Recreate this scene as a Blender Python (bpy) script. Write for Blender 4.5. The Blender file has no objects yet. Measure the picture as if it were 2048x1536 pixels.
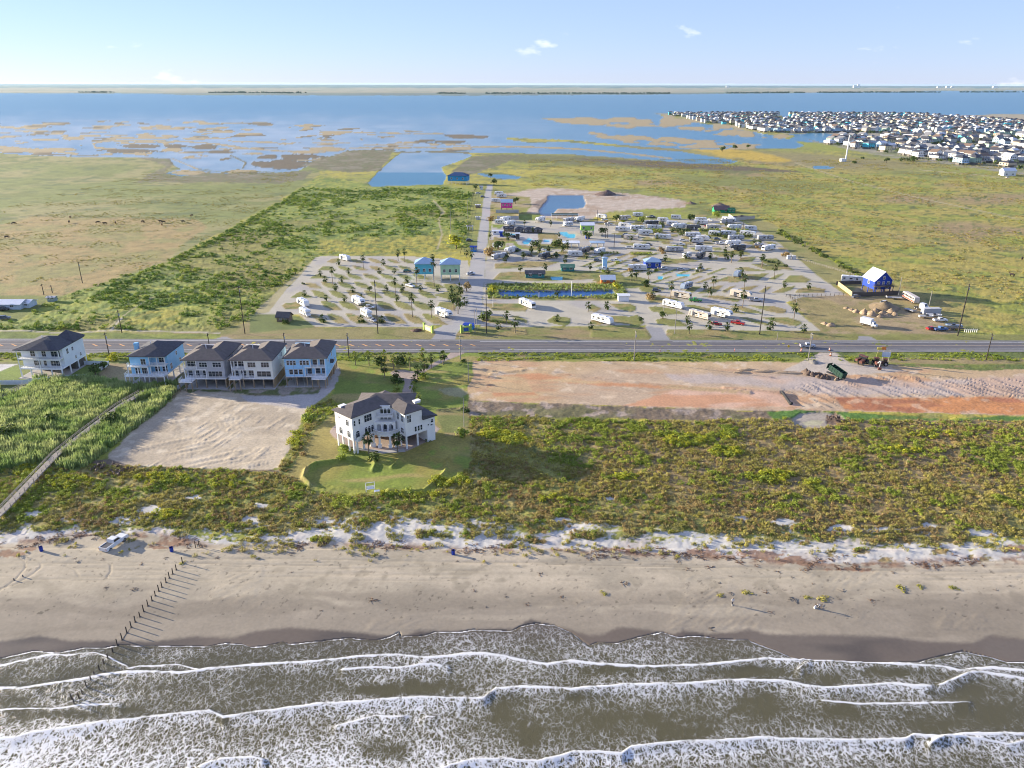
import bpy, bmesh, math, random
import numpy as np
from mathutils import Vector, Matrix
rad = math.radians
S = bpy.context.scene
random.seed(7); RNG = np.random.RandomState(7)

# ------------------------------------------------------------------ camera
F = 1500.0; H = 96.0; TH = math.atan((768-167)/F); ROLL = rad(0.12)
cam = bpy.data.cameras.new('camera'); cam.sensor_width = 36; cam.lens = F/2048*36
cam.clip_start = 1; cam.clip_end = 200000
camo = bpy.data.objects.new('camera', cam); S.collection.objects.link(camo)
camo.location = (0, 0, H)
camo.rotation_euler = (Matrix.Rotation(rad(90)-TH, 3, 'X') @ Matrix.Rotation(ROLL, 3, 'Z')).to_euler()
S.camera = camo

# ------------------------------------------------------------------ light
SUN_EL = rad(12.5); SUN_AZ = math.atan2(-0.936, 0.352)       # from +Y towards +X
w = bpy.data.worlds.new('World'); S.world = w; w.use_nodes = True
nt = w.node_tree; nt.nodes.clear()
def wn(t, **k):
    n = nt.nodes.new(t)
    for a, b in k.items(): setattr(n, a, b)
    return n
out = wn('ShaderNodeOutputWorld'); bg = wn('ShaderNodeBackground'); bg.inputs[1].default_value = 0.082
sky = wn('ShaderNodeTexSky'); sky.sky_type = 'NISHITA'; sky.sun_disc = False
sky.sun_elevation = SUN_EL; sky.sun_rotation = SUN_AZ % (2*math.pi)
sky.altitude = 50; sky.air_density = 0.8; sky.dust_density = 0.05; sky.ozone_density = 3.0
# small far clouds low in the sky: a noise on the sky direction
geo = wn('ShaderNodeNewGeometry')
tcw = wn('ShaderNodeTexCoord')
sep = wn('ShaderNodeSeparateXYZ'); nt.links.new(tcw.outputs['Generated'], sep.inputs[0])
mp = wn('ShaderNodeMapping'); mp.inputs['Scale'].default_value = (1, 1, 2.6); mp.inputs['Location'].default_value = (0.37, 0.12, 0.05)
nt.links.new(tcw.outputs['Generated'], mp.inputs[0])
nz = wn('ShaderNodeTexNoise'); nz.inputs['Scale'].default_value = 11; nz.inputs['Detail'].default_value = 7; nz.inputs['Roughness'].default_value = 0.55
nt.links.new(mp.outputs[0], nz.inputs['Vector'])
rmp = wn('ShaderNodeValToRGB'); rmp.color_ramp.elements[0].position = 0.645; rmp.color_ramp.elements[1].position = 0.76
nt.links.new(nz.outputs['Fac'], rmp.inputs[0])
mixc = wn('ShaderNodeMixRGB'); mixc.inputs[2].default_value = (7.2, 7.0, 7.0, 1)
cm = wn('ShaderNodeMath', operation='MULTIPLY'); cm.inputs[1].default_value = 0.6
nt.links.new(rmp.outputs[0], cm.inputs[0]); nt.links.new(cm.outputs[0], mixc.inputs[0])
veil = wn('ShaderNodeMixRGB'); veil.inputs[0].default_value = 0.62; veil.inputs[2].default_value = (2.35, 2.85, 5.0, 1)   # thin high cloud over the whole sky
nt.links.new(sky.outputs[0], veil.inputs[1]); nt.links.new(veil.outputs[0], mixc.inputs[1]); nt.links.new(mixc.outputs[0], bg.inputs[0]); nt.links.new(bg.outputs[0], out.inputs[0])
sl = bpy.data.lights.new('sun', 'SUN'); sl.energy = 5.0; sl.angle = rad(0.53); sl.color = (1.0, 0.88, 0.69)
so = bpy.data.objects.new('sun', sl); S.collection.objects.link(so)
sd = Vector((math.sin(SUN_AZ)*math.cos(SUN_EL), math.cos(SUN_AZ)*math.cos(SUN_EL), math.sin(SUN_EL)))
so.rotation_euler = sd.to_track_quat('Z', 'Y').to_euler()
S.view_settings.view_transform = 'Standard'; S.view_settings.look = 'None'
S.view_settings.exposure = 1.42; S.view_settings.gamma = 1.0; S.view_settings.use_curve_mapping = False
S.cycles.max_bounces = 5; S.cycles.diffuse_bounces = 2; S.cycles.glossy_bounces = 2; S.cycles.transparent_max_bounces = 8
S.cycles.volume_bounces = 0; S.cycles.use_adaptive_sampling = True; S.cycles.adaptive_threshold = 0.02
S.cycles.use_denoising = True; S.cycles.pixel_filter_type = 'BLACKMAN_HARRIS'; S.cycles.filter_width = 1.05
S.cycles.caustics_reflective = False; S.cycles.caustics_refractive = False

# ------------------------------------------------------------------ picture <-> ground
_cr, _sr, _ct, _st = math.cos(ROLL), math.sin(ROLL), math.cos(TH), math.sin(TH)
def G(px, py, z=0.0):
    "ground point (height z) that a photo pixel sees"
    dx, dy = px-1024, py-768
    u = (dx*_cr+dy*_sr)/F; v = (-dx*_sr+dy*_cr)/F
    t = (H-z)/(_st+v*_ct)
    return (u*t, t*(_ct-v*_st))
def P(X, Y, Z=0.0):
    dz = Z-H; d = Y*_ct-dz*_st; up = Y*_st+dz*_ct
    x = F*X/d; y = -F*up/d
    return (1024+x*_cr-y*_sr, 768+x*_sr+y*_cr)
def crop(ox, oy, s): return lambda x, y: (ox+x/s, oy+y/s)
K1 = crop(500, 480, 4.267); K2 = crop(940, 480, 5.39); K3 = crop(1260, 480, 5.12); K4 = crop(1560, 480, 4.197)
K5 = crop(860, 320, 5.39); K6 = crop(1160, 380, 5.12); KM = crop(560, 640, 4.152); KL = crop(0, 640, 2.926)
S1 = crop(0, 1020, 2.926); S2 = crop(700, 1020, 2.926); S3 = crop(1348, 1020, 2.926)
KB = crop(0, 140, 2.926); KT = crop(1300, 140, 2.738); KC = crop(1448, 660, 3.413); KD = crop(940, 680, 3.657)
KF = crop(0, 560, 4.096); KN = crop(720, 560, 7.062); KE = crop(1600, 680, 7.877)
def mp_(K, pts): return [K(*p) for p in pts]

# ------------------------------------------------------------------ names and properties
COL = S.collection
def tag(o, label=None, cat=None, group=None, kind=None):
    if label: o['label'] = label
    if cat: o['category'] = cat
    if group: o['group'] = group
    if kind: o['kind'] = kind
    return o
def link_mesh(name, me, mat=None, parent=None):
    o = bpy.data.objects.new(name, me); COL.objects.link(o)
    if mat is not None:
        for m in (mat if isinstance(mat, (list, tuple)) else [mat]): me.materials.append(m)
    if parent is not None: o.parent = parent
    return o
def thing(name, label, cat, loc=(0, 0, 0), rz=0, group=None):
    o = bpy.data.objects.new(name, None); COL.objects.link(o)
    o.location = loc; o.rotation_euler = (0, 0, rz); o.empty_display_size = 0.5
    return tag(o, label, cat, group)
def copy_tree(o, parent=None):
    c = o.copy(); COL.objects.link(c); c.parent = parent
    for ch in CH.get(o.name, []): CH.setdefault(c.name, []).append(copy_tree(ch, c))
    return c
CH = {}
def reg(o):
    "remember the children of a prototype so that it can be copied quickly"
    CH[o.name] = list(o.children)
    for c in o.children: reg(c)

class MB:
    "collects boxes, tubes and polygons, builds them as one mesh"
    def __init__(s): s.v = []; s.f = []; s.m = []
    def poly(s, pts, faces, mi=0):
        b = len(s.v); s.v += [tuple(p) for p in pts]; s.f += [tuple(b+i for i in f) for f in faces]; s.m += [mi]*len(faces); return s
    def box(s, c, d, rz=0, mi=0, ry=0, rx=0):
        hx, hy, hz = d[0]/2, d[1]/2, d[2]/2
        R = Matrix.Rotation(rz, 3, 'Z') @ Matrix.Rotation(ry, 3, 'Y') @ Matrix.Rotation(rx, 3, 'X')
        P_ = [R @ Vector((x, y, z))+Vector(c) for z in (-hz, hz) for y in (-hy, hy) for x in (-hx, hx)]
        return s.poly(P_, [(0, 2, 3, 1), (4, 5, 7, 6), (0, 1, 5, 4), (2, 6, 7, 3), (0, 4, 6, 2), (1, 3, 7, 5)], mi)
    def bb(s, x0, x1, y0, y1, z0, z1, mi=0): return s.box(((x0+x1)/2, (y0+y1)/2, (z0+z1)/2), (abs(x1-x0), abs(y1-y0), abs(z1-z0)), 0, mi)
    def tube(s, a, b, r0, r1=None, n=6, cap=True, mi=0):
        a = Vector(a); b = Vector(b); r1 = r0 if r1 is None else r1
        d = (b-a).normalized(); u = d.orthogonal().normalized(); w_ = d.cross(u)
        pts = []
        for c, r in ((a, r0), (b, r1)):
            for i in range(n):
                t = 2*math.pi*i/n; pts.append(c+u*(r*math.cos(t))+w_*(r*math.sin(t)))
        fs = [(i, (i+1) % n, n+(i+1) % n, n+i) for i in range(n)]
        if cap: fs += [tuple(range(n-1, -1, -1)), tuple(range(n, 2*n))]
        return s.poly(pts, fs, mi)
    def prism(s, pts, z0, z1, mi=0):
        n = len(pts)
        P_ = [(x, y, z0) for x, y in pts]+[(x, y, z1) for x, y in pts]
        return s.poly(P_, [tuple(range(n-1, -1, -1)), tuple(range(n, 2*n))]+[(i, (i+1) % n, n+(i+1) % n, n+i) for i in range(n)], mi)
    def extr(s, prof, x0, x1, axis='x', mi=0):
        "profile of (a, z) pairs pushed along x (a=y) or y (a=x)"
        n = len(prof)
        if axis == 'x': P_ = [(x0, a, z) for a, z in prof]+[(x1, a, z) for a, z in prof]
        else: P_ = [(a, x0, z) for a, z in prof]+[(a, x1, z) for a, z in prof]
        return s.poly(P_, [tuple(range(n-1, -1, -1)), tuple(range(n, 2*n))]+[(i, (i+1) % n, n+(i+1) % n, n+i) for i in range(n)], mi)
    def mesh(s, name, smooth=False):
        me = bpy.data.meshes.new(name); me.from_pydata([tuple(v) for v in s.v], [], s.f); 
        if any(s.m): me.polygons.foreach_set('material_index', s.m)
        bm = bmesh.new(); bm.from_mesh(me); bmesh.ops.recalc_face_normals(bm, faces=bm.faces); bm.to_mesh(me); bm.free()
        if smooth: me.polygons.foreach_set('use_smooth', [True]*len(me.polygons))
        return me
    def build(s, name, mat, parent=None, smooth=False): return link_mesh(name, s.mesh(name, smooth), mat, parent)

# ------------------------------------------------------------------ materials
MATS = {}
def nodes_of(m): m.use_nodes = True; return m.node_tree.nodes, m.node_tree.links
def mat(name, rgb, rough=0.7, metal=0.0, var=0.12, vscale=0.6, spec=0.3, bump=0.0, bscale=6.0, stripes=None, coat=0.0):
    "plain painted / weathered surface: colour broken by two noises in the thing's own space"
    if name in MATS: return MATS[name]
    m = bpy.data.materials.new(name); N, L = nodes_of(m); b = N['Principled BSDF']
    b.inputs['Roughness'].default_value = rough; b.inputs['Metallic'].default_value = metal
    b.inputs['Specular IOR Level'].default_value = spec; b.inputs['Coat Weight'].default_value = coat
    tc = N.new('ShaderNodeTexCoord')
    n1 = N.new('ShaderNodeTexNoise'); n1.inputs['Scale'].default_value = vscale; n1.inputs['Detail'].default_value = 5
    L.new(tc.outputs['Object'], n1.inputs['Vector'])
    mr = N.new('ShaderNodeMapRange'); mr.inputs[1].default_value = 0.25; mr.inputs[2].default_value = 0.75
    mr.inputs[3].default_value = 1-var; mr.inputs[4].default_value = 1+var
    L.new(n1.outputs['Fac'], mr.inputs[0])
    mx = N.new('ShaderNodeVectorMath'); mx.operation = 'SCALE'; mx.inputs[0].default_value = rgb[:3]
    L.new(mr.outputs[0], mx.inputs['Scale']); col = mx.outputs[0]
    if stripes:   # (axis index, period, depth): clapboard, ribbed or plank joints, as relief
        wv = N.new('ShaderNodeTexWave'); wv.bands_direction = 'XYZ'[stripes[0]]; wv.wave_profile = 'SAW'
        wv.inputs['Scale'].default_value = 0.314/stripes[1]*1.0; L.new(tc.outputs['Object'], wv.inputs['Vector'])
        bp = N.new('ShaderNodeBump'); bp.inputs['Distance'].default_value = stripes[2]; bp.inputs['Strength'].default_value = 0.6
        L.new(wv.outputs['Fac'], bp.inputs['Height']); L.new(bp.outputs[0], b.inputs['Normal'])
    elif bump:
        n2 = N.new('ShaderNodeTexNoise'); n2.inputs['Scale'].default_value = bscale; n2.inputs['Detail'].default_value = 4
        L.new(tc.outputs['Object'], n2.inputs['Vector'])
        bp = N.new('ShaderNodeBump'); bp.inputs['Distance'].default_value = bump; L.new(n2.outputs['Fac'], bp.inputs['Height']); L.new(bp.outputs[0], b.inputs['Normal'])
    L.new(col, b.inputs['Base Color']); MATS[name] = m
    return m
def foliage(name, c1, c2, scale=0.25, trans=0.25, rough=0.7):
    "leaves: two tones mixed by place, a little light let through"
    if name in MATS: return MATS[name]
    m = bpy.data.materials.new(name); N, L = nodes_of(m); b = N['Principled BSDF']
    g = N.new('ShaderNodeNewGeometry'); n1 = N.new('ShaderNodeTexNoise'); n1.inputs['Scale'].default_value = scale; n1.inputs['Detail'].default_value = 4
    L.new(g.outputs['Position'], n1.inputs['Vector'])
    rp = N.new('ShaderNodeValToRGB'); rp.color_ramp.elements[0].position = 0.35; rp.color_ramp.elements[1].position = 0.65
    rp.color_ramp.elements[0].color = (*c1, 1); rp.color_ramp.elements[1].color = (*c2, 1); L.new(n1.outputs['Fac'], rp.inputs[0])
    mr = N.new('ShaderNodeMapRange'); mr.inputs[3].default_value = 0.7; mr.inputs[4].default_value = 1.3; L.new(g.outputs['Random Per Island'], mr.inputs[0])
    mx = N.new('ShaderNodeVectorMath'); mx.operation = 'SCALE'; L.new(rp.outputs[0], mx.inputs[0]); L.new(mr.outputs[0], mx.inputs['Scale'])
    L.new(mx.outputs[0], b.inputs['Base Color']); b.inputs['Roughness'].default_value = rough; b.inputs['Specular IOR Level'].default_value = 0.15
    tr = N.new('ShaderNodeBsdfTranslucent'); L.new(mx.outputs[0], tr.inputs[0])
    ms = N.new('ShaderNodeMixShader'); ms.inputs[0].default_value = trans
    L.new(b.outputs[0], ms.inputs[1]); L.new(tr.outputs[0], ms.inputs[2]); L.new(ms.outputs[0], N['Material Output'].inputs[0])
    MATS[name] = m
    return m
def glass(name, rgb=(0.02, 0.03, 0.04)):
    if name in MATS: return MATS[name]
    m = mat(name, rgb, rough=0.12, spec=0.8, var=0.3, vscale=1.5); return m

# ------------------------------------------------------------------ noise on arrays
def _hash(ix, iy, seed):
    h = (ix.astype(np.int64)*374761393+iy.astype(np.int64)*668265263+seed*1442695041) & 0x7fffffff
    h = ((h ^ (h >> 13))*1274126177) & 0x7fffffff
    return ((h ^ (h >> 16)) & 0xffff)/65535.0
def vnoise(x, y, seed=0):
    ix = np.floor(x); iy = np.floor(y); fx = x-ix; fy = y-iy
    fx = fx*fx*(3-2*fx); fy = fy*fy*(3-2*fy)
    a = _hash(ix, iy, seed); b = _hash(ix+1, iy, seed); c = _hash(ix, iy+1, seed); d = _hash(ix+1, iy+1, seed)
    return (a*(1-fx)+b*fx)*(1-fy)+(c*(1-fx)+d*fx)*fy
def fbm(x, y, scale, octv=3, seed=0, ang=0.5):
    "0..1, features about <scale> metres"
    ca, sa = math.cos(ang), math.sin(ang)
    r = np.zeros_like(x); amp = 1.0; tot = 0; s = 1.0/scale
    for o in range(octv):
        r += amp*vnoise((x*ca+y*sa)*s+17.3*o, (-x*sa+y*ca)*s-9.1*o, seed+o*31); tot += amp; amp *= 0.5; s *= 2.03
    return r/tot
def sst(a, b, x):
    t = np.clip((x-a)/(b-a), 0, 1); return t*t*(3-2*t)
# ------------------------------------------------------------------ terrain sheet
# rows are evenly spread in depression angle, columns in bearing: cells stay about 0.15 % of the distance everywhere
def fan(pys, nx, x0=-1.0, x1=1.0):
    Ys = np.array([G(1024, p)[1] for p in pys]); 
    ts = np.linspace(x0, x1, nx)
    D = Ys*_ct+H*_st                                     # depth along the view
    X = ts[None, :]*(0.735*D)[:, None]*1.0; Y = np.repeat(Ys[:, None], nx, 1)
    return X, Y
def poly_sd(px, py, pts):
    "signed distance to a polygon, positive inside"
    pts = np.array(pts, float); n = len(pts)
    d2 = np.full(px.shape, 1e12); ins = np.zeros(px.shape, bool)
    for i in range(n):
        ax, ay = pts[i]; bx, by = pts[(i+1) % n]
        ex, ey = bx-ax, by-ay; L2 = ex*ex+ey*ey+1e-9
        t = np.clip(((px-ax)*ex+(py-ay)*ey)/L2, 0, 1)
        d2 = np.minimum(d2, (px-ax-t*ex)**2+((py-ay-t*ey)*1.6)**2)
        if by != ay:
            c = ((ay > py) != (by > py)) & (px < (bx-ax)*(py-ay)/(by-ay)+ax); ins ^= c
    return np.where(ins, 1, -1)*np.sqrt(d2)
def line_d(px, py, pts):
    d2 = np.full(px.shape, 1e12)
    for i in range(len(pts)-1):
        ax, ay = pts[i]; bx, by = pts[i+1]; ex, ey = bx-ax, by-ay; L2 = ex*ex+ey*ey+1e-9
        t = np.clip(((px-ax)*ex+(py-ay)*ey)/L2, 0, 1)
        d2 = np.minimum(d2, (px-ax-t*ex)**2+((py-ay-t*ey)*1.6)**2)
    return np.sqrt(d2)

CREST_A = mp_(S1, [(-600, 900), (0, 870), (200, 825), (350, 835), (500, 805), (620, 805), (700, 790), (850, 795), (1050, 795), (1220, 800), (1320, 780), (1420, 785), (1470, 805), (1560, 795), (1660, 775), (1700, 785), (1850, 770)])\
    + mp_(S2, [(0, 748), (150, 765), (240, 740), (290, 715), (300, 740), (440, 735), (500, 715), (640, 715), (720, 700), (950, 708), (1000, 680), (1090, 662), (1200, 675), (1290, 715), (1400, 795), (1450, 775), (1560, 780), (1700, 742), (1820, 715)])\
    + mp_(S3, [(0, 735), (30, 745), (100, 735), (190, 740), (260, 755), (430, 760), (560, 810), (720, 875), (900, 885), (1150, 895), (1420, 890), (1560, 855), (1690, 825), (1850, 860), (1950, 890), (2048, 890), (2600, 880)])
WETLINE = mp_(S1, [(-600, 775), (0, 770), (230, 735), (400, 765), (700, 765), (900, 770), (1150, 740), (1350, 750), (1500, 710), (1690, 690), (2048, 712)])\
    + mp_(S2, [(150, 730), (300, 742), (400, 708), (560, 710), (800, 695), (950, 695), (1060, 640), (1250, 690), (1400, 735), (1490, 725), (1560, 690), (1650, 690), (1900, 725)])\
    + mp_(S3, [(60, 705), (200, 725), (350, 715), (440, 700), (560, 730), (860, 735), (1100, 740), (1300, 750), (1500, 775), (1750, 780), (1850, 735), (2048, 760), (2600, 740)])
def yline(pts, x):
    a = np.array(sorted(pts)); return np.interp(x, a[:, 0], a[:, 1])

# rows: 2 photo pixels apart near, finer towards the horizon
pys = [1420-2.05*i for i in range(int((1420-200)/2.05))]
while pys[-1] > 172.2: pys.append(pys[-1]-1.0)
pys += [171.6, 171.1, 170.6]
NX = 1060
X, Y = fan(pys, NX, -1.12, 1.12)
px, py = P(X, Y); xf, yf = X.ravel(), Y.ravel(); pf, qf = px.ravel(), py.ravel()
dist = np.hypot(xf, yf)
# noises shared by the zones (metres)
nA = fbm(xf, yf, 1.2, 2, 1); nB = fbm(xf, yf, 4, 3, 2); nC = fbm(xf, yf, 18, 3, 3); nD = fbm(xf, yf, 80, 3, 4); nE = fbm(xf, yf, 400, 3, 5)
nS = fbm(xf*0.25, yf*1.0, 6, 3, 6, 0.0)                  # streaks along the coast
nW = fbm(pf*0.5, qf*1.6, 14, 3, 7, 0.0)-0.5               # wobble for zone edges
nW2 = fbm(pf, qf*1.6, 5, 2, 8, 0.0)-0.5
col = np.zeros((len(xf), 3)); rgh = np.full(len(xf), 0.9); wat = np.zeros(len(xf)); var = np.full(len(xf), 0.3)
amp = np.zeros(len(xf)); hz = np.zeros(len(xf)); veg = np.zeros(len(xf))
def C3(*c): return np.array(c)
def zone(pts, c, soft=2.0, wob=6.0, wob2=3.0, a=None, v=None, w_=0.0, h=None, wt=1.0, vg=0.0):
    xs = [p[0] for p in pts]; ys = [p[1] for p in pts]; m_ = wob+soft+8
    sel = np.where((pf > min(xs)-m_) & (pf < max(xs)+m_) & (qf > min(ys)-m_) & (qf < max(ys)+m_))[0]
    if not len(sel): return sel, sel
    sd = poly_sd(pf[sel], qf[sel], pts)+nW[sel]*wob*2+nW2[sel]*wob2*2
    k = sst(-soft/2, soft/2, sd)*wt
    paint(sel, k, c, a, v, w_, h, vg)
    return sel, k
def paint(sel, k, c, a=None, v=None, w_=0.0, h=None, vg=0.0):
    cc = c(sel) if callable(c) else np.array(c)[None, :]
    col[sel] = col[sel]*(1-k[:, None])+cc*k[:, None]
    wat[sel] = wat[sel]*(1-k)+w_*k
    if a is not None: amp[sel] = amp[sel]*(1-k)+a*k
    if v is not None: var[sel] = var[sel]*(1-k)+v*k
    if h is not None: hz[sel] = hz[sel]*(1-k)+h*k
    veg[sel] = veg[sel]*(1-k)+vg*k
def blend(*cs):
    "mix of colours by (noise, lo, hi) steps"
    def f(sel):
        r = np.repeat(np.array(cs[0])[None, :], len(sel), 0)
        for nz_, lo, hi, c in cs[1:]:
            k = sst(lo, hi, nz_[sel])[:, None]; r = r*(1-k)+np.array(c)*k
        return r
    return f
ALL = np.arange(len(xf)); one = np.ones(len(xf))
GRASS = (0.245, 0.26, 0.045); YEL = (0.37, 0.32, 0.055); TAN = (0.30, 0.235, 0.12); DKG = (0.075, 0.105, 0.03); GRN = (0.12, 0.17, 0.035)
LAWN = (0.15, 0.18, 0.035); GOLD = (0.33, 0.275, 0.065); SAND = (0.41, 0.345, 0.25); WHS = (0.50, 0.48, 0.43)
CONC = (0.42, 0.385, 0.305); BRN = (0.17, 0.115, 0.07); PNK = (0.46, 0.325, 0.175); ORG = (0.48, 0.215, 0.085); MUD = (0.17, 0.15, 0.115)
MAR = (0.155, 0.14, 0.075); FLAT = (0.34, 0.27, 0.15)
# --- far shore and horizon land
def far_c(sel):
    q = qf[sel]; p = pf[sel]
    r = np.repeat(np.array((0.06, 0.115, 0.115))[None, :], len(sel), 0)
    k = (sst(174.5, 177, q+3*nW[sel])*(1-0.75*sst(184, 187, q)))[:, None]; r = r*(1-k)+np.array((0.30, 0.27, 0.18))*k
    k = (sst(0.52, 0.68, nE[sel])*0.6)[:, None]; r = r*(1-k)+np.array((0.14, 0.19, 0.11))*k
    return r
paint(ALL, one, far_c, 0.0, 0.15)
# --- fields (the base south of the bay)
near = np.where(qf > 225)[0]
field = blend(GRASS, (nD, 0.35, 0.7, YEL), (nC, 0.52, 0.72, (0.15, 0.165, 0.05)), (nB, 0.55, 0.75, (0.25, 0.24, 0.075)), (nE, 0.55, 0.75, (0.235, 0.20, 0.085)))
paint(near, np.ones(len(near)), field, 0.55, 0.35)
# right field: drier and more golden
zone([(1180, 330), (1500, 320), (2300, 400), (2300, 700), (1900, 668), (1700, 560), (1500, 430), (1350, 400)], blend(GOLD, (nC, 0.45, 0.6, GRASS), (nD, 0.5, 0.75, (0.29, 0.215, 0.10)), (nB, 0.58, 0.75, (0.12, 0.14, 0.04))), 30, 14, 4, 0.6, 0.4)
zone([(1370, 296), (1500, 300), (1590, 322), (1540, 326), (1440, 312)], (0.44, 0.31, 0.05), 6, 5, 2)
zone([(1080, 335), (1190, 336), (1260, 348), (1180, 352), (1090, 345)], (0.34, 0.28, 0.055), 12, 8, 3)
zone([(960, 308), (1200, 312), (1420, 330), (1560, 342), (1500, 350), (1300, 335), (1050, 325)], (0.15, 0.15, 0.055), 12, 8, 3)
zone([(1320, 150+200), (1500, 352), (1700, 372), (1600, 385), (1400, 372)], (0.19, 0.20, 0.05), 14, 10, 3)
# left meadow
zone([(-400, 300), (640, 300), (640, 350), (560, 400), (330, 525), (150, 600), (-400, 640)], blend((0.19, 0.215, 0.06), (nD, 0.42, 0.66, (0.275, 0.25, 0.10)), (nC, 0.5, 0.7, (0.165, 0.185, 0.05)), (nS, 0.6, 0.75, (0.12, 0.15, 0.05))), 6, 5, 2, 0.3, 0.3)
zone([(-400, 452), (0, 448), (60, 432), (200, 433), (390, 438), (412, 455), (330, 520), (160, 592), (-400, 600)], blend((0.32, 0.235, 0.095), (nC, 0.45, 0.7, (0.255, 0.23, 0.08)), (nB, 0.6, 0.78, (0.20, 0.18, 0.07))), 10, 8, 3, 0.3, 0.35)
# brushland between meadow and side road
brush = blend((0.19, 0.235, 0.04), (nC, 0.48, 0.62, (0.12, 0.17, 0.03)), (nB, 0.5, 0.66, (0.27, 0.28, 0.045)), (nD, 0.55, 0.75, (0.215, 0.20, 0.05)))
zone([(640, 350), (760, 372), (885, 368), (945, 385), (945, 500), (640, 513), (530, 632), (440, 662), (-400, 665), (-400, 625), (100, 600), (330, 527), (560, 405)], brush, 6, 5, 3, 1.1, 0.5, vg=1.0)
for pts in ([(640, 480), (900, 470), (925, 500), (700, 512), (630, 505)], mp_(KF, [(1050, 330), (1250, 240), (1500, 250), (1480, 330), (1350, 390), (1050, 400)])):
    zone(pts, blend((0.30, 0.27, 0.045), (nB, 0.5, 0.62, (0.14, 0.17, 0.03))), 10, 8, 4)
zone(mp_(KF, [(0, 130), (280, 120), (420, 150), (330, 230), (150, 330), (0, 350), (-800, 380), (-800, 120)]), (0.15, 0.17, 0.04), 6, 4, 2, 0.1)
# verge and tracks north of the highway
VERGE = blend((0.235, 0.205, 0.08), (nC, 0.45, 0.6, (0.19, 0.19, 0.055)), (nS, 0.55, 0.72, (0.27, 0.20, 0.10)))
zone([(440, 662), (535, 628), (640, 655), (850, 655), (900, 668), (985, 655), (1290, 655), (1640, 664), (1700, 560), (1900, 668), (2400, 672), (2400, 684), (-400, 680), (-400, 668)], VERGE, 4, 2, 1, 0.06, 0.3)
zone([(-400, 664), (60, 663), (440, 668), (440, 679), (-400, 679)], blend((0.12, 0.16, 0.03), (nS, 0.5, 0.7, (0.20, 0.22, 0.04))), 3, 2, 2, 0.3, 0.4)
for pts, w_ in (([(-300, 660), (60, 662), (130, 667), (230, 660), (440, 666)], 1.8), ([(222, 660), (235, 645), (245, 635)], 2.5)):
    k = 1-sst(w_*0.5, w_*1.3, line_d(pf, qf, pts)+nW2*1.5); paint(ALL, k, (0.42, 0.37, 0.29), 0.0, 0.15)
zone([(1560, 575), (1640, 560), (1700, 590), (1730, 550), (1830, 600), (1915, 668), (1640, 668), (1590, 610)], blend((0.27, 0.22, 0.09), (nC, 0.45, 0.6, (0.31, 0.235, 0.13)), (nB, 0.6, 0.75, (0.19, 0.18, 0.06))), 8, 6, 2, 0.12, 0.35)
zone([(1480, 430), (1540, 445), (1720, 555), (1690, 590), (1640, 570), (1570, 520), (1520, 480)], blend((0.25, 0.225, 0.08), (nC, 0.5, 0.65, (0.20, 0.20, 0.06))), 5, 4, 2, 0.12, 0.3)
for pts, w_ in (([(1590, 325), (1700, 362), (1850, 398), (2100, 452)], 1.6), ([(1840, 340), (1950, 350), (2100, 365)], 1.6), (mp_(KF, [(1270, 130), (1100, 230), (960, 330), (880, 400)]), 1.5),
                (mp_(K5, [(40, 440), (150, 560), (90, 640), (130, 800), (80, 960)]), 2.2), ([(200, 415), (60, 432), (-300, 480)], 1.5), ([(60, 432), (380, 438)], 1.3), (mp_(KB, [(770, 660), (960, 645), (1300, 650)]), 1.2)):
    k = 1-sst(w_*0.5, w_*1.3, line_d(pf, qf, pts)+nW2*1.0)
    paint(ALL, k*0.9, (0.36, 0.31, 0.17) if pts[0][0] > 830 or pts[0][1] > 500 else (0.13, 0.14, 0.06), 0.0, 0.15)
# --- water: bay, channel, ponds
WCOL = (0.018, 0.15, 0.235)
BAY = [(-900, 184), (300, 187), (360, 190), (700, 191), (1000, 191), (1300, 189), (1600, 186), (1850, 182), (2900, 178), (2900, 262), (2300, 256), (2048, 249), (1900, 242), (1700, 234), (1320, 227), (1322, 232), (1400, 246), (1500, 262), (1560, 274), (1612, 290), (1590, 297), (1500, 296), (1430, 299), (1360, 298), (1270, 292), (1130, 279), (1015, 275), (1010, 278), (1060, 285), (1133, 284), (1278, 297), (1364, 303), (1475, 322), (1466, 326), (1380, 330), (1364, 324), (1130, 308), (934, 305), (945, 312), (882, 335), (893, 352), (886, 368), (745, 373), (736, 366), (762, 338), (800, 306), (740, 300), (640, 320), (600, 340), (520, 352), (441, 348), (410, 346), (362, 353), (328, 346), (362, 338), (345, 328), (338, 317), (273, 314), (154, 314), (68, 311), (0, 306), (-900, 300)]
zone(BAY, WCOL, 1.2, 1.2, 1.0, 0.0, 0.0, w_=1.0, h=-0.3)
zone(mp_(K5, [(500, 145), (850, 160), (990, 185), (940, 205), (780, 205), (600, 180)]), WCOL, 1.0, 0.6, 0.4, 0.0, 0.0, w_=1.0, h=-0.2)
zone([(1575, 280), (1600, 268), (1700, 266), (1765, 274), (1760, 284), (1690, 288), (1640, 286), (1590, 284)], WCOL, 1.0, 1, 0.5, 0.0, 0.0, w_=1.0, h=-0.3)
zone([(1622, 333), (1640, 331), (1672, 334), (1660, 338), (1630, 338)], WCOL, 1.0, 1, 0.5, 0.0, 0.0, w_=1.0)
zone([(1890, 232), (1990, 228), (2500, 236), (2500, 250), (2048, 246), (1930, 240)], (0.33, 0.29, 0.2), 3, 2, 1, 0.0, 0.1)
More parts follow.
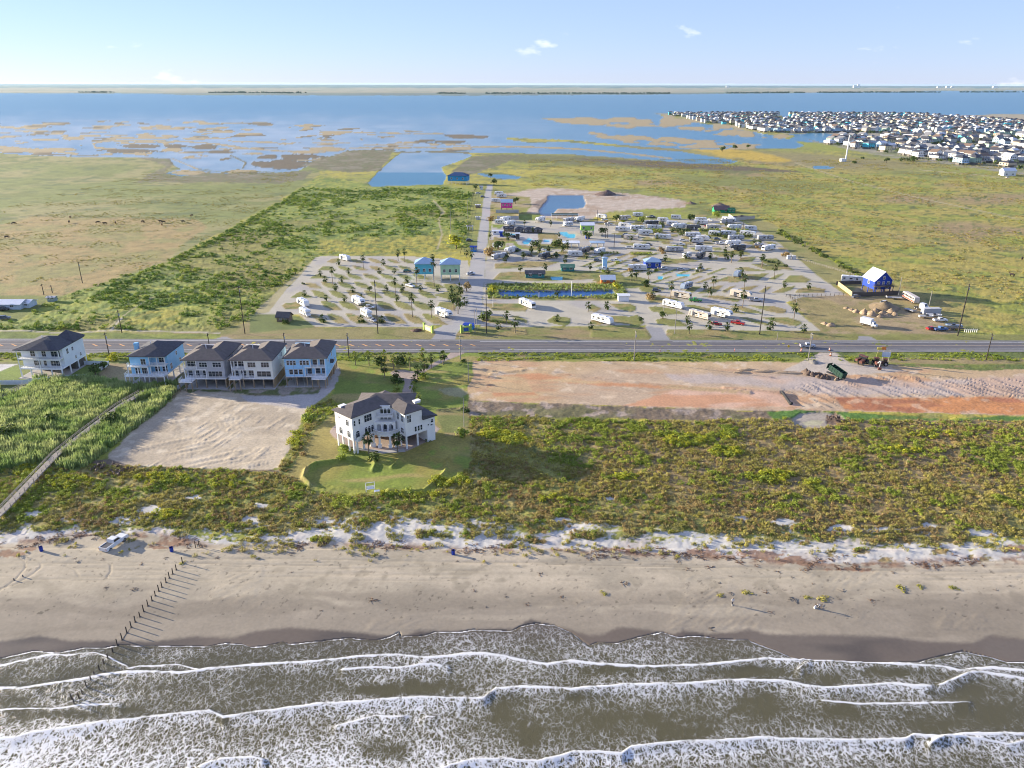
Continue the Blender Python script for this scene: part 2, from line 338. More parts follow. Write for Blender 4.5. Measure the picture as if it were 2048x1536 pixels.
# flats and marsh islands
EL = [(180, 357, 90, 5, 0), (330, 372, 60, 4, 0), (60, 384, 70, 4, 0), (270, 407, 110, 8, 0), (430, 400, 80, 10, 0), (520, 385, 60, 6, 0), (680, 383, 60, 4, 0), (730, 398, 90, 6, 0), (860, 385, 60, 5, 0), (900, 397, 120, 6, 0), (980, 381, 40, 4, 0), (1130, 400, 70, 7, 0), (730, 322, 45, 4, 0), (680, 330, 30, 3, 0), (850, 336, 50, 4, 0), (950, 328, 60, 5, 0), (1090, 333, 60, 4, 0), (870, 347, 45, 3, 0), (1260, 342, 60, 6, 0), (1450, 347, 40, 6, 0), (1960, 366, 90, 8, 0), (1420, 420, 60, 5, 0), (1560, 425, 60, 5, 0), (1680, 432, 60, 6, 0), (1900, 462, 120, 12, 0), (200, 468, 220, 12, 0), (20, 452, 80, 10, 0),
      (840, 446, 110, 12, 1), (1030, 445, 80, 10, 1), (800, 474, 160, 12, 1), (1200, 450, 70, 14, 1), (1290, 480, 110, 10, 1), (1570, 510, 60, 14, 1), (1750, 508, 110, 15, 1), (1650, 552, 170, 26, 1), (1010, 470, 70, 10, 0), (1100, 602, 100, 13, 0), (1400, 597, 100, 12, 0), (1480, 490, 70, 6, 0), (1800, 480, 90, 8, 0), (1000, 388, 50, 3, 0), (560, 365, 70, 3, 0)]
for cx, cy, rx, ry, k_ in EL:
    cx, cy = KB(cx, cy); rx /= 2.926; ry /= 2.926
    sel = np.where((abs(pf-cx) < rx*1.8) & (abs(qf-cy) < ry*2.4))[0]
    d = 1-np.hypot((pf[sel]-cx)/rx, (qf[sel]-cy)/ry)+nW[sel]*0.9+nW2[sel]*0.6
    paint(sel, sst(-0.1, 0.12, d), FLAT if k_ == 0 else (0.13, 0.105, 0.065), 0.0, 0.2, 0.0, 0.0)
for pts, w_, c in ((mp_(KB, [(700, 462), (560, 455), (545, 430), (620, 415), (850, 412), (1080, 418), (1250, 430), (1450, 460), (1650, 475), (1900, 480)]), 2.6, FLAT), (mp_(KB, [(1000, 515), (1100, 555), (1200, 600)]), 1.5, FLAT), (mp_(KB, [(1350, 500), (1440, 540), (1420, 575), (1300, 602)]), 1.8, MAR),
                   (mp_(KB, [(1250, 408), (1500, 422), (2048, 425)]), 1.3, FLAT), (mp_(KB, [(0, 450), (200, 470), (450, 490)]), 2.6, FLAT), ([(640, 262), (760, 266), (880, 268)], 1.8, FLAT),
                   ([(907, 294), (1036, 293), (1140, 297), (1247, 306), (1344, 317)], 2.4, FLAT), ([(700, 296), (860, 295), (940, 298)], 3.0, FLAT), ([(790, 304), (860, 303), (935, 305)], 2.2, MAR), ([(730, 290), (880, 289), (940, 291)], 2.0, FLAT), ([(1100, 238), (1180, 242), (1300, 240)], 1.6, FLAT)):
    k = 1-sst(w_*0.6, w_*1.3, line_d(pf, qf, pts)+nW*5+nW2*1.5); paint(ALL, k, c, 0.0, 0.2, 0.0, 0.0)
zone([(884, 270), (920, 268), (977, 272), (975, 276), (910, 277)], (0.15, 0.12, 0.075), 2, 2, 1, 0.3, 0.3)
# mud flats left of the town: ragged bars with water showing between
for pts, wt in (([(1085, 238), (1180, 234), (1330, 236), (1400, 246), (1380, 252), (1250, 256), (1150, 250)], 1), ([(1320, 228), (1400, 238), (1500, 256), (1580, 272), (1560, 280), (1420, 268), (1350, 256), (1400, 250), (1330, 238)], 1),
                ([(1160, 262), (1260, 270), (1360, 276), (1560, 292), (1500, 298), (1360, 296), (1220, 282)], 1)):
    sel, k = zone(pts, FLAT, 2, 2, 1, wt=0.0)
    sd = sst(-4, 6, poly_sd(pf[sel], qf[sel], pts)); nn = fbm(pf[sel]*0.35, qf[sel]*1.9, 9, 3, 21, 0.0)
    paint(sel, sst(0.50, 0.56, nn*0.75+0.25*sd)*sst(0, 0.3, sd), FLAT, 0.0, 0.2, 0.0, 0.0)
# broken streaks of marsh in the left shallows
mz = [(-200, 250), (300, 236), (640, 244), (940, 268), (960, 300), (640, 335), (330, 318), (-200, 308)]; sd = poly_sd(pf, qf, mz); mn = fbm(pf*0.22, qf*2.1+pf*0.05, 9, 4, 25, 0.0); mk = sst(0.63, 0.66, mn+0.03*sst(0, 20, sd))*sst(0, 8, sd)*(wat > 0.5)
paint(ALL, mk, blend(FLAT, (nD, 0.5, 0.62, (0.14, 0.115, 0.07))), 0.0, 0.2, 0.0, 0.0)
# glare towards the sun, painted as a paler base colour on the left water
glare = sst(212, 262, qf+nW*16)*sst(1500, 500, pf)*(wat > 0.5)*(qf < 345)*(0.55+0.9*(fbm(pf*0.3, qf*2, 12, 3, 22, 0)-0.3)); glare = np.clip(glare, 0, 0.9)
col[:] = col*(1-glare[:, None])+np.array((0.33, 0.38, 0.40))*glare[:, None]
# marsh edge along the bay
for pts in (mp_(KB, [(800, 512), (990, 520), (1010, 550), (960, 600), (1060, 625), (1200, 605), (1450, 600), (1600, 600), (1830, 590), (1780, 640), (1600, 665), (1300, 655), (780, 660), (900, 600), (980, 560)]),
            [(600, 330), (700, 300), (790, 300), (760, 340), (700, 345), (640, 340)], [(900, 345), (945, 312), (1040, 310), (1000, 330), (940, 350)]):
    zone(pts, blend(MAR, (nB, 0.5, 0.65, (0.13, 0.14, 0.06)), (nC, 0.55, 0.7, (0.20, 0.18, 0.12))), 4, 4, 3, 0.4, 0.3)
zone([(1130, 316), (1300, 322), (1480, 332), (1620, 345), (1500, 342), (1300, 334)], (0.12, 0.095, 0.055), 4, 3, 2, 0.2)
zone([(1300, 226), (1500, 232), (2500, 262), (2500, 345), (2048, 350), (1900, 330), (1760, 312), (1640, 288), (1600, 274), (1500, 252), (1400, 240)], blend((0.27, 0.25, 0.19), (nC, 0.45, 0.6, (0.19, 0.20, 0.09))), 4, 2, 1, 0.0, 0.3)
zone([(1590, 282), (1640, 286), (1700, 300), (1690, 306), (1620, 296)], GRASS, 3, 2, 1, 0.0)
zone([(1578, 269), (1630, 266), (1760, 272), (1768, 281), (1700, 288), (1640, 284)], WCOL, 1.0, 0.6, 0.4, 0.0, 0.0, w_=1.0, h=-0.3)
zone([(1563, 230), (1575, 229), (1590, 243), (1570, 240)], WCOL, 1.0, 0.6, 0.4, 0.0, 0.0, w_=1.0, h=-0.3)
# dug pond and its bare ground
zone([(1000, 388), (1060, 378), (1130, 376), (1220, 384), (1300, 392), (1375, 402), (1370, 414), (1290, 420), (1215, 424), (1175, 440), (1120, 440), (1050, 436), (1062, 408), (1010, 396)], blend((0.43, 0.35, 0.27), (nC, 0.5, 0.65, (0.36, 0.27, 0.19)), (nB, 0.55, 0.7, (0.46, 0.39, 0.31))), 4, 5, 3, 0.3, 0.25)
zone(mp_(K5, [(1100, 470), (1260, 400), (1270, 440), (1180, 540), (1120, 500)]), (0.25, 0.19, 0.14), 4, 2, 2, 1.0, 0.3)
zone(mp_(K5, [(620, 370), (1080, 400), (1080, 500), (960, 560), (1180, 580), (1180, 640), (620, 640)]), blend((0.24, 0.22, 0.06), (nC, 0.45, 0.6, (0.33, 0.26, 0.14))), 4, 2, 2, 0.15)
zone(mp_(K5, [(1290, 380), (1650, 378), (1680, 490), (1640, 515), (1380, 518), (1360, 545), (1310, 600), (1200, 590), (1170, 545), (1250, 450), (1265, 400)]), (0.035, 0.12, 0.21), 1.2, 1.5, 1, 0.0, 0.0, w_=1.0, h=-0.5)
# --- holiday park paving
paveR = [(985, 440), (1060, 438), (1180, 443), (1300, 440), (1470, 436), (1500, 452), (1560, 488), (1640, 555), (1692, 590), (1600, 595), (1572, 605), (1642, 662), (1300, 668), (1292, 650), (985, 655), (960, 660), (972, 520)]
zone(paveR, blend(CONC, (nC, 0.5, 0.7, (0.36, 0.335, 0.30))), 1.5, 0.8, 0.5, 0.0, 0.12)
zone(mp_(K1, [(600, 140), (700, 138), (1400, 140), (1440, 150), (1860, 175), (1890, 480), (1860, 700), (1780, 760), (1600, 720), (1460, 745), (560, 742), (420, 640), (140, 632), (40, 640), (330, 400)]), blend(CONC, (nC, 0.5, 0.7, (0.36, 0.335, 0.30))), 1.5, 0.8, 0.5, 0.0, 0.12)
zone(mp_(K1, [(330, 395), (600, 138), (560, 150), (60, 590), (40, 640), (160, 615)]), (0.33, 0.29, 0.15), 2, 1, 1, 0.0, 0.2)
zone(mp_(K1, [(560, 150), (610, 140), (170, 600), (150, 625)]), CONC, 2, 0.5, 0.5, 0.0, 0.1)
zone(mp_(K1, [(0, 640), (230, 632), (420, 650), (560, 745), (0, 790)]), blend((0.14, 0.17, 0.05), (nC, 0.5, 0.65, (0.22, 0.20, 0.08))), 3, 2, 1, 0.1, 0.3)
# park greens
def isl(K, pts, c=None, a=0.12): zone(mp_(K, pts), c or blend((0.20, 0.20, 0.055), (nC, 0.42, 0.6, (0.27, 0.215, 0.085)), (nB, 0.6, 0.75, (0.13, 0.16, 0.04))), 1.4, 0.7, 0.5, a, 0.3, h=0.12)
ROWS = [(630, 718, [652, 814, 980, 1142, 1305, 1467], 205), (520, 600, [597, 752, 912, 1068, 1222, 1377], 190), (430, 500, [520, 670, 820, 970, 1120, 1270, 1430], 172), (355, 414, [600, 740, 880, 1020, 1160, 1300, 1490], 160), (288, 336, [700, 820, 960, 1100, 1250, 1380], 150), (220, 262, [740, 870, 1010, 1140, 1260], 140), (160, 200, [850, 1010, 1160, 1280], 130)]
for y0, y1, xs, w_ in ROWS:
    for x0 in xs:
        h_ = y1-y0
        isl(K1, [(x0, y0), (x0+w_*0.25, y0), (x0+w_*0.66, y0+h_*0.3), (x0+w_, y1), (x0+w_*0.5, y1-h_*0.04), (x0+w_*0.18, y1-h_*0.4)])
for pts in ([(272, 560), (300, 540), (400, 532), (440, 560), (400, 590), (300, 590)], [(345, 495), (400, 450), (440, 440), (540, 490), (420, 497)], [(455, 375), (480, 368), (560, 370), (612, 412), (520, 410)], [(505, 330), (560, 295), (620, 300), (690, 332)], [(575, 258), (620, 225), (680, 222), (740, 258)], [(645, 192), (700, 160), (760, 158), (760, 190), (700, 196)],
            [(1600, 570), (1620, 530), (1720, 530), (1760, 560), (1750, 600), (1660, 600)], [(1500, 640), (1560, 640), (1690, 722), (1620, 722)], [(500, 640), (560, 632), (690, 715), (600, 705)], [(1560, 470), (1700, 440), (1860, 500), (1840, 580), (1740, 520)], [(1650, 380), (1750, 370), (1860, 470), (1700, 460)], [(1480, 380), (1600, 370), (1680, 410), (1560, 420)]):
    isl(K1, pts)
for pts in ([(130, 690), (250, 680), (560, 690), (620, 740), (600, 770), (250, 765), (190, 720)], [(120, 850), (200, 815), (330, 820), (560, 920), (300, 905), (130, 880)], [(430, 820), (520, 820), (620, 870), (620, 900), (520, 870)], [(830, 870), (900, 820), (1080, 840), (1080, 900), (1020, 930), (850, 890)], [(1310, 690), (1420, 740), (1350, 780), (1290, 760)],
            [(1500, 690), (1700, 685), (1760, 700), (1790, 745), (1740, 775), (1600, 750)], [(1300, 870), (1480, 820), (1650, 820), (1850, 850), (1875, 890), (1800, 915), (1700, 910), (1490, 880), (1400, 920), (1300, 910)], [(180, 470), (1400, 460), (1650, 490), (1720, 590), (1600, 660), (200, 640), (170, 560)],
            [(0, 945), (200, 930), (600, 960), (620, 1020), (0, 1040)], [(1300, 960), (1700, 950), (1900, 990), (1960, 1060), (1300, 1050)], [(200, 0), (1060, 0), (1060, 100), (650, 110), (480, 90), (200, 130)], [(540, 150), (700, 130), (900, 110), (800, 150), (600, 180)], [(870, 150), (1000, 120), (1120, 120), (1000, 165)], [(1120, 200), (1250, 180), (1330, 190), (1200, 215)], [(880, 185), (980, 180), (900, 205), (800, 205)]):
    isl(K2, pts)
for pts in ([(155, 590), (300, 560), (480, 600), (560, 650), (380, 650), (200, 640)], [(190, 690), (260, 680), (460, 710), (570, 760), (380, 765), (220, 730)], [(260, 820), (330, 800), (500, 820), (600, 890), (450, 890), (280, 860)], [(0, 780), (80, 770), (140, 850), (90, 885), (0, 880)], [(0, 650), (60, 680), (60, 720), (0, 740)],
            [(560, 670), (650, 665), (900, 720), (800, 740), (640, 710)], [(780, 665), (900, 670), (1140, 740), (1200, 765), (1050, 745), (840, 700)], [(1000, 675), (1150, 680), (1340, 740), (1360, 760), (1200, 745)], [(1200, 668), (1480, 680), (1600, 715), (1600, 740), (1550, 755), (1420, 735)],
            [(1100, 790), (1200, 795), (1400, 850), (1420, 880), (1300, 860)], [(1340, 795), (1600, 790), (1740, 830), (1765, 855), (1700, 885), (1560, 860)], [(700, 570), (900, 565), (1140, 610), (1100, 640), (860, 600)], [(380, 920), (700, 915), (1100, 925), (1900, 930), (2000, 960), (2100, 1005), (500, 1005), (370, 950)], [(1690, 545), (1720, 500), (1880, 480), (2000, 505), (1990, 545)],
            [(1450, 540), (1560, 490), (1690, 470), (1660, 510), (1560, 545)], [(1310, 535), (1400, 480), (1450, 475), (1380, 540)], [(1060, 515), (1200, 475), (1330, 465), (1200, 530)], [(930, 530), (1030, 475), (1085, 470), (980, 540)], [(690, 545), (830, 480), (960, 462), (870, 545)],
            [(1560, 430), (1640, 360), (1760, 360), (1850, 410), (1800, 440)], [(1410, 405), (1520, 350), (1580, 345), (1480, 410)], [(1210, 400), (1340, 345), (1420, 345), (1310, 415)], [(1050, 290), (1200, 280), (1400, 320), (1200, 320)], [(1090, 230), (1150, 180), (1300, 172), (1250, 225)], [(1350, 230), (1400, 190), (1500, 190), (1650, 290), (1690, 310), (1500, 300)], [(1240, 250), (1340, 240), (1560, 310), (1400, 310)], [(1100, 130), (1220, 130), (1240, 155), (1100, 155)], [(560, 520), (640, 480), (740, 475), (640, 540)], [(90, 500), (140, 450), (220, 460), (380, 500), (260, 545), (120, 530)],
            [(310, 190), (420, 180), (400, 215), (330, 215)], [(0, 120), (220, 120), (200, 160), (0, 160)], [(800, 200), (900, 170), (900, 205)]):
    isl(K3, pts)
for pts in ([(280, 330), (420, 320), (460, 350), (300, 350)], [(300, 440), (600, 440), (560, 465), (380, 460)], [(420, 545), (560, 540), (540, 570), (430, 560)], [(640, 390), (850, 390), (840, 460), (640, 455)], [(920, 400), (1140, 400), (1140, 440), (930, 440)], [(1210, 395), (1420, 400), (1530, 440), (1530, 490), (1340, 480), (1220, 430)], [(1500, 400), (1750, 420), (1770, 490), (1600, 500), (1500, 440)], [(620, 500), (900, 505), (860, 530), (650, 525)], [(750, 480), (960, 520), (900, 540), (740, 520)], [(900, 570), (1100, 560), (1100, 600), (930, 590)], [(1330, 500), (1480, 500), (1420, 525), (1340, 520)], [(1650, 540), (1850, 505), (1830, 530), (1720, 550)], [(1100, 250), (1300, 260), (1280, 275), (1120, 265)], [(560, 290), (640, 300), (640, 350), (560, 350)], [(820, 460), (1000, 455), (1000, 480), (850, 480)], [(1780, 560), (1820, 600), (1700, 600)], [(1100, 330), (1300, 345), (1280, 365), (1120, 350)]):
    isl(K6, pts)
for pts in ([(660, 690), (800, 700), (760, 740), (680, 730)], [(1170, 790), (1320, 790), (1320, 840), (1190, 850)], [(690, 830), (800, 830), (800, 880), (690, 870)], [(810, 880), (920, 880), (1000, 950), (1100, 960), (780, 960)], [(960, 590), (1200, 590), (1150, 650), (960, 650)]):
    isl(K5, pts, (0.20, 0.24, 0.04), 0.05)
zone(mp_(K5, [(820, 895), (900, 892), (910, 930), (815, 935)]), (0.42, 0.37, 0.29), 1.2, 0.3, 0.3, 0)
zone(mp_(K5, [(670, 895), (790, 892), (780, 940), (670, 945)]), (0.55, 0.53, 0.50), 1.2, 0.5, 0.3, 0)
# slanting islands of the middle rows (under the old palms)
for y0, y1, xs, w_ in ((505, 517, range(1150, 1300, 26), -34), (520, 533, range(1160, 1310, 28), -36), (536, 549, range(1170, 1420, 30), -38), (553, 566, range(1300, 1440, 30), -38)):
    for x0 in xs: isl(lambda a, b_: (a, b_), [(x0, y1), (x0+8, y1+1), (x0-w_+8, y0), (x0-w_-2, y0)])
for pts in ([(985, 470), (1100, 466), (1150, 470), (1110, 480), (990, 482)], [(990, 527), (1060, 522), (1120, 524), (1090, 534), (990, 538)], [(1000, 545), (1130, 540), (1240, 545), (1250, 556), (1100, 562), (985, 560)], [(1180, 560), (1270, 552), (1300, 560), (1290, 575), (1240, 578)], [(1430, 560), (1500, 548), (1530, 550), (1470, 566)], [(1300, 520), (1380, 516), (1400, 522), (1330, 530)], [(1420, 505), (1480, 500), (1500, 506), (1440, 514)]): isl(lambda a, b_: (a, b_), pts)
for y0, y1, xs in ((446, 449, range(1190, 1480, 34)), (455, 458.5, range(1225, 1490, 36)), (464, 468, range(1235, 1500, 38)), (474, 478, range(1240, 1520, 40)), (484, 488.5, range(1235, 1540, 42)), (495, 500, range(1290, 1560, 44))):
    for x0 in xs: isl(lambda a, b_: (a, b_), [(x0, y0), (x0+16, y0-.5), (x0+26, y1), (x0+8, y1+.6)])
# swimming pools and lazy river with pale decks
for pts, c in ((mp_(K5, [(650, 770), (1160, 790), (1170, 850), (1150, 930), (960, 920), (900, 850), (650, 830)]), (0.40, 0.38, 0.35)), (mp_(K5, [(1220, 850), (1320, 850), (1320, 910), (1200, 910)]), (0.42, 0.42, 0.42)), (mp_(K5, [(1380, 770), (1610, 760), (1620, 860), (1380, 840)]), (0.43, 0.38, 0.30))):
    zone(pts, c, 1.2, 0.6, 0.6, 0.0, 0.2)
for pts in (mp_(K5, [(1000, 880), (1060, 845), (1100, 850), (1060, 905), (1010, 912)]), mp_(K5, [(1395, 775), (1480, 780), (1500, 800), (1560, 800), (1575, 835), (1500, 845), (1400, 800)]), mp_(K5, [(840, 790), (920, 795), (900, 825), (830, 820)]), mp_(K5, [(1230, 865), (1290, 870), (1280, 890), (1230, 885)]), mp_(K3, [(280, 370), (340, 375), (330, 405), (285, 405)]), mp_(K3, [(470, 345), (620, 350), (600, 375), (480, 370)]), mp_(K2, [(870, 400), (1000, 400), (1000, 430), (880, 430)])):
    zone(pts, (0.05, 0.42, 0.55), 1.0, 0.4, 0.2, 0.0, 0.0, w_=0.75, h=-0.1)
# pond in front with reeds
zone(mp_(K2, [(300, 535), (700, 548), (940, 540), (1100, 535), (1420, 540), (1530, 535), (1560, 575), (1400, 592), (1100, 612), (760, 612), (330, 606)]), (0.006, 0.075, 0.26), 1.2, 0.8, 0.6, 0.0, 0.0, w_=1.0, h=-0.6)
# side road north and roads in the park
for pts in ([(966, 370), (985, 370), (973, 505), (968, 560), (960, 650), (905, 650), (935, 560), (945, 500), (958, 430)], mp_(KN, [(1200, 640), (1400, 620), (1480, 650), (1410, 700), (1350, 780), (1345, 870), (1000, 870), (1070, 760), (1040, 700)])):
    zone(pts, (0.36, 0.345, 0.325), 1.2, 0.3, 0.2, 0.0, 0.1)
zone(mp_(K5, [(400, 780), (440, 560), (480, 330), (560, 260), (620, 260), (575, 430), (550, 640), (520, 800), (500, 1000), (420, 1000)]), blend((0.24, 0.24, 0.055), (nC, 0.5, 0.65, (0.17, 0.19, 0.05))), 2, 1, 1, 0.1)
# entrance drives
for pts in (mp_(KN, [(1070, 760), (1350, 740), (1345, 870), (985, 870)]), mp_(K3, [(150, 880), (330, 900), (360, 960), (420, 1030), (190, 1030), (225, 990)]), mp_(K4, [(660, 808), (760, 812), (830, 850), (645, 848)]), mp_(KF, [(1740, 490), (1800, 470), (1860, 465), (1920, 495)])):
    zone(pts, (0.27, 0.265, 0.265), 1.2, 0.5, 0.4, 0.0, 0.12)
# --- south of the highway
SDITCH = blend((0.11, 0.14, 0.035), (nS, 0.5, 0.7, (0.17, 0.20, 0.04)), (nB, 0.6, 0.75, (0.20, 0.15, 0.07)))
zone([(-500, 704), (2500, 703), (2500, 745), (-500, 745)], SDITCH, 2, 0, 0, 0.35, 0.4)
zone([(-500, 712), (640, 714), (940, 714), (1900, 716), (2500, 722), (2500, 730), (940, 726), (-500, 726)], blend((0.22, 0.23, 0.045), (nS, 0.55, 0.7, (0.27, 0.21, 0.10))), 3, 1.5, 1.5, 0.1, 0.3)
# lots round the five houses
zone([(-500, 726), (700, 722), (690, 760), (620, 800), (360, 800), (270, 790), (-500, 790)], blend((0.14, 0.16, 0.045), (nC, 0.45, 0.6, (0.20, 0.17, 0.08))), 3, 2, 2, 0.1, 0.3)
zone(mp_(KL, [(600, 260), (790, 250), (780, 360), (600, 350), (580, 310)]), (0.27, 0.205, 0.11), 3, 2, 2, 0.05)
for pts in (mp_(KL, [(-600, 300), (60, 270), (110, 275), (130, 340), (300, 345), (500, 335), (600, 300), (560, 280), (470, 270), (300, 360), (-600, 360)]), mp_(KL, [(500, 230), (620, 225), (640, 255), (500, 255)])):
    zone(pts, (0.15, 0.20, 0.04), 2, 1, 1, 0.04)
zone(mp_(KL, [(-400, 262), (110, 258), (60, 275), (0, 300), (-400, 330)]), (0.5, 0.48, 0.45), 1.5, 1, 1, 0.0)
zone(mp_(KL, [(440, 195), (560, 195), (470, 225), (470, 275), (440, 275)]), (0.36, 0.35, 0.35), 2, 1, 1, 0.0)
zone(mp_(KL, [(1050, 260), (1400, 240), (1700, 250), (1980, 235), (2080, 270), (1960, 330), (1060, 380)]), blend((0.33, 0.30, 0.26), (nB, 0.5, 0.62, (0.2, 0.19, 0.1))), 5, 4, 3, 0.05)
# dirt lot and gravel track
DIRT = blend((0.47, 0.39, 0.275), (nC, 0.45, 0.65, (0.40, 0.33, 0.235)), (nB, 0.58, 0.72, (0.52, 0.44, 0.32)))
zone(mp_(KL, [(1060, 410), (1300, 415), (1500, 440), (1800, 510), (1765, 600), (1690, 760), (1640, 850), (1560, 885), (1300, 872), (1000, 870), (760, 875), (635, 835), (640, 790), (760, 660), (900, 560), (1000, 480)]), DIRT, 4, 4.5, 4, 0.10, 0.2)
zone(mp_(KL, [(1400, 440), (1650, 445), (1820, 430), (1900, 380), (1950, 300), (2000, 300), (1990, 370), (1900, 450), (1800, 520), (1600, 500), (1450, 480)]), (0.42, 0.38, 0.345), 3, 2, 1.5, 0.04, 0.2)
zone(mp_(KL, [(1080, 400), (1320, 400), (1420, 400), (1640, 385), (1880, 390), (1860, 430), (1640, 440), (1480, 430), (1250, 420), (1100, 425)]), blend((0.13, 0.15, 0.05), (nB, 0.45, 0.6, (0.33, 0.28, 0.22))), 3, 2, 2, 0.15, 0.3)
zone(mp_(KL, [(500, 865), (560, 820), (640, 815), (780, 860), (900, 875), (1300, 870), (1640, 880), (1640, 895), (1300, 885), (1000, 890), (760, 910), (580, 905)]), (0.16, 0.12, 0.085), 3, 2, 2, 0.6, 0.4)
# mansion lawn
zone(mp_(KM, [(430, 300), (900, 290), (1400, 270), (1680, 260), (1650, 400), (1570, 560), (1650, 700), (1680, 800), (1610, 1290), (1380, 1260), (1300, 1380), (1200, 1410), (900, 1400), (650, 1400), (300, 1360), (100, 1340), (50, 1270), (200, 1050), (330, 860), (470, 750), (420, 650), (500, 430)]), blend((0.17, 0.215, 0.035), (nC, 0.42, 0.62, (0.27, 0.23, 0.055)), (nB, 0.56, 0.72, (0.21, 0.26, 0.04)), (nS, 0.6, 0.72, (0.29, 0.24, 0.08))), 3, 4, 3, 0.08, 0.3)
zone(mp_(KM, [(100, 1340), (60, 1270), (200, 1050), (330, 860), (470, 760), (460, 900), (500, 1150), (250, 1200), (200, 1330), (300, 1360)]), blend((0.27, 0.225, 0.07), (nC, 0.55, 0.7, (0.17, 0.21, 0.04))), 8, 4, 2, 0.04)
zone(mp_(KM, [(1300, 740), (1600, 720), (1600, 960), (1380, 960), (1320, 850)]), blend((0.27, 0.215, 0.09), (nS, 0.5, 0.65, (0.15, 0.17, 0.05))), 6, 3, 2, 0.04)
zone(mp_(KM, [(1320, 580), (1440, 550), (1560, 600), (1500, 640), (1380, 620)]), (0.33, 0.30, 0.17), 5, 6, 4, wt=0.7)
for pts in (mp_(KM, [(1040, 500), (1110, 500), (1100, 600), (1110, 690), (1010, 670), (1020, 580)]), mp_(KM, [(910, 440), (960, 415), (1150, 425), (1250, 370), (1400, 290), (1420, 262), (1560, 262), (1500, 290), (1350, 350), (1220, 420), (1130, 500), (1030, 510), (960, 480)]),
            mp_(KM, [(410, 925), (460, 870), (700, 830), (1270, 860), (1330, 905), (1280, 950), (1200, 1020), (1040, 1095), (850, 1110), (620, 1075), (500, 1020), (440, 970)])):
    zone(pts, blend((0.38, 0.30, 0.25), (nB, 0.5, 0.6, (0.34, 0.27, 0.225))), 1.2, 0.4, 0.3, 0.0, 0.15, h=0.05)
# berms round the sunken lawn
BERM = [mp_(KM, [(620, 1150), (500, 1175), (300, 1200), (215, 1250), (195, 1320), (250, 1370)]), mp_(KM, [(1400, 1170), (1370, 1270), (1290, 1350), (1200, 1420), (1050, 1440), (900, 1420)]), mp_(KM, [(760, 1150), (790, 1200), (770, 1250)]), mp_(KM, [(1400, 1170), (1200, 1140), (1000, 1160), (930, 1220)])]
for b_, hh in zip(BERM, (1.1, 0.8, 0.6, 0.6)):
    d = line_d(pf, qf, b_); hz += hh*np.exp(-(d/4.0)**2)
# --- construction site
zone([(945, 722), (1200, 723), (1600, 724), (1640, 706), (1668, 706), (1690, 724), (1960, 742), (2500, 722), (2500, 832), (2048, 832), (1850, 826), (1650, 822), (1500, 822), (1240, 812), (1050, 806), (940, 800), (935, 775), (948, 750)],
     blend(PNK, (nD, 0.45, 0.65, (0.43, 0.32, 0.215)), (nS, 0.52, 0.68, (0.45, 0.275, 0.155)), (nB, 0.60, 0.74, (0.53, 0.41, 0.28))), 2.5, 2, 1.5, 0.08, 0.22, h=0.0)
zone([(1600, 724), (1640, 706), (1668, 704), (1700, 726), (1820, 742), (1700, 750), (1560, 745)], (0.45, 0.385, 0.31), 5, 3, 1, 0.03)
zone([(1330, 748), (1600, 752), (1800, 762), (2048, 752), (2300, 752), (2300, 795), (1990, 790), (1680, 792), (1520, 772), (1350, 762)], blend((0.42, 0.345, 0.29), (nC, 0.5, 0.65, (0.46, 0.33, 0.24))), 12, 8, 4)
zone(mp_(KC, [(760, 460), (1100, 470), (1700, 455), (2100, 470), (2800, 470), (2800, 590), (2048, 580), (1300, 560), (830, 545)]), blend(ORG, (nS, 0.5, 0.68, (0.34, 0.14, 0.07)), (nB, 0.6, 0.75, (0.50, 0.30, 0.18))), 6, 4, 3, 0.25, 0.3)
zone(mp_(KC, [(-300, 400), (0, 400), (370, 430), (520, 520), (0, 530), (-700, 520)]), blend((0.50, 0.27, 0.15), (nS, 0.5, 0.68, (0.55, 0.36, 0.25))), 8, 4, 3)
zone(mp_(KD, [(120, 330), (200, 260), (500, 240), (900, 300), (1300, 330), (1700, 350), (2048, 375), (2048, 395), (1500, 360), (900, 330), (400, 290), (500, 420), (200, 440)]), blend((0.47, 0.24, 0.12), (nS, 0.5, 0.65, PNK)), 6, 4, 3)
# dozed windrow (raised) across the site and its teeth
rid = mp_(KD, [(150, 250), (420, 215), (800, 265), (1200, 310), (1600, 345), (2048, 385)])+mp_(KC, [(0, 395), (380, 425)])
dl = line_d(pf, qf, rid); hz += 0.35*np.exp(-(dl/3.0)**2)
saw = (np.abs(((xf+0.7*yf)/1.7) % 1.0-0.5)*2)
hz += np.where((dl < 9) & (pf > 1040), saw*0.16*np.exp(-(dl/7)**2), 0)
sel, k = zone(mp_(KC, [(380, 400), (900, 300), (2048, 330), (2800, 330), (2800, 470), (1700, 460), (760, 460), (800, 540), (520, 520)]), SAND, 6, 3, 2, wt=0.0)
sdm = sst(-4, 6, poly_sd(pf[sel], qf[sel], mp_(KC, [(380, 400), (900, 300), (2048, 330), (2800, 330), (2800, 470), (1700, 460), (760, 460), (800, 540), (520, 520)])))
tt = fbm(xf[sel]*0.9+yf[sel]*0.55, (yf[sel]*0.9-xf[sel]*0.55)*0.12, 0.9, 2, 41, 0.0)
hz[sel] += sdm*0.28*(sst(0.5, 0.75, tt)-0.3)
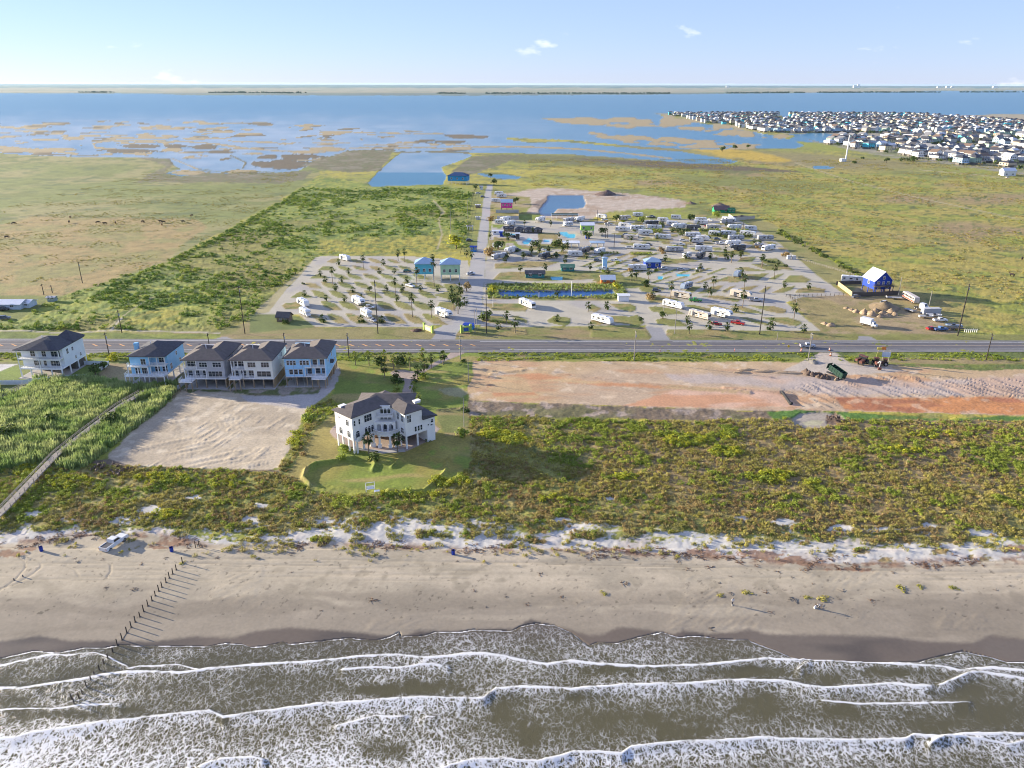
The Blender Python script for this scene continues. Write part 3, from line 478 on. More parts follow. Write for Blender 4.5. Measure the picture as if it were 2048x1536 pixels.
# muddy litter and green strip south of the site
zone([(935, 802), (1240, 812), (1500, 822), (1560, 822), (1560, 836), (1400, 842), (1200, 836), (940, 832)], blend((0.165, 0.125, 0.085), (nC, 0.45, 0.6, (0.14, 0.13, 0.06)), (nB, 0.6, 0.72, (0.30, 0.24, 0.19))), 4, 4, 3, 0.5, 0.4, vg=0.3)
zone(mp_(KC, [(290, 560), (480, 545), (800, 560), (1300, 590), (1500, 610), (1900, 590), (2700, 600), (2700, 690), (2048, 670), (1400, 640), (850, 630), (480, 670), (380, 660)]), blend((0.085, 0.17, 0.03), (nC, 0.55, 0.68, (0.16, 0.18, 0.05)), (nS, 0.62, 0.74, (0.36, 0.30, 0.24))), 5, 4, 3, 0.4, 0.4)
# --- dune scrub
SCRUB = blend((0.23, 0.225, 0.055), (nC, 0.42, 0.58, (0.28, 0.235, 0.08)), (nB, 0.55, 0.68, (0.13, 0.15, 0.04)), (nD, 0.48, 0.66, (0.235, 0.175, 0.08)))
zone([(940, 832), (1300, 842), (1560, 838), (2500, 845), (2500, 1085), (1500, 1062), (1200, 1052), (940, 1062), (500, 1068), (300, 1052), (0, 1052), (-500, 1060), (-500, 930), (100, 925), (560, 945), (640, 985), (780, 990), (870, 985), (940, 935)], SCRUB, 5, 6, 4, 0.7, 0.45, vg=1.0)
zone(mp_(KL, [(-600, 470), (60, 400), (200, 350), (500, 345), (700, 370), (1030, 375), (1040, 400), (980, 480), (900, 560), (760, 650), (640, 760), (500, 860), (410, 900), (-600, 900)]), blend((0.13, 0.17, 0.045), (nC, 0.5, 0.65, (0.19, 0.20, 0.07))), 4, 3, 2, 0.7, 0.4, vg=0.6)
zone(mp_(KM, [(420, 660), (560, 740), (420, 790), (300, 900), (200, 1060), (60, 1270), (0, 1260), (0, 1190), (180, 960), (230, 740), (320, 700)]), SCRUB, 4, 3, 2, 0.8, 0.45, vg=0.8)
# the round pan by the green strip
zone([(1583, 838), (1600, 826), (1640, 822), (1680, 828), (1692, 840), (1670, 852), (1620, 856), (1590, 850)], (0.33, 0.285, 0.23), 2, 1, 1, 0.05, 0.2, h=-0.35)
zone([(1605, 843), (1625, 838), (1650, 840), (1640, 848), (1612, 849)], (0.40, 0.37, 0.24), 2, 1, 1, 0.02, 0.2, h=-0.4)
zone(mp_(KC, [(700, 590), (760, 560), (820, 600), (780, 640), (700, 640)]), (0.19, 0.13, 0.09), 2, 2, 2, 0.7, 0.4)
# --- white dune sand, wrack, beach
duneT = yline([(-500, 1050), (0, 1048), (150, 1040), (300, 1050), (450, 1062), (560, 1048), (760, 1035), (940, 1045), (1150, 1045), (1300, 1058), (1500, 1060), (1700, 1068), (1900, 1070), (2048, 1085), (2500, 1090)], pf)
beachT = yline([(-500, 1095), (0, 1088), (150, 1070), (300, 1068), (420, 1090), (640, 1085), (760, 1090), (940, 1100), (1100, 1098), (1300, 1108), (1400, 1110), (1600, 1128), (1800, 1130), (2048, 1120), (2500, 1120)], pf)
k = sst(-8, 10, qf-duneT-9+nW*64+nW2*46); paint(ALL, k, blend(WHS, (nB, 0.5, 0.7, (0.52, 0.475, 0.42)), (nC, 0.6, 0.75, (0.47, 0.42, 0.36))), 0.35, 0.12, vg=0)
def patchy(cx, cy, rx, ry, c=WHS, a=0.2, wt=1.0):
    sel = np.where((abs(pf-cx) < rx*1.9) & (abs(qf-cy) < ry*1.9))[0]
    d = 1-np.hypot((pf[sel]-cx)/rx, (qf[sel]-cy)/ry)+nW[sel]*1.3+nW2[sel]*0.9
    paint(sel, sst(-0.1, 0.15, d)*wt, c, a, 0.15, vg=0)
for p_ in ((300, 1020, 22, 8), (260, 1040, 40, 10), (390, 995, 14, 4), (520, 1012, 12, 5), (70, 1030, 16, 7), (500, 1040, 24, 8), (1218, 997, 10, 3), (640, 1040, 30, 8), (1120, 1040, 30, 6), (1560, 1046, 28, 6), (1480, 1040, 20, 5), (1860, 1052, 20, 5), (1780, 1062, 40, 6), (1000, 1052, 30, 7), (1680, 1056, 26, 6), (1950, 1066, 40, 6)): patchy(*p_)
# green hummocks on the sand
for p_ in ((640, 1078, 22, 6), (845, 1068, 20, 6), (895, 1072, 14, 5), (935, 1072, 16, 9), (1060, 1060, 30, 9), (1180, 1070, 40, 8), (1265, 1062, 24, 12), (1070, 1082, 16, 5), (1020, 1094, 14, 5), (1660, 1110, 10, 8), (1720, 1105, 18, 8), (1770, 1122, 14, 7), (1860, 1085, 20, 7), (1880, 1105, 16, 8), (1970, 1120, 14, 9), (1940, 1118, 10, 5), (1560, 1075, 30, 7), (1640, 1072, 40, 9), (1780, 1078, 50, 9), (1900, 1078, 40, 7), (1500, 1062, 40, 9), (540, 1100-40, 30, 6), (1420, 1058, 30, 8), (1460, 1108, 6, 4), (1545, 1098, 8, 4), (1610, 1088, 12, 4), (200, 1055, 40, 8), (100, 1050, 30, 8)):
    cx, cy, rx, ry = p_
    sel = np.where((abs(pf-cx) < rx*1.9) & (abs(qf-cy) < ry*1.9))[0]
    d = 1-np.hypot((pf[sel]-cx)/rx, (qf[sel]-cy)/ry)+nW[sel]*1.5+nW2[sel]*1.2
    paint(sel, sst(-0.15, 0.2, d), SCRUB, 0.6, 0.4, vg=1.0)
k = sst(-4, 5, qf-beachT+nW*10+nW2*5)
BEACH = blend((0.41, 0.35, 0.25), (nC, 0.45, 0.65, (0.355, 0.305, 0.22)), (nS, 0.48, 0.62, (0.46, 0.39, 0.28)), (nB, 0.62, 0.74, (0.34, 0.29, 0.205)))
paint(ALL, k, BEACH, 0.03, 0.12, vg=0)
damp = sst(1165, 1235, qf+nW*60+20*(fbm(xf*0.15, yf, 7, 3, 51, 0)-0.5)*2)*k; paint(ALL, damp*0.8, (0.26, 0.22, 0.165), None, 0.1)
# rusty sargassum wrack line
wr = np.exp(-((qf-beachT-2-6*(nW))/8.0)**2)*sst(0.44, 0.60, fbm(xf, yf*1.3, 2.4, 4, 61))*sst(0.35, 0.5, fbm(xf, yf, 30, 2, 62)+0.06)
paint(ALL, wr*0.85, (0.22, 0.125, 0.075), 0.22, 0.4)
for p_ in ((345, 1088, 36, 9), (322, 1095, 22, 6), (1400, 1105, 30, 7), (1530, 1112, 46, 9), (1580, 1122, 26, 7), (20, 1110, 26, 7), (60, 1100, 24, 5), (1240, 1100, 40, 4), (2030, 1100, 30, 8), (1700, 1142, 40, 4)):
    patchy(*p_, c=(0.24, 0.135, 0.08), a=0.35, wt=0.85)
tide = fbm(xf*0.10, yf*0.8+6*(nC-0.5), 5, 3, 52, 0.0); tb = sst(1160, 1200, qf)*(qf < 1290)
paint(ALL, tb*sst(0.52, 0.62, tide)*0.55, (0.22, 0.185, 0.135)); paint(ALL, tb*sst(0.60, 0.70, 1-tide)*0.4, (0.45, 0.385, 0.28))
# wheel tracks on the sand: shallow grooves
trk = np.zeros(len(xf))
for pts in (mp_(S1, [(0, 470), (100, 440), (200, 380), (245, 340), (230, 310), (180, 300)]), mp_(S1, [(0, 480), (90, 420), (150, 350), (150, 310), (110, 285)]), mp_(S1, [(625, 405), (650, 370), (650, 330), (600, 300), (500, 290)]), mp_(S1, [(380, 335), (440, 360), (465, 395)]), [(700, 1125), (1200, 1128), (1700, 1142), (2100, 1148)], [(380, 1118), (700, 1122), (1200, 1133), (2100, 1152)], [(-50, 1130), (300, 1128), (700, 1135)], mp_(S3, [(0, 345), (1000, 350), (2100, 325)])):
    trk = np.maximum(trk, np.exp(-(line_d(pf, qf, pts)/1.6)**2))
hz -= trk*0.09; col *= (1-0.14*trk)[:, None]
# wet sand and the slope into the sea
wetl = yline(WETLINE, pf); wet = sst(-5, 5, qf-wetl+nW2*4)
paint(ALL, wet, blend((0.145, 0.115, 0.085), (nC, 0.35, 0.65, (0.10, 0.082, 0.064)), (nS, 0.5, 0.7, (0.15, 0.122, 0.092))), 0.0, 0.08)
rgh = rgh*(1-wet)+0.42*wet
seal = yline(CREST_A, pf)
_bx = np.arange(-1200, 3300, 10.0); _sm = np.convolve(np.interp(_bx, *np.array(sorted(CREST_A)).T), np.ones(21)/21, 'same'); _sm[:12] = _sm[12]; _sm[-12:] = _sm[-13]
hz = np.where(qf > 1100, np.where(qf > seal+0.5, -0.35, hz+0.03+np.clip((np.interp(pf, _bx, _sm)-qf)*0.003, 0, 0.35)), hz)
# machine tracks on the bare lot and ripples on the beach
lot = sst(-2, 6, poly_sd(pf, qf, mp_(KL, [(1060, 420), (1500, 445), (1790, 520), (1640, 850), (1560, 880), (760, 872), (645, 830), (900, 560)])))*(qf > 775)*(qf < 950)
for ang, sd_, wt in ((0.5, 201, 1.0), (1.25, 202, 0.8), (-0.6, 203, 0.6)):
    ca, sa = math.cos(ang), math.sin(ang); st_ = fbm((xf*ca+yf*sa)*0.07, -xf*sa+yf*ca, 0.8, 2, sd_, 0.0); ms_ = sst(0.5, 0.65, fbm(xf, yf, 9, 2, sd_+10)); hz += lot*ms_*wt*0.16*sst(0.5, 0.8, st_)
rip = (qf > 1105)*(qf < 1260); bt_ = sst(0.58, 0.7, fbm(xf, yf, 12, 3, 211)); hz += rip*bt_*0.07*fbm((xf*.8+yf*.6)*0.25, -xf*.6+yf*.8, 0.7, 2, 212, 0.0)
st2 = sst(0.60, 0.74, fbm(xf*0.05, yf, 0.55, 2, 213, 0.0))*(qf > 1118)*(qf < 1165); hz -= st2*0.05; col *= (1-0.10*st2)[:, None]
spk = sst(0.78, 0.84, fbm(xf, yf, 0.7, 2, 214))*(qf > 1100)*(qf < 1240); col *= (1-0.45*spk)[:, None]
# relief from the zones' own roughness
nr = fbm(xf, yf, 1.0, 2, 71)*0.45+fbm(xf, yf, 2.4, 2, 72)*0.5+fbm(xf, yf, 11.0, 2, 73)*0.5
z = hz+amp*(nr-0.72)*np.clip(1.25-dist/900, 0.5, 1)
z = np.where(wat > 0.5, np.minimum(z, -0.05), z)
# dunes swell
z += 0.9*np.exp(-((qf-1050)/22.0)**2)*(fbm(xf, yf*1.4, 16, 2, 81)-0.35)*(qf > 960)*(qf < 1110)

def grid_mesh(name, X, Y, Z, attrs, colr):
    ny, nx = X.shape; me = bpy.data.meshes.new(name)
    co = np.stack([X.ravel(), Y.ravel(), Z.ravel()], 1).astype(np.float32)
    i = np.arange(ny*nx).reshape(ny, nx); q = np.stack([i[:-1, :-1], i[:-1, 1:], i[1:, 1:], i[1:, :-1]], -1).reshape(-1, 4)
    return me, co, q
def fill_mesh(me, co, q, attrs, colr):
    me.vertices.add(len(co)); me.vertices.foreach_set('co', co.ravel())
    me.loops.add(len(q)*4); me.loops.foreach_set('vertex_index', q.ravel().astype(np.int32))
    me.polygons.add(len(q)); me.polygons.foreach_set('loop_start', np.arange(0, len(q)*4, 4, dtype=np.int32))
    me.polygons.foreach_set('loop_total', np.full(len(q), 4, np.int32)) if False else None
    me.polygons.foreach_set('use_smooth', np.ones(len(q), bool))
    me.update(calc_edges=True)
    for n_, a_ in attrs.items():
        at = me.attributes.new(n_, 'FLOAT', 'POINT'); at.data.foreach_set('value', a_.astype(np.float32))
    ca = me.attributes.new('tint', 'FLOAT_COLOR', 'POINT'); ca.data.foreach_set('color', np.concatenate([colr, np.ones((len(colr), 1))], 1).astype(np.float32).ravel())
def ground_mat():
    m = bpy.data.materials.new('ground_cover'); N, L = nodes_of(m); b = N['Principled BSDF']
    at = N.new('ShaderNodeAttribute'); at.attribute_name = 'tint'
    aw = N.new('ShaderNodeAttribute'); aw.attribute_name = 'water'; av = N.new('ShaderNodeAttribute'); av.attribute_name = 'vary'; ar = N.new('ShaderNodeAttribute'); ar.attribute_name = 'rough'
    g = N.new('ShaderNodeNewGeometry')
    def noise(sc, det, vec=None):
        n = N.new('ShaderNodeTexNoise'); n.inputs['Scale'].default_value = sc; n.inputs['Detail'].default_value = det; n.inputs['Roughness'].default_value = 0.65
        L.new(vec or g.outputs['Position'], n.inputs['Vector']); return n.outputs['Fac']
    def math_(op, a, b_=None, c_=None):
        n = N.new('ShaderNodeMath'); n.operation = op
        for i, v in enumerate((a, b_, c_)):
            if v is None: continue
            if isinstance(v, (int, float)): n.inputs[i].default_value = v
            else: L.new(v, n.inputs[i])
        return n.outputs[0]
    n1 = noise(1.3, 6); n2 = noise(0.13, 6)
    s = math_('ADD', math_('MULTIPLY', math_('SUBTRACT', n1, 0.5), 4.6), math_('MULTIPLY', math_('SUBTRACT', n2, 0.5), 3.6))
    f = math_('MAXIMUM', math_('ADD', 1.0, math_('MULTIPLY', s, av.outputs['Fac'])), 0.15)
    sc = N.new('ShaderNodeVectorMath'); sc.operation = 'SCALE'; L.new(at.outputs['Color'], sc.inputs[0]); L.new(f, sc.inputs['Scale'])
    L.new(sc.outputs[0], b.inputs['Base Color']); L.new(ar.outputs['Fac'], b.inputs['Roughness']); b.inputs['Specular IOR Level'].default_value = 0.3
    bp = N.new('ShaderNodeBump'); bp.inputs['Distance'].default_value = 0.25; L.new(n1, bp.inputs['Height']); L.new(av.outputs['Fac'], bp.inputs['Strength']); L.new(bp.outputs[0], b.inputs['Normal'])
    # water
    wb = N.new('ShaderNodeBsdfPrincipled'); wb.inputs['Roughness'].default_value = 0.28; wb.inputs['IOR'].default_value = 1.33
    wsc = N.new('ShaderNodeVectorMath'); wsc.operation = 'SCALE'; L.new(at.outputs['Color'], wsc.inputs[0])
    mpn = N.new('ShaderNodeMapping'); mpn.inputs['Scale'].default_value = (0.25, 1.0, 1.0); L.new(g.outputs['Position'], mpn.inputs[0])
    n3 = noise(0.012, 8, mpn.outputs[0]); n4 = noise(0.35, 4)
    L.new(math_('ADD', 0.75, math_('MULTIPLY', n3, 0.5)), wsc.inputs['Scale']); L.new(wsc.outputs[0], wb.inputs['Base Color'])
    bw = N.new('ShaderNodeBump'); bw.inputs['Distance'].default_value = 0.35; bw.inputs['Strength'].default_value = 0.8; L.new(n4, bw.inputs['Height']); L.new(bw.outputs[0], wb.inputs['Normal'])
    k = N.new('ShaderNodeMapRange'); k.inputs[1].default_value = 0.42; k.inputs[2].default_value = 0.58; L.new(aw.outputs['Fac'], k.inputs[0])
    ms = N.new('ShaderNodeMixShader'); L.new(k.outputs[0], ms.inputs[0]); L.new(b.outputs[0], ms.inputs[1]); L.new(wb.outputs[0], ms.inputs[2])
    L.new(ms.outputs[0], N['Material Output'].inputs[0])
    return m
GM = ground_mat()
me, co, q = grid_mesh('terrain', X, Y, z.reshape(X.shape), None, None)
fq = q[:, 0]; wq = (wat[q].mean(1) > 0.5); fp = pf[fq]; fy = qf[fq]
zid = np.zeros(len(q), int)                                   # 0 fields, 1 water, 2 beach, 3 dunes, 4 building land, 5 park ground, 6 far land
zid[fy > 703] = 4; zid[(fy > 940) | ((fy > 832) & (fp > 940))] = 3; zid[fy > beachT[fq]] = 2
zid[(fy > 436) & (fy < 668) & (fp > 530) & (poly_sd(fp, fy, [(640, 510), (985, 432), (1480, 432), (1700, 590), (1650, 668), (520, 668), (535, 628)]) > 0)] = 5
zid[fy < 192] = 6; zid[wq] = 1
for i_, (nm, _) in enumerate((('field', ''), ('bay_water', ''), ('beach', ''), ('dune_ground', ''), ('cleared_ground', ''), ('park_ground', ''), ('far_land', ''))):
    qq = q[zid == i_]
    if not len(qq): continue
    u, inv = np.unique(qq, return_inverse=True); inv = inv.reshape(qq.shape)
    m_ = bpy.data.meshes.new(nm)
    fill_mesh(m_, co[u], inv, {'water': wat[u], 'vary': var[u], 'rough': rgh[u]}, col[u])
    o = link_mesh(nm, m_, GM); tag(o, kind='structure')
def gz(x, y):
    "terrain height near a point"
    a, b_ = P(x, y); yi = np.interp(b_, np.array(pys)[::-1], np.arange(len(pys))[::-1]); j = int(round(yi))
    row = X[j]; i = int(np.clip(np.searchsorted(row, x), 0, NX-1)); return float(z.reshape(X.shape)[j, i])
def gzv(xs, ys):
    "the same for arrays"
    _, b_ = P(xs, ys); j = np.rint(np.interp(Yrow_key(ys), YK, np.arange(len(YK)))).astype(int)
    t = xs/(0.735*(Y[j, 0]*_ct+H*_st)); i = np.clip(np.rint((t+1.12)/2.24*(NX-1)).astype(int), 0, NX-1)
    return Z2[j, i], j, i
YK = 1.0-1.0/Y[:, 0]*50; Yrow_key = lambda ys: 1.0-50.0/ys
Z2 = z.reshape(X.shape); VEG = veg.reshape(X.shape); 

# ------------------------------------------------------------------ sea with breaking waves
CR = {
 'b': (mp_(S1, [(-600, 940), (0, 912), (150, 880), (300, 845), (400, 850), (560, 835), (640, 860), (700, 895), (760, 925)]), 0.12, 3.0),
 'b2': (mp_(S1, [(740, 930), (820, 915), (1040, 905), (1170, 935)]), 0.08, 2.0),
 'c': (mp_(S1, [(-600, 1080), (0, 1045), (130, 1045), (350, 1010), (520, 985), (600, 965), (760, 950), (900, 950), (1060, 955), (1200, 935), (1300, 925), (1500, 905), (1700, 895), (1900, 885)])+mp_(S2, [(0, 865), (80, 855), (270, 850), (420, 868), (560, 855), (660, 845), (770, 840), (870, 850), (1000, 880), (1150, 905), (1300, 885), (1500, 905), (1800, 918)])+mp_(S3, [(0, 912), (150, 910), (350, 890), (550, 872), (740, 878), (900, 885), (1150, 895), (1400, 905), (1560, 915), (1680, 940), (1850, 922), (2048, 940), (2600, 950)]), 0.3, 5.5),
 'd': (mp_(S2, [(-60, 935), (150, 920), (300, 925), (430, 905), (520, 910), (590, 930)]), 0.22, 4.0),
 'd2': (mp_(S3, [(715, 938), (760, 912), (800, 905)]), 0.2, 3.0), 'd3': (mp_(S3, [(1520, 1040), (1620, 1000), (1720, 960), (1800, 955), (1950, 975), (2048, 995), (2500, 1010)]), 0.35, 5.5),
 'e': (mp_(S1, [(-600, 1370), (0, 1340), (100, 1335), (200, 1305), (400, 1275), (600, 1245), (800, 1225), (1000, 1200), (1230, 1180), (1310, 1215), (1500, 1190), (1700, 1160), (1850, 1140), (2048, 1130)])+mp_(S2, [(180, 1118), (400, 1100), (600, 1105), (780, 1105), (850, 1050), (1000, 1040), (1150, 1045), (1300, 1050), (1500, 1035), (1700, 1025), (1880, 1020)])+mp_(S3, [(0, 1025), (200, 1010), (400, 1000), (640, 1003), (760, 1030), (880, 1045), (1050, 1035), (1300, 1020), (1520, 1040)]), 0.45, 6.5),
 'f': (mp_(S2, [(-100, 1270), (0, 1245), (150, 1210), (330, 1210)]), 0.25, 3.5), 'f2': (mp_(S2, [(415, 1228), (440, 1215), (510, 1210)]), 0.2, 3.0), 'f3': (mp_(S3, [(850, 1115), (1100, 1135), (1740, 1128)]), 0.15, 3.0),
 'g': (mp_(S2, [(500, 1540), (590, 1500), (700, 1470), (900, 1465), (1100, 1480), (1200, 1455), (1300, 1425), (1450, 1420), (1590, 1430), (1640, 1395), (1800, 1375)])+mp_(S3, [(0, 1365), (300, 1355), (500, 1340), (800, 1350), (1100, 1355), (1350, 1345), (1400, 1320), (1550, 1335), (1700, 1315), (2048, 1315), (2600, 1320)]), 0.55, 8.0),
 'g2': (mp_(S3, [(1480, 1375), (1600, 1335), (1800, 1350), (1950, 1380), (2048, 1360), (2500, 1370)]), 0.4, 6.0), 'h': (mp_(S1, [(1150, 1520), (1180, 1500), (1300, 1460), (1480, 1450), (1560, 1470)]), 0.4, 5.0),
 'i': (mp_(S1, [(-600, 1200), (100, 1165), (300, 1165), (500, 1140), (720, 1135)]), 0.12, 2.0),
}
spy = [1640-1.45*i for i in range(int((1640-1232)/1.45))]
SX, SY = fan(spy, 1180, -1.1, 1.1); sp_, sq = P(SX, SY); sp_ = sp_.ravel(); sq = sq.ravel(); sx, sy = SX.ravel(), SY.ravel()
w1 = fbm(sp_, sq*1.3, 26, 3, 91, 0)-0.5; w2 = fbm(sx, sy, 1.6, 3, 92)-0.5; w3 = fbm(sx, sy, 14, 3, 93); w4 = fbm(sx*0.4, sy, 40, 2, 94)
dens = 0.30+0.5*(w3-0.5); crest = np.zeros(len(sx)); zs = np.zeros(len(sx))
zs += 0.05*(fbm(sx*0.35, sy, 5, 3, 95, 0)-0.5)
face_shade = np.zeros(len(sx))
for nm, (pts, hh, th) in CR.items():
    a = np.array(sorted(pts)); x0, x1 = a[0, 0], a[-1, 0]
    yc = np.interp(sp_, a[:, 0], a[:, 1])+w1*3.0+w2*3.0
    inx = sst(x0-8, x0+10, sp_)*(1-sst(x1-10, x1+8, sp_))
    d = sq-yc                                                # >0 is the seaward side
    wv_n = np.clip(0.45+1.3*(fbm(sx, sy*0.6, 7, 3, 98, 0)), 0.5, 1.7); cm_ = np.exp(-((d-th*0.22)/((th*0.36+1.0)*wv_n))**2)*inx; crest = np.maximum(crest, cm_*np.clip(0.35+1.15*(w2+0.5), 0, 1.1))
    prof = np.where(d < 0, np.exp(-(d/3.5)**2), np.exp(-(d/16.0)**2)); zs += hh*0.85*prof*inx
    dens = np.maximum(dens, inx*np.where(d > 0, np.exp(-d/(30+70*hh)), np.exp(d/3.0))*(0.34+0.55*hh)*(0.5+1.0*w3))
    face_shade += inx*np.exp(-((d+5)/4.0)**2)*(hh > 0.2)
seax = yline(CREST_A, sp_)+w1*2+w2*2.0
da = sq-seax
crest = np.maximum(crest, np.exp(-((da-1.0)/1.5)**2)*np.clip(0.35+1.6*w2+0.9*fbm(sx, sy, 8, 2, 97), 0, 0.9))
dens = np.where(da > 0, dens, 0); dens *= sst(0, 8, da)*0.6+0.4
for line in (mp_(S2, [(290, 855), (430, 780), (470, 745)]), mp_(S1, [(1220, 920), (1330, 850), (1400, 790)]), mp_(S1, [(1470, 805), (1560, 860)]), mp_(S1, [(1500, 900), (1620, 850), (1680, 790)]), mp_(S2, [(880, 850), (930, 780), (960, 710)]), mp_(S2, [(80, 850), (130, 810), (240, 770)]), mp_(S3, [(0, 735), (300, 745), (640, 770), (900, 745), (1100, 770), (1300, 755), (1420, 790)])):
    crest = np.maximum(crest, 0.55*np.exp(-(line_d(sp_+w2*4, sq, line)/1.3)**2)*np.clip(0.4+1.5*w2, 0, 1))
for cx, cy, rx, ry in ((837, 1375, 80, 16), (1007, 1423, 30, 36), (1059, 1471, 32, 30), (1247, 1437, 110, 20), (1161, 1396, 50, 12), (1349, 1464, 70, 22), (1526, 1418, 66, 32), (1655, 1362, 34, 16), (1683, 1423, 42, 20), (1946, 1382, 62, 22), (1963, 1423, 80, 22), (1895, 1447, 80, 14), (451, 1444, 18, 10), (20, 1406, 50, 34), (137, 1430, 130, 10), (239, 1420, 60, 10), (1500, 1345, 80, 10), (1800, 1345, 90, 10), (760, 1380, 60, 12), (770, 1500, 60, 20), (1240, 1340, 90, 10)):
    d = np.hypot((sp_-cx)/rx, (sq-cy)/ry)+w1*1.6; dens *= 1-0.8*np.exp(-d**2*1.1)
dens += 0.12*sst(500, 0, sp_)*(sq > 1380)+0.10*sst(1440, 1520, sq)*(sp_ < 900)+0.07*sst(1460, 1520, sq)
dens = np.clip(dens*0.88, 0, 1.0)
brown = sst(1230, 1330, sq); scol = np.array((0.13, 0.105, 0.078))[None, :]*(1-brown[:, None])+np.array((0.118, 0.105, 0.055))[None, :]*brown[:, None]
scol = scol*(0.60+0.35*w4)[:, None]
scol *= (1-0.25*np.clip(face_shade, 0, 1))[:, None]*np.array((1, 1, 0.95))  # wave-face shading painted darker into the water ahead of the higher crests
zs = np.where(da > 0, zs+0.04, -0.5)
sm = bpy.data.materials.new('sea_water'); N, L = nodes_of(sm); b = N['Principled BSDF']
def A_(n_):
    a = N.new('ShaderNodeAttribute'); a.attribute_name = n_; return a
g = N.new('ShaderNodeNewGeometry')
# warp the lookup so that the foam cells curl
wn_ = N.new('ShaderNodeTexNoise'); wn_.inputs['Scale'].default_value = 0.5; wn_.inputs['Detail'].default_value = 3; L.new(g.outputs['Position'], wn_.inputs['Vector'])
wv_ = N.new('ShaderNodeVectorMath'); wv_.operation = 'MULTIPLY_ADD'; wv_.inputs[1].default_value = (1.6, 1.6, 0); L.new(wn_.outputs['Color'], wv_.inputs[0]); L.new(g.outputs['Position'], wv_.inputs[2])
mpn = N.new('ShaderNodeMapping'); mpn.inputs['Scale'].default_value = (1.25, 0.8, 0.0); mpn.inputs['Rotation'].default_value = (0, 0, 0.25); L.new(wv_.outputs[0], mpn.inputs[0])
def M_(op, a, b_=None, c_=None, clamp=False):
    n = N.new('ShaderNodeMath'); n.operation = op; n.use_clamp = clamp
    for i, v in enumerate((a, b_, c_)):
        if v is None: continue
        if isinstance(v, (int, float)): n.inputs[i].default_value = v
        else: L.new(v, n.inputs[i])
    return n.outputs[0]
def vor(sc):
    v = N.new('ShaderNodeTexVoronoi'); v.feature = 'DISTANCE_TO_EDGE'; v.inputs['Scale'].default_value = sc; v.inputs['Randomness'].default_value = 1.0; L.new(mpn.outputs[0], v.inputs['Vector']); return v.outputs['Distance']
v1, v2 = vor(1.05), vor(2.3)
nf = N.new('ShaderNodeTexNoise'); nf.inputs['Scale'].default_value = 0.9; nf.inputs['Detail'].default_value = 7; nf.inputs['Roughness'].default_value = 0.72; L.new(mpn.outputs[0], nf.inputs['Vector'])
ad = A_('foam').outputs['Fac']; ac = A_('crest').outputs['Fac']
# threshold on the cell walls widens with density
cell = M_('MINIMUM', v1, M_('MULTIPLY', v2, 1.25))
lim = M_('MULTIPLY', M_('MULTIPLY', ad, M_('ADD', -0.45, M_('MULTIPLY', nf.outputs['Fac'], 2.9))), 0.25)
lace = M_('MULTIPLY', M_('SUBTRACT', lim, M_('SUBTRACT', cell, M_('MULTIPLY', M_('SUBTRACT', nf.outputs['Fac'], 0.5), 0.16))), 11.0, clamp=True)
lace = M_('MULTIPLY', lace, M_('MULTIPLY', ad, 2.2, clamp=True))
crs = M_('MULTIPLY', M_('SUBTRACT', M_('ADD', ac, M_('MULTIPLY', M_('SUBTRACT', nf.outputs['Fac'], 0.5), 1.3)), 0.38), 2.8, clamp=True)
foam = M_('MAXIMUM', lace, crs)
ct = A_('tint')
mx = N.new('ShaderNodeMixRGB'); L.new(foam, mx.inputs[0]); L.new(ct.outputs['Color'], mx.inputs[1]); mx.inputs[2].default_value = (0.68, 0.68, 0.67, 1)
L.new(mx.outputs[0], b.inputs['Base Color']); b.inputs['IOR'].default_value = 1.33
L.new(M_('ADD', 0.16, M_('MULTIPLY', foam, 0.6)), b.inputs['Roughness'])
bp = N.new('ShaderNodeBump'); bp.inputs['Distance'].default_value = 0.12; bp.inputs['Strength'].default_value = 0.8
L.new(M_('ADD', M_('MULTIPLY', foam, 0.5), nf.outputs['Fac']), bp.inputs['Height']); L.new(bp.outputs[0], b.inputs['Normal'])
me_, co_, q_ = grid_mesh('sea', SX, SY, zs, None, None)
fill_mesh(me_, co_, q_, {'foam': dens, 'crest': crest}, scol)
tag(link_mesh('sea_water', me_, sm), kind='structure')
# seabed under the swell and far beyond the frame
mb = MB(); mb.poly([(-60000, -3000, -1.4), (60000, -3000, -1.4), (60000, 58000, -1.4), (-60000, 58000, -1.4)], [(0, 1, 2, 3)])
tag(mb.build('base_ground', mat('base_earth', (0.12, 0.11, 0.08))), kind='structure')
# ------------------------------------------------------------------ highway and paint
def road_strip(name, pts_top, pts_bot, z_, m, label=None):
    mb = MB(); a = [G(*p) for p in pts_top]; b = [G(*p) for p in pts_bot]; n = len(a)
    P_ = [(x, y, z_) for x, y in a]+[(x, y, z_) for x, y in b]
    mb.poly(P_, [(i, i+1, n+i+1, n+i) for i in range(n-1)])
    return mb.build(name, m)
def road_mat(name, rgb, var=0.12):
    m = mat(name, rgb, rough=0.85, var=var, vscale=0.35, bump=0.01, bscale=9)
    return m
xs_ = [-900, -300, 200, 700, 1200, 1700, 2300, 2900]
def ry(px_, a, b): return a+(b-a)*(px_/2048.0)
ASPH = road_mat('asphalt', (0.125, 0.12, 0.125)); SHLD = road_mat('road_shoulder', (0.20, 0.195, 0.185)); WORN = road_mat('worn_asphalt', (0.155, 0.15, 0.15))
tag(road_strip('highway', [(x, ry(x, 677.6, 681.4)) for x in xs_], [(x, ry(x, 706.3, 704.2)) for x in xs_], 0.10, SHLD), kind='structure')
tag(road_strip('highway_lanes', [(x, ry(x, 680.0, 684.6)) for x in xs_], [(x, ry(x, 702.0, 699.3)) for x in xs_], 0.13, ASPH), kind='structure')
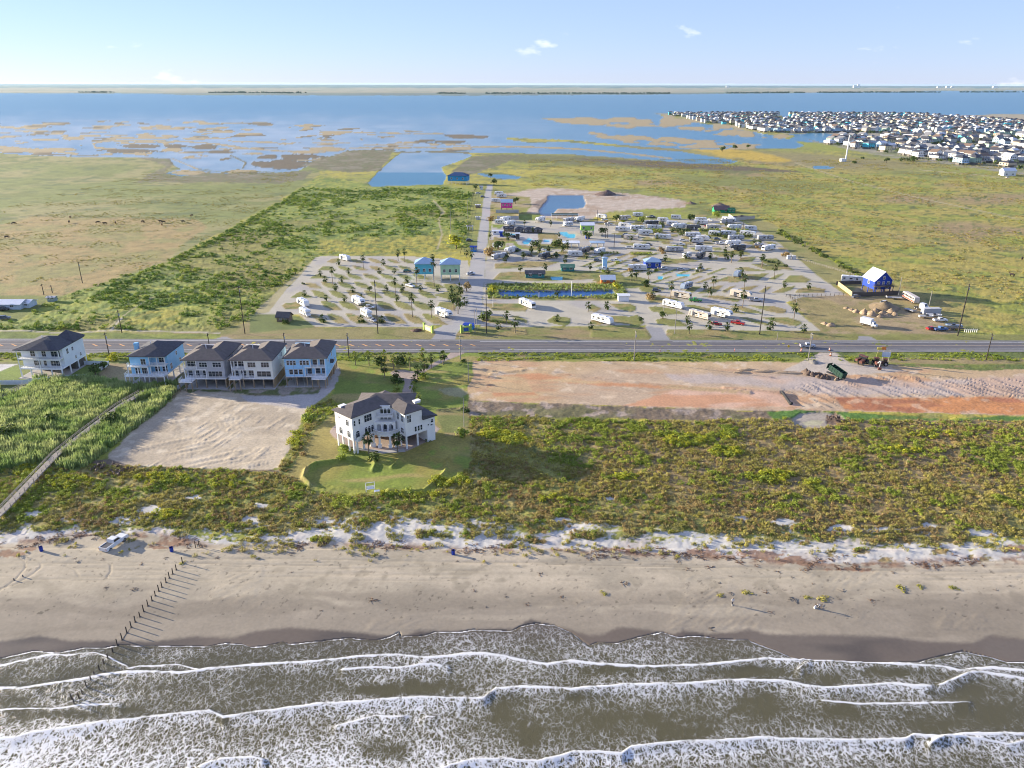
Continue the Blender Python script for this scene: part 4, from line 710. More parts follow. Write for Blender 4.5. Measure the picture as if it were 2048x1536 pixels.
PAINTW = mat('road_paint_white', (0.62, 0.62, 0.60), var=0.25, vscale=2); PAINTY = mat('road_paint_orange', (0.62, 0.33, 0.14), var=0.3, vscale=2)
def lerp(a, b, t): return a+(b-a)*t
Y0 = lambda x, t: lerp(ry(x, 680.0, 684.6), ry(x, 702.0, 699.3), t)
def mark(name, segs, m, z_=0.155):
    mb = MB()
    for quad in segs: mb.poly([(*G(*p), z_) for p in quad], [(0, 1, 2, 3)])
    return tag(mb.build(name, m), kind='structure')
def longline(t, x0, x1, th=0.028, step=120):
    out = []; x = x0
    while x < x1:
        x2 = min(x+step, x1); out.append([(x, Y0(x, t)), (x2, Y0(x2, t)), (x2, Y0(x2, t+th)), (x, Y0(x, t+th))]); x = x2
    return out
mark('lane_line', longline(0.02, -800, 880)+longline(0.06, 960, 1300)+longline(0.06, 1345, 2800)+longline(0.93, -800, 900)+longline(0.93, 1000, 2800), PAINTW)
mark('lane_line', longline(0.36, -800, 1250, 0.02)+longline(0.58, -800, 1250, 0.02)+longline(0.47, 1250, 2800, 0.035), mat('road_paint_faded', (0.45, 0.36, 0.27), var=0.2), 0.16)
mark('turn_lane_hatching', [[(x, Y0(x, 0.38)), (x+4, Y0(x, 0.38)), (x+14, Y0(x, 0.575)), (x+9, Y0(x, 0.575))] for x in range(-6, 945, 27)], PAINTY, 0.168)
mark('wheel_path', longline(0.12, -800, 2800, 0.07)+longline(0.70, -800, 2800, 0.07), WORN, 0.145)

# ------------------------------------------------------------------ plants
def frond_fan(mb, c, az, el, L, wd, droop, rnd):
    "one palmate frond: stalk and a folded jagged fan that droops at the tip"
    dx, dy = math.cos(az), math.sin(az); ux, uy = -dy, dx
    base = Vector(c); st = base+Vector((dx*math.cos(el), dy*math.cos(el), math.sin(el)))*L*0.42
    n = 5; ctr = st; pts = [tuple(ctr)]
    tips = []
    for i in range(n):
        a = (i/(n-1)-0.5)*2.3; ll = L*0.62*(1-0.25*abs(a))*rnd.uniform(0.8, 1.1)
        f = math.cos(a); s = math.sin(a)
        tips.append((st.x+dx*f*ll*math.cos(el)+ux*s*ll*wd, st.y+dy*f*ll*math.cos(el)+uy*s*ll*wd, st.z+math.sin(el)*ll*f-droop*ll*(0.5+0.5*f)))
    w2 = 0.16*L*wd
    for i, t in enumerate(tips):
        mx_, my_, mz_ = (st.x*0.45+t[0]*0.55, st.y*0.45+t[1]*0.55, st.z*0.4+t[2]*0.6+0.10*L)
        mb.poly([tuple(st), (mx_+ux*w2, my_+uy*w2, mz_), t, (mx_-ux*w2, my_-uy*w2, mz_)], [(0, 1, 2, 3)])
    mb.poly([c, (c[0]+ux*0.04, c[1]+uy*0.04, c[2]), tuple(st)], [(0, 1, 2)])
def palm_crown(seed, R=1.9, n=30):
    r = random.Random(seed); mb = MB()
    for i in range(n):
        t = i/n; el = rad(78-150*t+r.uniform(-8, 8))
        frond_fan(mb, (0, 0, 0), r.uniform(0, 6.28) if i % 2 else i*2.4, el, R*r.uniform(0.8, 1.08), 0.55, 0.25+0.35*t, r)
    return mb.mesh('palm_crown_mesh')
PALMG = foliage('palm_frond', (0.045, 0.075, 0.02), (0.10, 0.135, 0.035), 0.5, 0.2); PALML = foliage('palm_frond_light', (0.174, 0.232, 0.051), (0.29, 0.319, 0.072), 0.5, 0.3)
TRUNK = mat('palm_trunk', (0.23, 0.18, 0.13), rough=0.95, var=0.3, vscale=3, stripes=(2, 0.35, 0.05)); BARK = mat('bark', (0.13, 0.095, 0.065), var=0.3, vscale=2)
CROWNS = [palm_crown(s) for s in (1, 2, 3)]
for m_ in CROWNS: m_.materials.append(PALMG)
CROWNL = [m_.copy() for m_ in CROWNS]
for m_ in CROWNL: m_.materials.clear(); m_.materials.append(PALML)
tm = MB(); tm.tube((0, 0, -0.05), (0.02, 0, 0.35), 0.24, 0.17, 7).tube((0.02, 0, 0.35), (0, 0.02, 1.0), 0.17, 0.14, 7); TRK = tm.mesh('palm_trunk_mesh'); TRK.materials.append(TRUNK)
skirt = MB(); r_ = random.Random(4)
for i in range(16):
    a = i*0.4; skirt.poly([(0.1*math.cos(a), 0.1*math.sin(a), 0.1), (0.42*math.cos(a-0.15), 0.42*math.sin(a-0.15), -0.75), (0.42*math.cos(a+0.25), 0.42*math.sin(a+0.25), -0.65)], [(0, 1, 2)])
SKM = skirt.mesh('palm_skirt_mesh'); SKM.materials.append(mat('dry_frond', (0.24, 0.17, 0.09), var=0.2))
def palm(x, y, h, R=1.0, label='', group='palm trees', light=False, nm='palm_tree'):
    o = thing(nm, label, 'palm tree', (x, y, gz(x, y)), random.uniform(0, 6.28), group)
    t = link_mesh('trunk', TRK, None, o); t.scale = (0.8*R**0.5, 0.8*R**0.5, max(h, 0.2)); t.rotation_euler = (random.uniform(-.03, .03), random.uniform(-.03, .03), 0)
    c = link_mesh('crown', random.choice(CROWNL if light else CROWNS), None, o); c.location = (0, 0, h); c.scale = (R, R, R*0.95)
    if h > 2.6:
        s = link_mesh('dry_skirt', SKM, None, o); s.location = (0, 0, h-0.05); s.scale = (R, R, R)
    return o
def leaf_ball(seed, n, rx=1.0, rz=0.8, size=0.22, lumps=7, up=0.35):
    "a crown of small leaf faces gathered in lumps, gaps between them"
    r = random.Random(seed); mb = MB(); L_ = []
    for i in range(lumps):
        a = r.uniform(0, 6.28); q = r.uniform(0.1, 0.62); L_.append((rx*q*math.cos(a), rx*q*math.sin(a), rz*r.uniform(0.25, 0.85)+up*0, r.uniform(0.32, 0.5)))
    for i in range(n):
        cx, cy, cz, cr = L_[i % lumps]
        v = Vector((r.gauss(0, 1), r.gauss(0, 1), r.gauss(0.25, 0.8))).normalized(); p = Vector((cx, cy, cz))+v*cr*r.uniform(0.75, 1.05)
        s = size*r.uniform(0.7, 1.4); nrm = (v+Vector((r.uniform(-.6, .6), r.uniform(-.6, .6), r.uniform(-.2, .7)))).normalized(); u = nrm.orthogonal().normalized(); w_ = nrm.cross(u)
        a = r.uniform(0, 3.14); u2 = u*math.cos(a)+w_*math.sin(a); w2 = nrm.cross(u2)
        mb.poly([p-u2*s, p+w2*s*0.55, p+u2*s, p-w2*s*0.55], [(0, 1, 2, 3)])
    return mb.mesh('leaf_mass')
def tufty(seed, n, h=1.0, spread=0.6, wd=0.07, lean=0.5):
    "upright blades"
    r = random.Random(seed); mb = MB()
    for i in range(n):
        a = r.uniform(0, 6.28); q = spread*math.sqrt(r.random()); bx, by = q*math.cos(a), q*math.sin(a); hh = h*r.uniform(0.6, 1.1); l = lean*r.uniform(0.2, 1)
        tx, ty = bx+l*math.cos(a), by+l*math.sin(a); b2 = r.uniform(0, 3.14); ux, uy = wd*math.cos(b2), wd*math.sin(b2)
        mb.poly([(bx-ux, by-uy, 0), (bx+ux, by+uy, 0), (bx*0.5+tx*0.5+ux, by*0.5+ty*0.5+uy, hh*0.65), (tx, ty, hh), (bx*0.5+tx*0.5-ux, by*0.5+ty*0.5-uy, hh*0.65)], [(0, 1, 2, 3, 4)])
    return mb.mesh('blades')
SRC = []
def scatter(name, pts, scales, src_meshes, label, cat, zsc=None):
    "one stuff object: the source clumps set on thousands of points"
    pts = np.asarray(pts, np.float32); n = len(pts); me = bpy.data.meshes.new(name)
    me.vertices.add(n); me.vertices.foreach_set('co', pts.ravel())
    at = me.attributes.new('rot', 'FLOAT_VECTOR', 'POINT'); rv = np.zeros((n, 3), np.float32); rv[:, 2] = RNG.rand(n)*6.28; at.data.foreach_set('vector', rv.ravel())
    at = me.attributes.new('scl', 'FLOAT_VECTOR', 'POINT'); sv = np.repeat(np.asarray(scales, np.float32)[:, None], 3, 1); sv[:, 2] *= (zsc if zsc is not None else 1)*(0.8+0.4*RNG.rand(n)); at.data.foreach_set('vector', sv.ravel())
    at = me.attributes.new('pick', 'INT', 'POINT'); at.data.foreach_set('value', RNG.randint(0, len(src_meshes), n).astype(np.int32))
    me.update(); o = link_mesh(name, me); tag(o, label, cat, kind='stuff')
    ng = bpy.data.node_groups.new(name+'_set', 'GeometryNodeTree'); ng.interface.new_socket('Geometry', in_out='INPUT', socket_type='NodeSocketGeometry'); ng.interface.new_socket('Geometry', in_out='OUTPUT', socket_type='NodeSocketGeometry')
    N, L = ng.nodes, ng.links; gi = N.new('NodeGroupInput'); go = N.new('NodeGroupOutput')
    g2i = N.new('GeometryNodeGeometryToInstance')
    for m_ in src_meshes[::-1]:
        so_ = bpy.data.objects.new('clump_source', m_); SRC.append(so_)
        oi = N.new('GeometryNodeObjectInfo'); oi.inputs['Object'].default_value = so_; L.new(oi.outputs['Geometry'], g2i.inputs[0])
    iop = N.new('GeometryNodeInstanceOnPoints'); L.new(gi.outputs[0], iop.inputs['Points']); L.new(g2i.outputs[0], iop.inputs['Instance']); iop.inputs['Pick Instance'].default_value = True
    def na(n_, t):
        a = N.new('GeometryNodeInputNamedAttribute'); a.data_type = t; a.inputs['Name'].default_value = n_; return [s for s in a.outputs if s.enabled][0]
    L.new(na('pick', 'INT'), iop.inputs['Instance Index']); L.new(na('scl', 'FLOAT_VECTOR'), iop.inputs['Scale'])
    e2r = N.new('FunctionNodeEulerToRotation'); L.new(na('rot', 'FLOAT_VECTOR'), e2r.inputs[0]); L.new(e2r.outputs[0], iop.inputs['Rotation'])
    L.new(iop.outputs[0], go.inputs[0]); md = o.modifiers.new('set', 'NODES'); md.node_group = ng
    return o
def withmat(meshes, m):
    r = []
    for me in meshes:
        c = me.copy(); c.materials.clear(); c.materials.append(m); r.append(c)
    return r
def rnd_pts(x0, x1, y0, y1, n):
    x = x0+(x1-x0)*RNG.rand(n); y = y0+(y1-y0)*RNG.rand(n); return x, y
def inside(x, y, pts):
    a, b = P(x, y); return poly_sd(a, b, pts) > 0
def at_ground(x, y, dz=-0.05):
    z_, j, i = gzv(x, y); return np.stack([x, y, z_+dz], 1)
CL = [leaf_ball(s, 56, 0.95, 0.72, 0.19, 6) for s in (11, 12, 13)]
TF = [tufty(s, 26, 0.9, 0.55, 0.045, 0.5) for s in (21, 22)]
REED = [tufty(s, 22, 2.0, 0.6, 0.07, 0.45) for s in (31, 32)]
F_OL = foliage('scrub_olive', (0.29, 0.285, 0.06), (0.49, 0.42, 0.11), 0.05, 0.25); F_GR = foliage('scrub_green', (0.22, 0.29, 0.045), (0.38, 0.42, 0.065), 0.08, 0.3)
F_BR = foliage('scrub_brown', (0.30, 0.20, 0.085), (0.44, 0.33, 0.13), 0.1, 0.2); F_YE = foliage('yellow_bloom', (0.33, 0.37, 0.03), (0.48, 0.45, 0.045), 0.3, 0.3)
F_RD = foliage('reed_leaf', (0.24, 0.34, 0.10), (0.44, 0.48, 0.20), 0.15, 0.35); F_DK = foliage('tree_leaf', (0.045, 0.08, 0.02), (0.115, 0.155, 0.035), 0.2, 0.25); F_TH = foliage('thicket_leaf', (0.10, 0.185, 0.03), (0.22, 0.31, 0.045), 0.02, 0.25); F_DG = foliage('dune_grass_blade', (0.319, 0.319, 0.116), (0.493, 0.42, 0.189), 0.3, 0.25)
# dune scrub
x, y = rnd_pts(-230, 240, 140, 262, 230000); z_, j, i = gzv(x, y); v = VEG[j, i]; ok = (v > 0.45) & (RNG.rand(len(x)) < v*np.clip(0.25+2.6*(fbm(x, y, 3.2, 2, 104)-0.33), 0.12, 1.0)); x, y = x[ok], y[ok]
reed_poly = mp_(KL, [(-600, 420), (60, 400), (200, 350), (500, 345), (700, 370), (790, 390), (1030, 375), (1040, 400), (980, 480), (900, 560), (760, 650), (640, 760), (500, 860), (410, 880), (280, 840), (0, 880), (-600, 900)])
rd = inside(x, y, reed_poly); walk = line_d(*P(x, y), mp_(KL, [(-40, 1160), (330, 790), (560, 610), (700, 510), (820, 430)])) < 11
q1 = fbm(x, y, 14, 3, 101); q2 = fbm(x, y, 5, 2, 102); q3 = fbm(x, y, 28, 3, 103)
a_, b_ = P(x, y); seaw = sst(960, 1050, b_)
kind = np.where(q1*.6+.4*RNG.rand(len(x))+0.12*seaw+.03*(a_ > 940) > 0.595, 2, np.where(q2*.55+.45*fbm(x, y, 13, 2, 105)+0.07*(a_ < 940) > 0.56, 1, 0)); kind = np.where(rd, 5, kind)
def put(name, k, ms, s0, s1, label, zs=1.0, keep=1.0):
    sel = (kind == k) & ~walk & (RNG.rand(len(x)) < keep)
    scatter(name, at_ground(x[sel], y[sel]), s0+(s1-s0)*RNG.rand(sel.sum())**1.5, ms, label, 'scrub', zs)
put('dune_scrub', 0, withmat(CL[:2], F_OL)+withmat(TF, F_DG)+withmat(TF, F_OL), 0.26, 0.95, 'low olive scrub and dry grass covering the dunes behind the beach')
put('green_dune_scrub', 1, withmat(CL, F_GR)+withmat(TF, F_GR), 0.3, 1.1, 'patches of low green bushes among the olive dune scrub')
put('brown_dune_scrub', 2, withmat(CL[1:], F_BR)+withmat(TF, F_DG)+withmat(TF[:1], F_BR), 0.28, 0.85, 'brownish dry scrub patches among the dunes')
# yellow flowering bushes in drifts
yp = []
for cx, cy, rx, ry_, n in ((985, 868, 30, 9, 70), (1030, 880, 26, 10, 70), (1370, 882, 40, 12, 90), (1450, 905, 30, 10, 60), (1330, 870, 20, 6, 20), (1540, 955, 50, 12, 80), (1620, 965, 20, 6, 20), (1250, 955, 24, 6, 30), (1455, 870, 20, 8, 18), (140, 965, 50, 12, 60), (330, 960, 60, 12, 60), (450, 965, 40, 10, 30), (60, 940, 40, 12, 40), (330, 1030, 30, 10, 26), (1800, 900, 40, 10, 30), (1860, 870, 50, 8, 30), (1120, 1000, 50, 8, 24), (590, 880, 12, 20, 26), (900, 965, 40, 8, 40), (820, 990, 60, 6, 30)):
    for t in range(n):
        a_ = RNG.rand()*6.28; q = math.sqrt(RNG.rand()); yp.append(G(cx+rx*q*math.cos(a_)+RNG.randn()*3, cy+ry_*q*math.sin(a_)))
yp = np.array(yp); scatter('yellow_bushes', at_ground(yp[:, 0], yp[:, 1]), 0.6+0.8*RNG.rand(len(yp)), withmat(CL, F_YE)[:2]+withmat(CL[2:], F_GR), 'bright yellow green bushes in drifts across the dune scrub', 'bushes')
# reeds
x, y = rnd_pts(-230, -60, 175, 262, 26000); ok = inside(x, y, reed_poly) & (line_d(*P(x, y), mp_(KL, [(-40, 1160), (330, 790), (560, 610), (700, 510), (820, 430)])) > 10); x, y = x[ok], y[ok]
thin = fbm(x, y, 12, 2, 111) > 0.36; x, y = x[thin], y[thin]
scatter('reed_bed', at_ground(x, y), 0.75+0.55*RNG.rand(len(x)), withmat(REED, F_RD), 'tall grey green reeds on both sides of the boardwalk', 'reeds')
# grasses on the white sand
x, y = rnd_pts(-180, 190, 128, 165, 30000); _, b_ = P(x, y); q = fbm(x, y, 3.5, 3, 121); z_, j, i = gzv(x, y); ok = (b_ > 1028) & (b_ < 1095+16*RNG.randn(len(x))) & (q+(b_ < 1075)*.03 > 0.545); x, y = x[ok], y[ok]
scatter('dune_grass', at_ground(x, y), 0.35+0.5*RNG.rand(len(x)), withmat(TF, F_DG)+withmat(CL[:1], F_OL), 'tufts of pale grass scattered over the white dune sand', 'grass')
# thicket north of the highway
x, y = rnd_pts(-420, -10, 300, 760, 52000); z_, j, i = gzv(x, y); v = VEG[j, i]; a_, b_ = P(x, y)
hedge = line_d(a_, b_, [(640, 350), (560, 405), (470, 460), (330, 527), (180, 600)]); q = fbm(x, y, 26, 3, 131); q2 = fbm(x, y, 9, 2, 132)
pr = np.where(q*0.5+q2*0.5 > 0.53, 0.55, 0.05); pr = np.where(hedge < 7, 0.9, pr); pr = pr*(v > 0.5)
pr = np.where(line_d(a_, b_, mp_(KF, [(1270, 130), (1100, 230), (960, 330), (880, 400)])) < 4, 0, pr); pr = np.where(line_d(a_, b_, mp_(K5, [(40, 440), (150, 560), (90, 640), (130, 800), (80, 960)])) < 3.5, 0, pr)
ok = RNG.rand(len(x)) < pr; x, y = x[ok], y[ok]
scatter('brush_thicket', at_ground(x, y), 0.9+1.3*RNG.rand(len(x))**2, withmat(CL, F_TH)+withmat(CL[:1], F_GR), 'dense green brush growing between the meadow and the side road', 'brush', 0.8)
# hedge line and clumps in the right field
x, y = rnd_pts(90, 330, 380, 800, 14000); a_, b_ = P(x, y); d = line_d(a_, b_, [(1560, 465), (1596, 485), (1650, 512), (1712, 549), (1730, 556)]); ok = (d < 6.5) & (RNG.rand(len(x)) < 0.9); x, y = x[ok], y[ok]
scatter('field_hedge', at_ground(x, y), 1.0+1.2*RNG.rand(len(x)), withmat(CL, F_DK)[:2]+withmat(CL[2:], F_GR), 'ragged dark hedge running along the fence of the golden field', 'hedge')
x, y = rnd_pts(20, 620, 300, 1400, 90000); a_, b_ = P(x, y); q = fbm(x, y, 34, 3, 141)*0.6+fbm(x, y, 11, 2, 142)*0.4
ok = ((a_ > 1000) & (b_ < 425) & (b_ > 318) | (poly_sd(a_, b_, [(1500, 425), (1740, 545), (1850, 600), (1930, 664), (2300, 670), (2300, 380), (1500, 350)]) > 0)) & (q+0.12*(RNG.rand(len(x))-.5) > 0.53) & (poly_sd(a_, b_, [(1000, 380), (1200, 372), (1400, 395), (1400, 440), (1000, 440)]) < 0); x, y = x[ok], y[ok]
scatter('field_tussocks', at_ground(x, y), 0.6+0.9*RNG.rand(len(x))**2, withmat(CL[:2], F_OL)+withmat(CL[2:], F_BR)+withmat(TF, F_DG), 'grass tussocks and low weeds in the golden field', 'grass', 0.6)
x, y = rnd_pts(-420, -60, 380, 1000, 60000); a_, b_ = P(x, y); q = fbm(x*.5, y, 22, 3, 145)*.6+fbm(x, y, 7, 2, 146)*.4; ok = (poly_sd(a_, b_, [(-80, 318), (600, 345), (560, 400), (330, 522), (150, 596), (-80, 610)]) > 0) & (q+.1*(RNG.rand(len(x))-.5) > .55); x, y = x[ok], y[ok]
scatter('meadow_tussocks', at_ground(x, y), 0.4+0.7*RNG.rand(len(x))**2, withmat(TF, F_DG)+withmat(CL[:1], F_OL), 'tussocks of dry grass across the open meadow', 'grass', 0.55)
# reeds round the front pond, bank plants
x, y = rnd_pts(-20, 75, 350, 400, 5000); a_, b_ = P(x, y); A = mp_(K2, [(200, 470), (1640, 480), (1680, 600), (1600, 645), (200, 640)]); B = mp_(K2, [(300, 545), (700, 555), (940, 545), (1420, 545), (1540, 540), (1560, 580), (1400, 596), (760, 610), (330, 606)])
ok = (poly_sd(a_, b_, A) > 0) & (poly_sd(a_, b_, B) < 0); x, y = x[ok], y[ok]
scatter('pond_reeds', at_ground(x, y), 0.35+0.35*RNG.rand(len(x)), withmat(REED, F_RD)[:1]+withmat(CL, F_GR)[:2], 'reeds and low plants round the narrow blue pond', 'reeds')
# wrack: twigs and weed along the tide line
def twigs(seed):
    r = random.Random(seed); mb = MB()
    for i in range(9):
        a = r.uniform(0, 6.28); c = Vector((r.uniform(-.6, .6), r.uniform(-.6, .6), 0.08)); d = Vector((math.cos(a), math.sin(a), r.uniform(-.1, .35)))*r.uniform(0.2, 0.55)
        mb.tube(c-d, c+d, 0.05, 0.02, 3, False)
    return mb.mesh('twigs')
x, y = rnd_pts(-170, 190, 118, 152, 9000); a_, b_ = P(x, y); bt = yline([(-500, 1095), (0, 1088), (150, 1070), (300, 1068), (420, 1090), (640, 1085), (760, 1090), (940, 1100), (1100, 1098), (1300, 1108), (1400, 1110), (1600, 1128), (1800, 1130), (2048, 1120), (2500, 1120)], a_)
q = fbm(x, y, 7, 3, 151); ok = (RNG.rand(len(x)) < np.exp(-((b_-bt-3)/10)**2)*sst(0.42, 0.62, q)*1.0+0.006*(b_ > bt)*(b_ < 1230)); x, y = x[ok], y[ok]
scatter('tide_wrack', at_ground(x, y, 0.0), 0.4+0.8*RNG.rand(len(x)), withmat([twigs(1), twigs(2)], mat('wrack', (0.17, 0.095, 0.055), var=0.3)), 'rust brown seaweed and driftwood strewn along the top of the beach', 'seaweed')
# grass verge tufts near the highway ditch
x, y = rnd_pts(-230, 260, 262, 276, 9000); a_, b_ = P(x, y); z_, j, i = gzv(x, y); ok = (fbm(x*0.3, y, 3, 2, 161) > 0.42) & (b_ > 705.5) & (b_ < 722) & ~((a_ > 1632) & (a_ < 1678)) & ~((a_ > 890) & (a_ < 950)); x, y = x[ok], y[ok]
scatter('ditch_grass', at_ground(x, y), 0.45+0.4*RNG.rand(len(x)), withmat(TF, F_GR)+withmat(CL[:1], F_GR), 'long green grass in the ditch beside the highway', 'grass', 0.7)
def tree(x, y, r=2.0, h=2.5, m=None, label='', group=None, nm='tree', seed=0, cat='tree', trunk=True):
    o = thing(nm, label, cat, (x, y, gz(x, y)), random.uniform(0, 6), group)
    if trunk:
        t = MB(); t.tube((0, 0, -0.1), (0, 0, h*0.5), 0.16*r**0.5, 0.10*r**0.5, 6)
        for k in range(3):
            a = k*2.1; t.tube((0, 0, h*0.4), (math.cos(a)*r*0.4, math.sin(a)*r*0.4, h*0.72), 0.08, 0.04, 5)
        t.build('trunk', BARK, o)
    key = ('TB', m.name if m else 'd', seed % 3)
    if key not in MATS: me = leaf_ball(200+seed % 3, 190, 1.0, 0.9, 0.15, 9); me.materials.append(m or F_DK); MATS[key] = me
    c = link_mesh('crown', MATS[key], None, o); c.scale = (r, r, r*0.9); c.location = (0, 0, max(0, h*0.5-0.3*r) if trunk else -0.1)
    return o
# ------------------------------------------------------------------ building kit (fronts face -y)
WHT = mat('white_siding', (0.78, 0.78, 0.76), rough=0.6, var=0.05, stripes=(2, 0.2, 0.02)); STUC = mat('white_stucco', (0.80, 0.79, 0.76), rough=0.75, var=0.05, bump=0.006, bscale=5); TRIM = mat('white_trim', (0.80, 0.80, 0.79), rough=0.5, var=0.04)
SHNG = mat('dark_shingle', (0.075, 0.075, 0.085), rough=0.9, var=0.22, vscale=1.2, stripes=(1, 0.28, 0.02)); SHNB = mat('brown_shingle', (0.125, 0.108, 0.10), rough=0.9, var=0.2, vscale=0.9, stripes=(1, 0.28, 0.02))
GLS = glass('window_glass'); SCRN = mat('dark_screen', (0.03, 0.03, 0.035), rough=0.5); CONCM = mat('concrete', (0.42, 0.40, 0.37), var=0.15, vscale=0.5); WOODP = mat('treated_wood', (0.36, 0.26, 0.15), rough=0.85, var=0.2, stripes=(0, 0.3, 0.02))
STILT = mat('timber_post', (0.30, 0.23, 0.15), rough=0.9, var=0.25); DARK = mat('dark_storage', (0.10, 0.09, 0.08))  # last one: dark brown wall colour for storage, cabanas and small sheds
WM = {}
def win_meshes(w, h, nx, ny, arch):
    k = (round(w, 2), round(h, 2), nx, ny, arch)
    if k in WM: return WM[k]
    f = MB(); t = 0.09
    f.bb(-w/2-t, -w/2, -0.06, 0.05, -t, h+(0 if arch else t)).bb(w/2, w/2+t, -0.06, 0.05, -t, h+(0 if arch else t)).bb(-w/2, w/2, -0.06, 0.05, -t, 0)
    if not arch: f.bb(-w/2, w/2, -0.06, 0.05, h, h+t)
    for i in range(1, nx): f.bb(-w/2+w*i/nx-0.03, -w/2+w*i/nx+0.03, -0.045, 0.02, 0, h)
    for i in range(1, ny): f.bb(-w/2, w/2, -0.05, 0.025, h*i/ny-0.03, h*i/ny+0.03)
    p = MB()
    if arch:
        n = 10; pts = [(-w/2, 0), (w/2, 0)]+[(w/2*math.cos(math.pi*i/n), h+w/2*math.sin(math.pi*i/n)) for i in range(n+1)]
        p.extr([(a, b) for a, b in pts], -0.02, 0.03, 'y')
        ring = [((w/2+t)*math.cos(math.pi*i/n), h+(w/2+t)*math.sin(math.pi*i/n)) for i in range(n+1)]; rin = [(w/2*math.cos(math.pi*i/n), h+w/2*math.sin(math.pi*i/n)) for i in range(n+1)]
        for i in range(n):
            q = [ring[i], ring[i+1], rin[i+1], rin[i]]; f.extr(q, -0.06, 0.05, 'y')
        f.bb(-w/2, w/2, -0.05, 0.03, h-0.04, h+0.04)
    else: p.bb(-w/2, w/2, -0.02, 0.03, 0, h)
    a, b = f.mesh('window_frame_mesh'), p.mesh('window_pane_mesh'); a.materials.append(TRIM); b.materials.append(GLS); WM[k] = (a, b)
    return WM[k]
def window(par, x, y, z, w, h, rz=0, nx=2, ny=2, arch=False, name='window'):
    fm, pm = win_meshes(w, h, nx, ny, arch); f = link_mesh(name, fm, None, par); f.location = (x, y, z); f.rotation_euler = (0, 0, rz)
    link_mesh('pane', pm, None, f); return f
def hip(mb, x0, x1, y0, y1, z, h, ov=0.55, th=0.22, axis=None, mi=0):
    x0 -= ov; x1 += ov; y0 -= ov; y1 += ov; W_, D_ = x1-x0, y1-y0; ins = min(W_, D_)/2
    if axis is None: axis = 'x' if W_ > D_ else 'y'
    if axis == 'x': r = [(x0+ins, (y0+y1)/2), (x1-ins, (y0+y1)/2)]
    else: r = [((x0+x1)/2, y0+ins), ((x0+x1)/2, y1-ins)]
    b = [(x0, y0), (x1, y0), (x1, y1), (x0, y1)]
    V = [(*p, z) for p in b]+[(*p, z+th) for p in b]+[(*p, z+th+h) for p in r]
    if axis == 'x': F_ = [(4, 5, 9, 8), (5, 6, 9), (6, 7, 8, 9), (7, 4, 8)]
    else: F_ = [(4, 5, 8), (5, 6, 9, 8), (6, 7, 9), (7, 4, 8, 9)]
    mb.poly(V, F_+[(3, 2, 1, 0), (0, 1, 5, 4), (1, 2, 6, 5), (2, 3, 7, 6), (3, 0, 4, 7)], mi)
def gable(mb, x0, x1, y0, y1, z, h, ov=0.4, th=0.18, axis='y', mi=0):
    "two roof slabs; ridge along axis"
    if axis == 'y':
        xm = (x0+x1)/2; sl = h/((x1-x0)/2)
        prof = [(x0-ov, z-ov*sl), (xm, z+h), (x1+ov, z-ov*sl), (x1+ov, z-ov*sl+th), (xm, z+h+th), (x0-ov, z-ov*sl+th)]; mb.extr(prof, y0-ov, y1+ov, 'y', mi)
    else:
        ym = (y0+y1)/2; sl = h/((y1-y0)/2)
        prof = [(y0-ov, z-ov*sl), (ym, z+h), (y1+ov, z-ov*sl), (y1+ov, z-ov*sl+th), (ym, z+h+th), (y0-ov, z-ov*sl+th)]; mb.extr(prof, x0-ov, x1+ov, 'x', mi)
def rail(par, pts, z, h=1.0, m=None, name='railing', step=0.9):
    mb = MB()
    for (xa, ya), (xb, yb) in zip(pts[:-1], pts[1:]):
        L_ = math.hypot(xb-xa, yb-ya); n = max(1, int(L_/step))
        for i in range(n+1):
            t = i/n; mb.box((xa+(xb-xa)*t, ya+(yb-ya)*t, z+h/2), (0.07, 0.07, h))
        a = math.atan2(yb-ya, xb-xa); c = ((xa+xb)/2, (ya+yb)/2)
        for zz in (h, 0.12, h*0.55): mb.box((c[0], c[1], z+zz), (L_, 0.06, 0.07), a)
    return mb.build(name, m or TRIM, par)
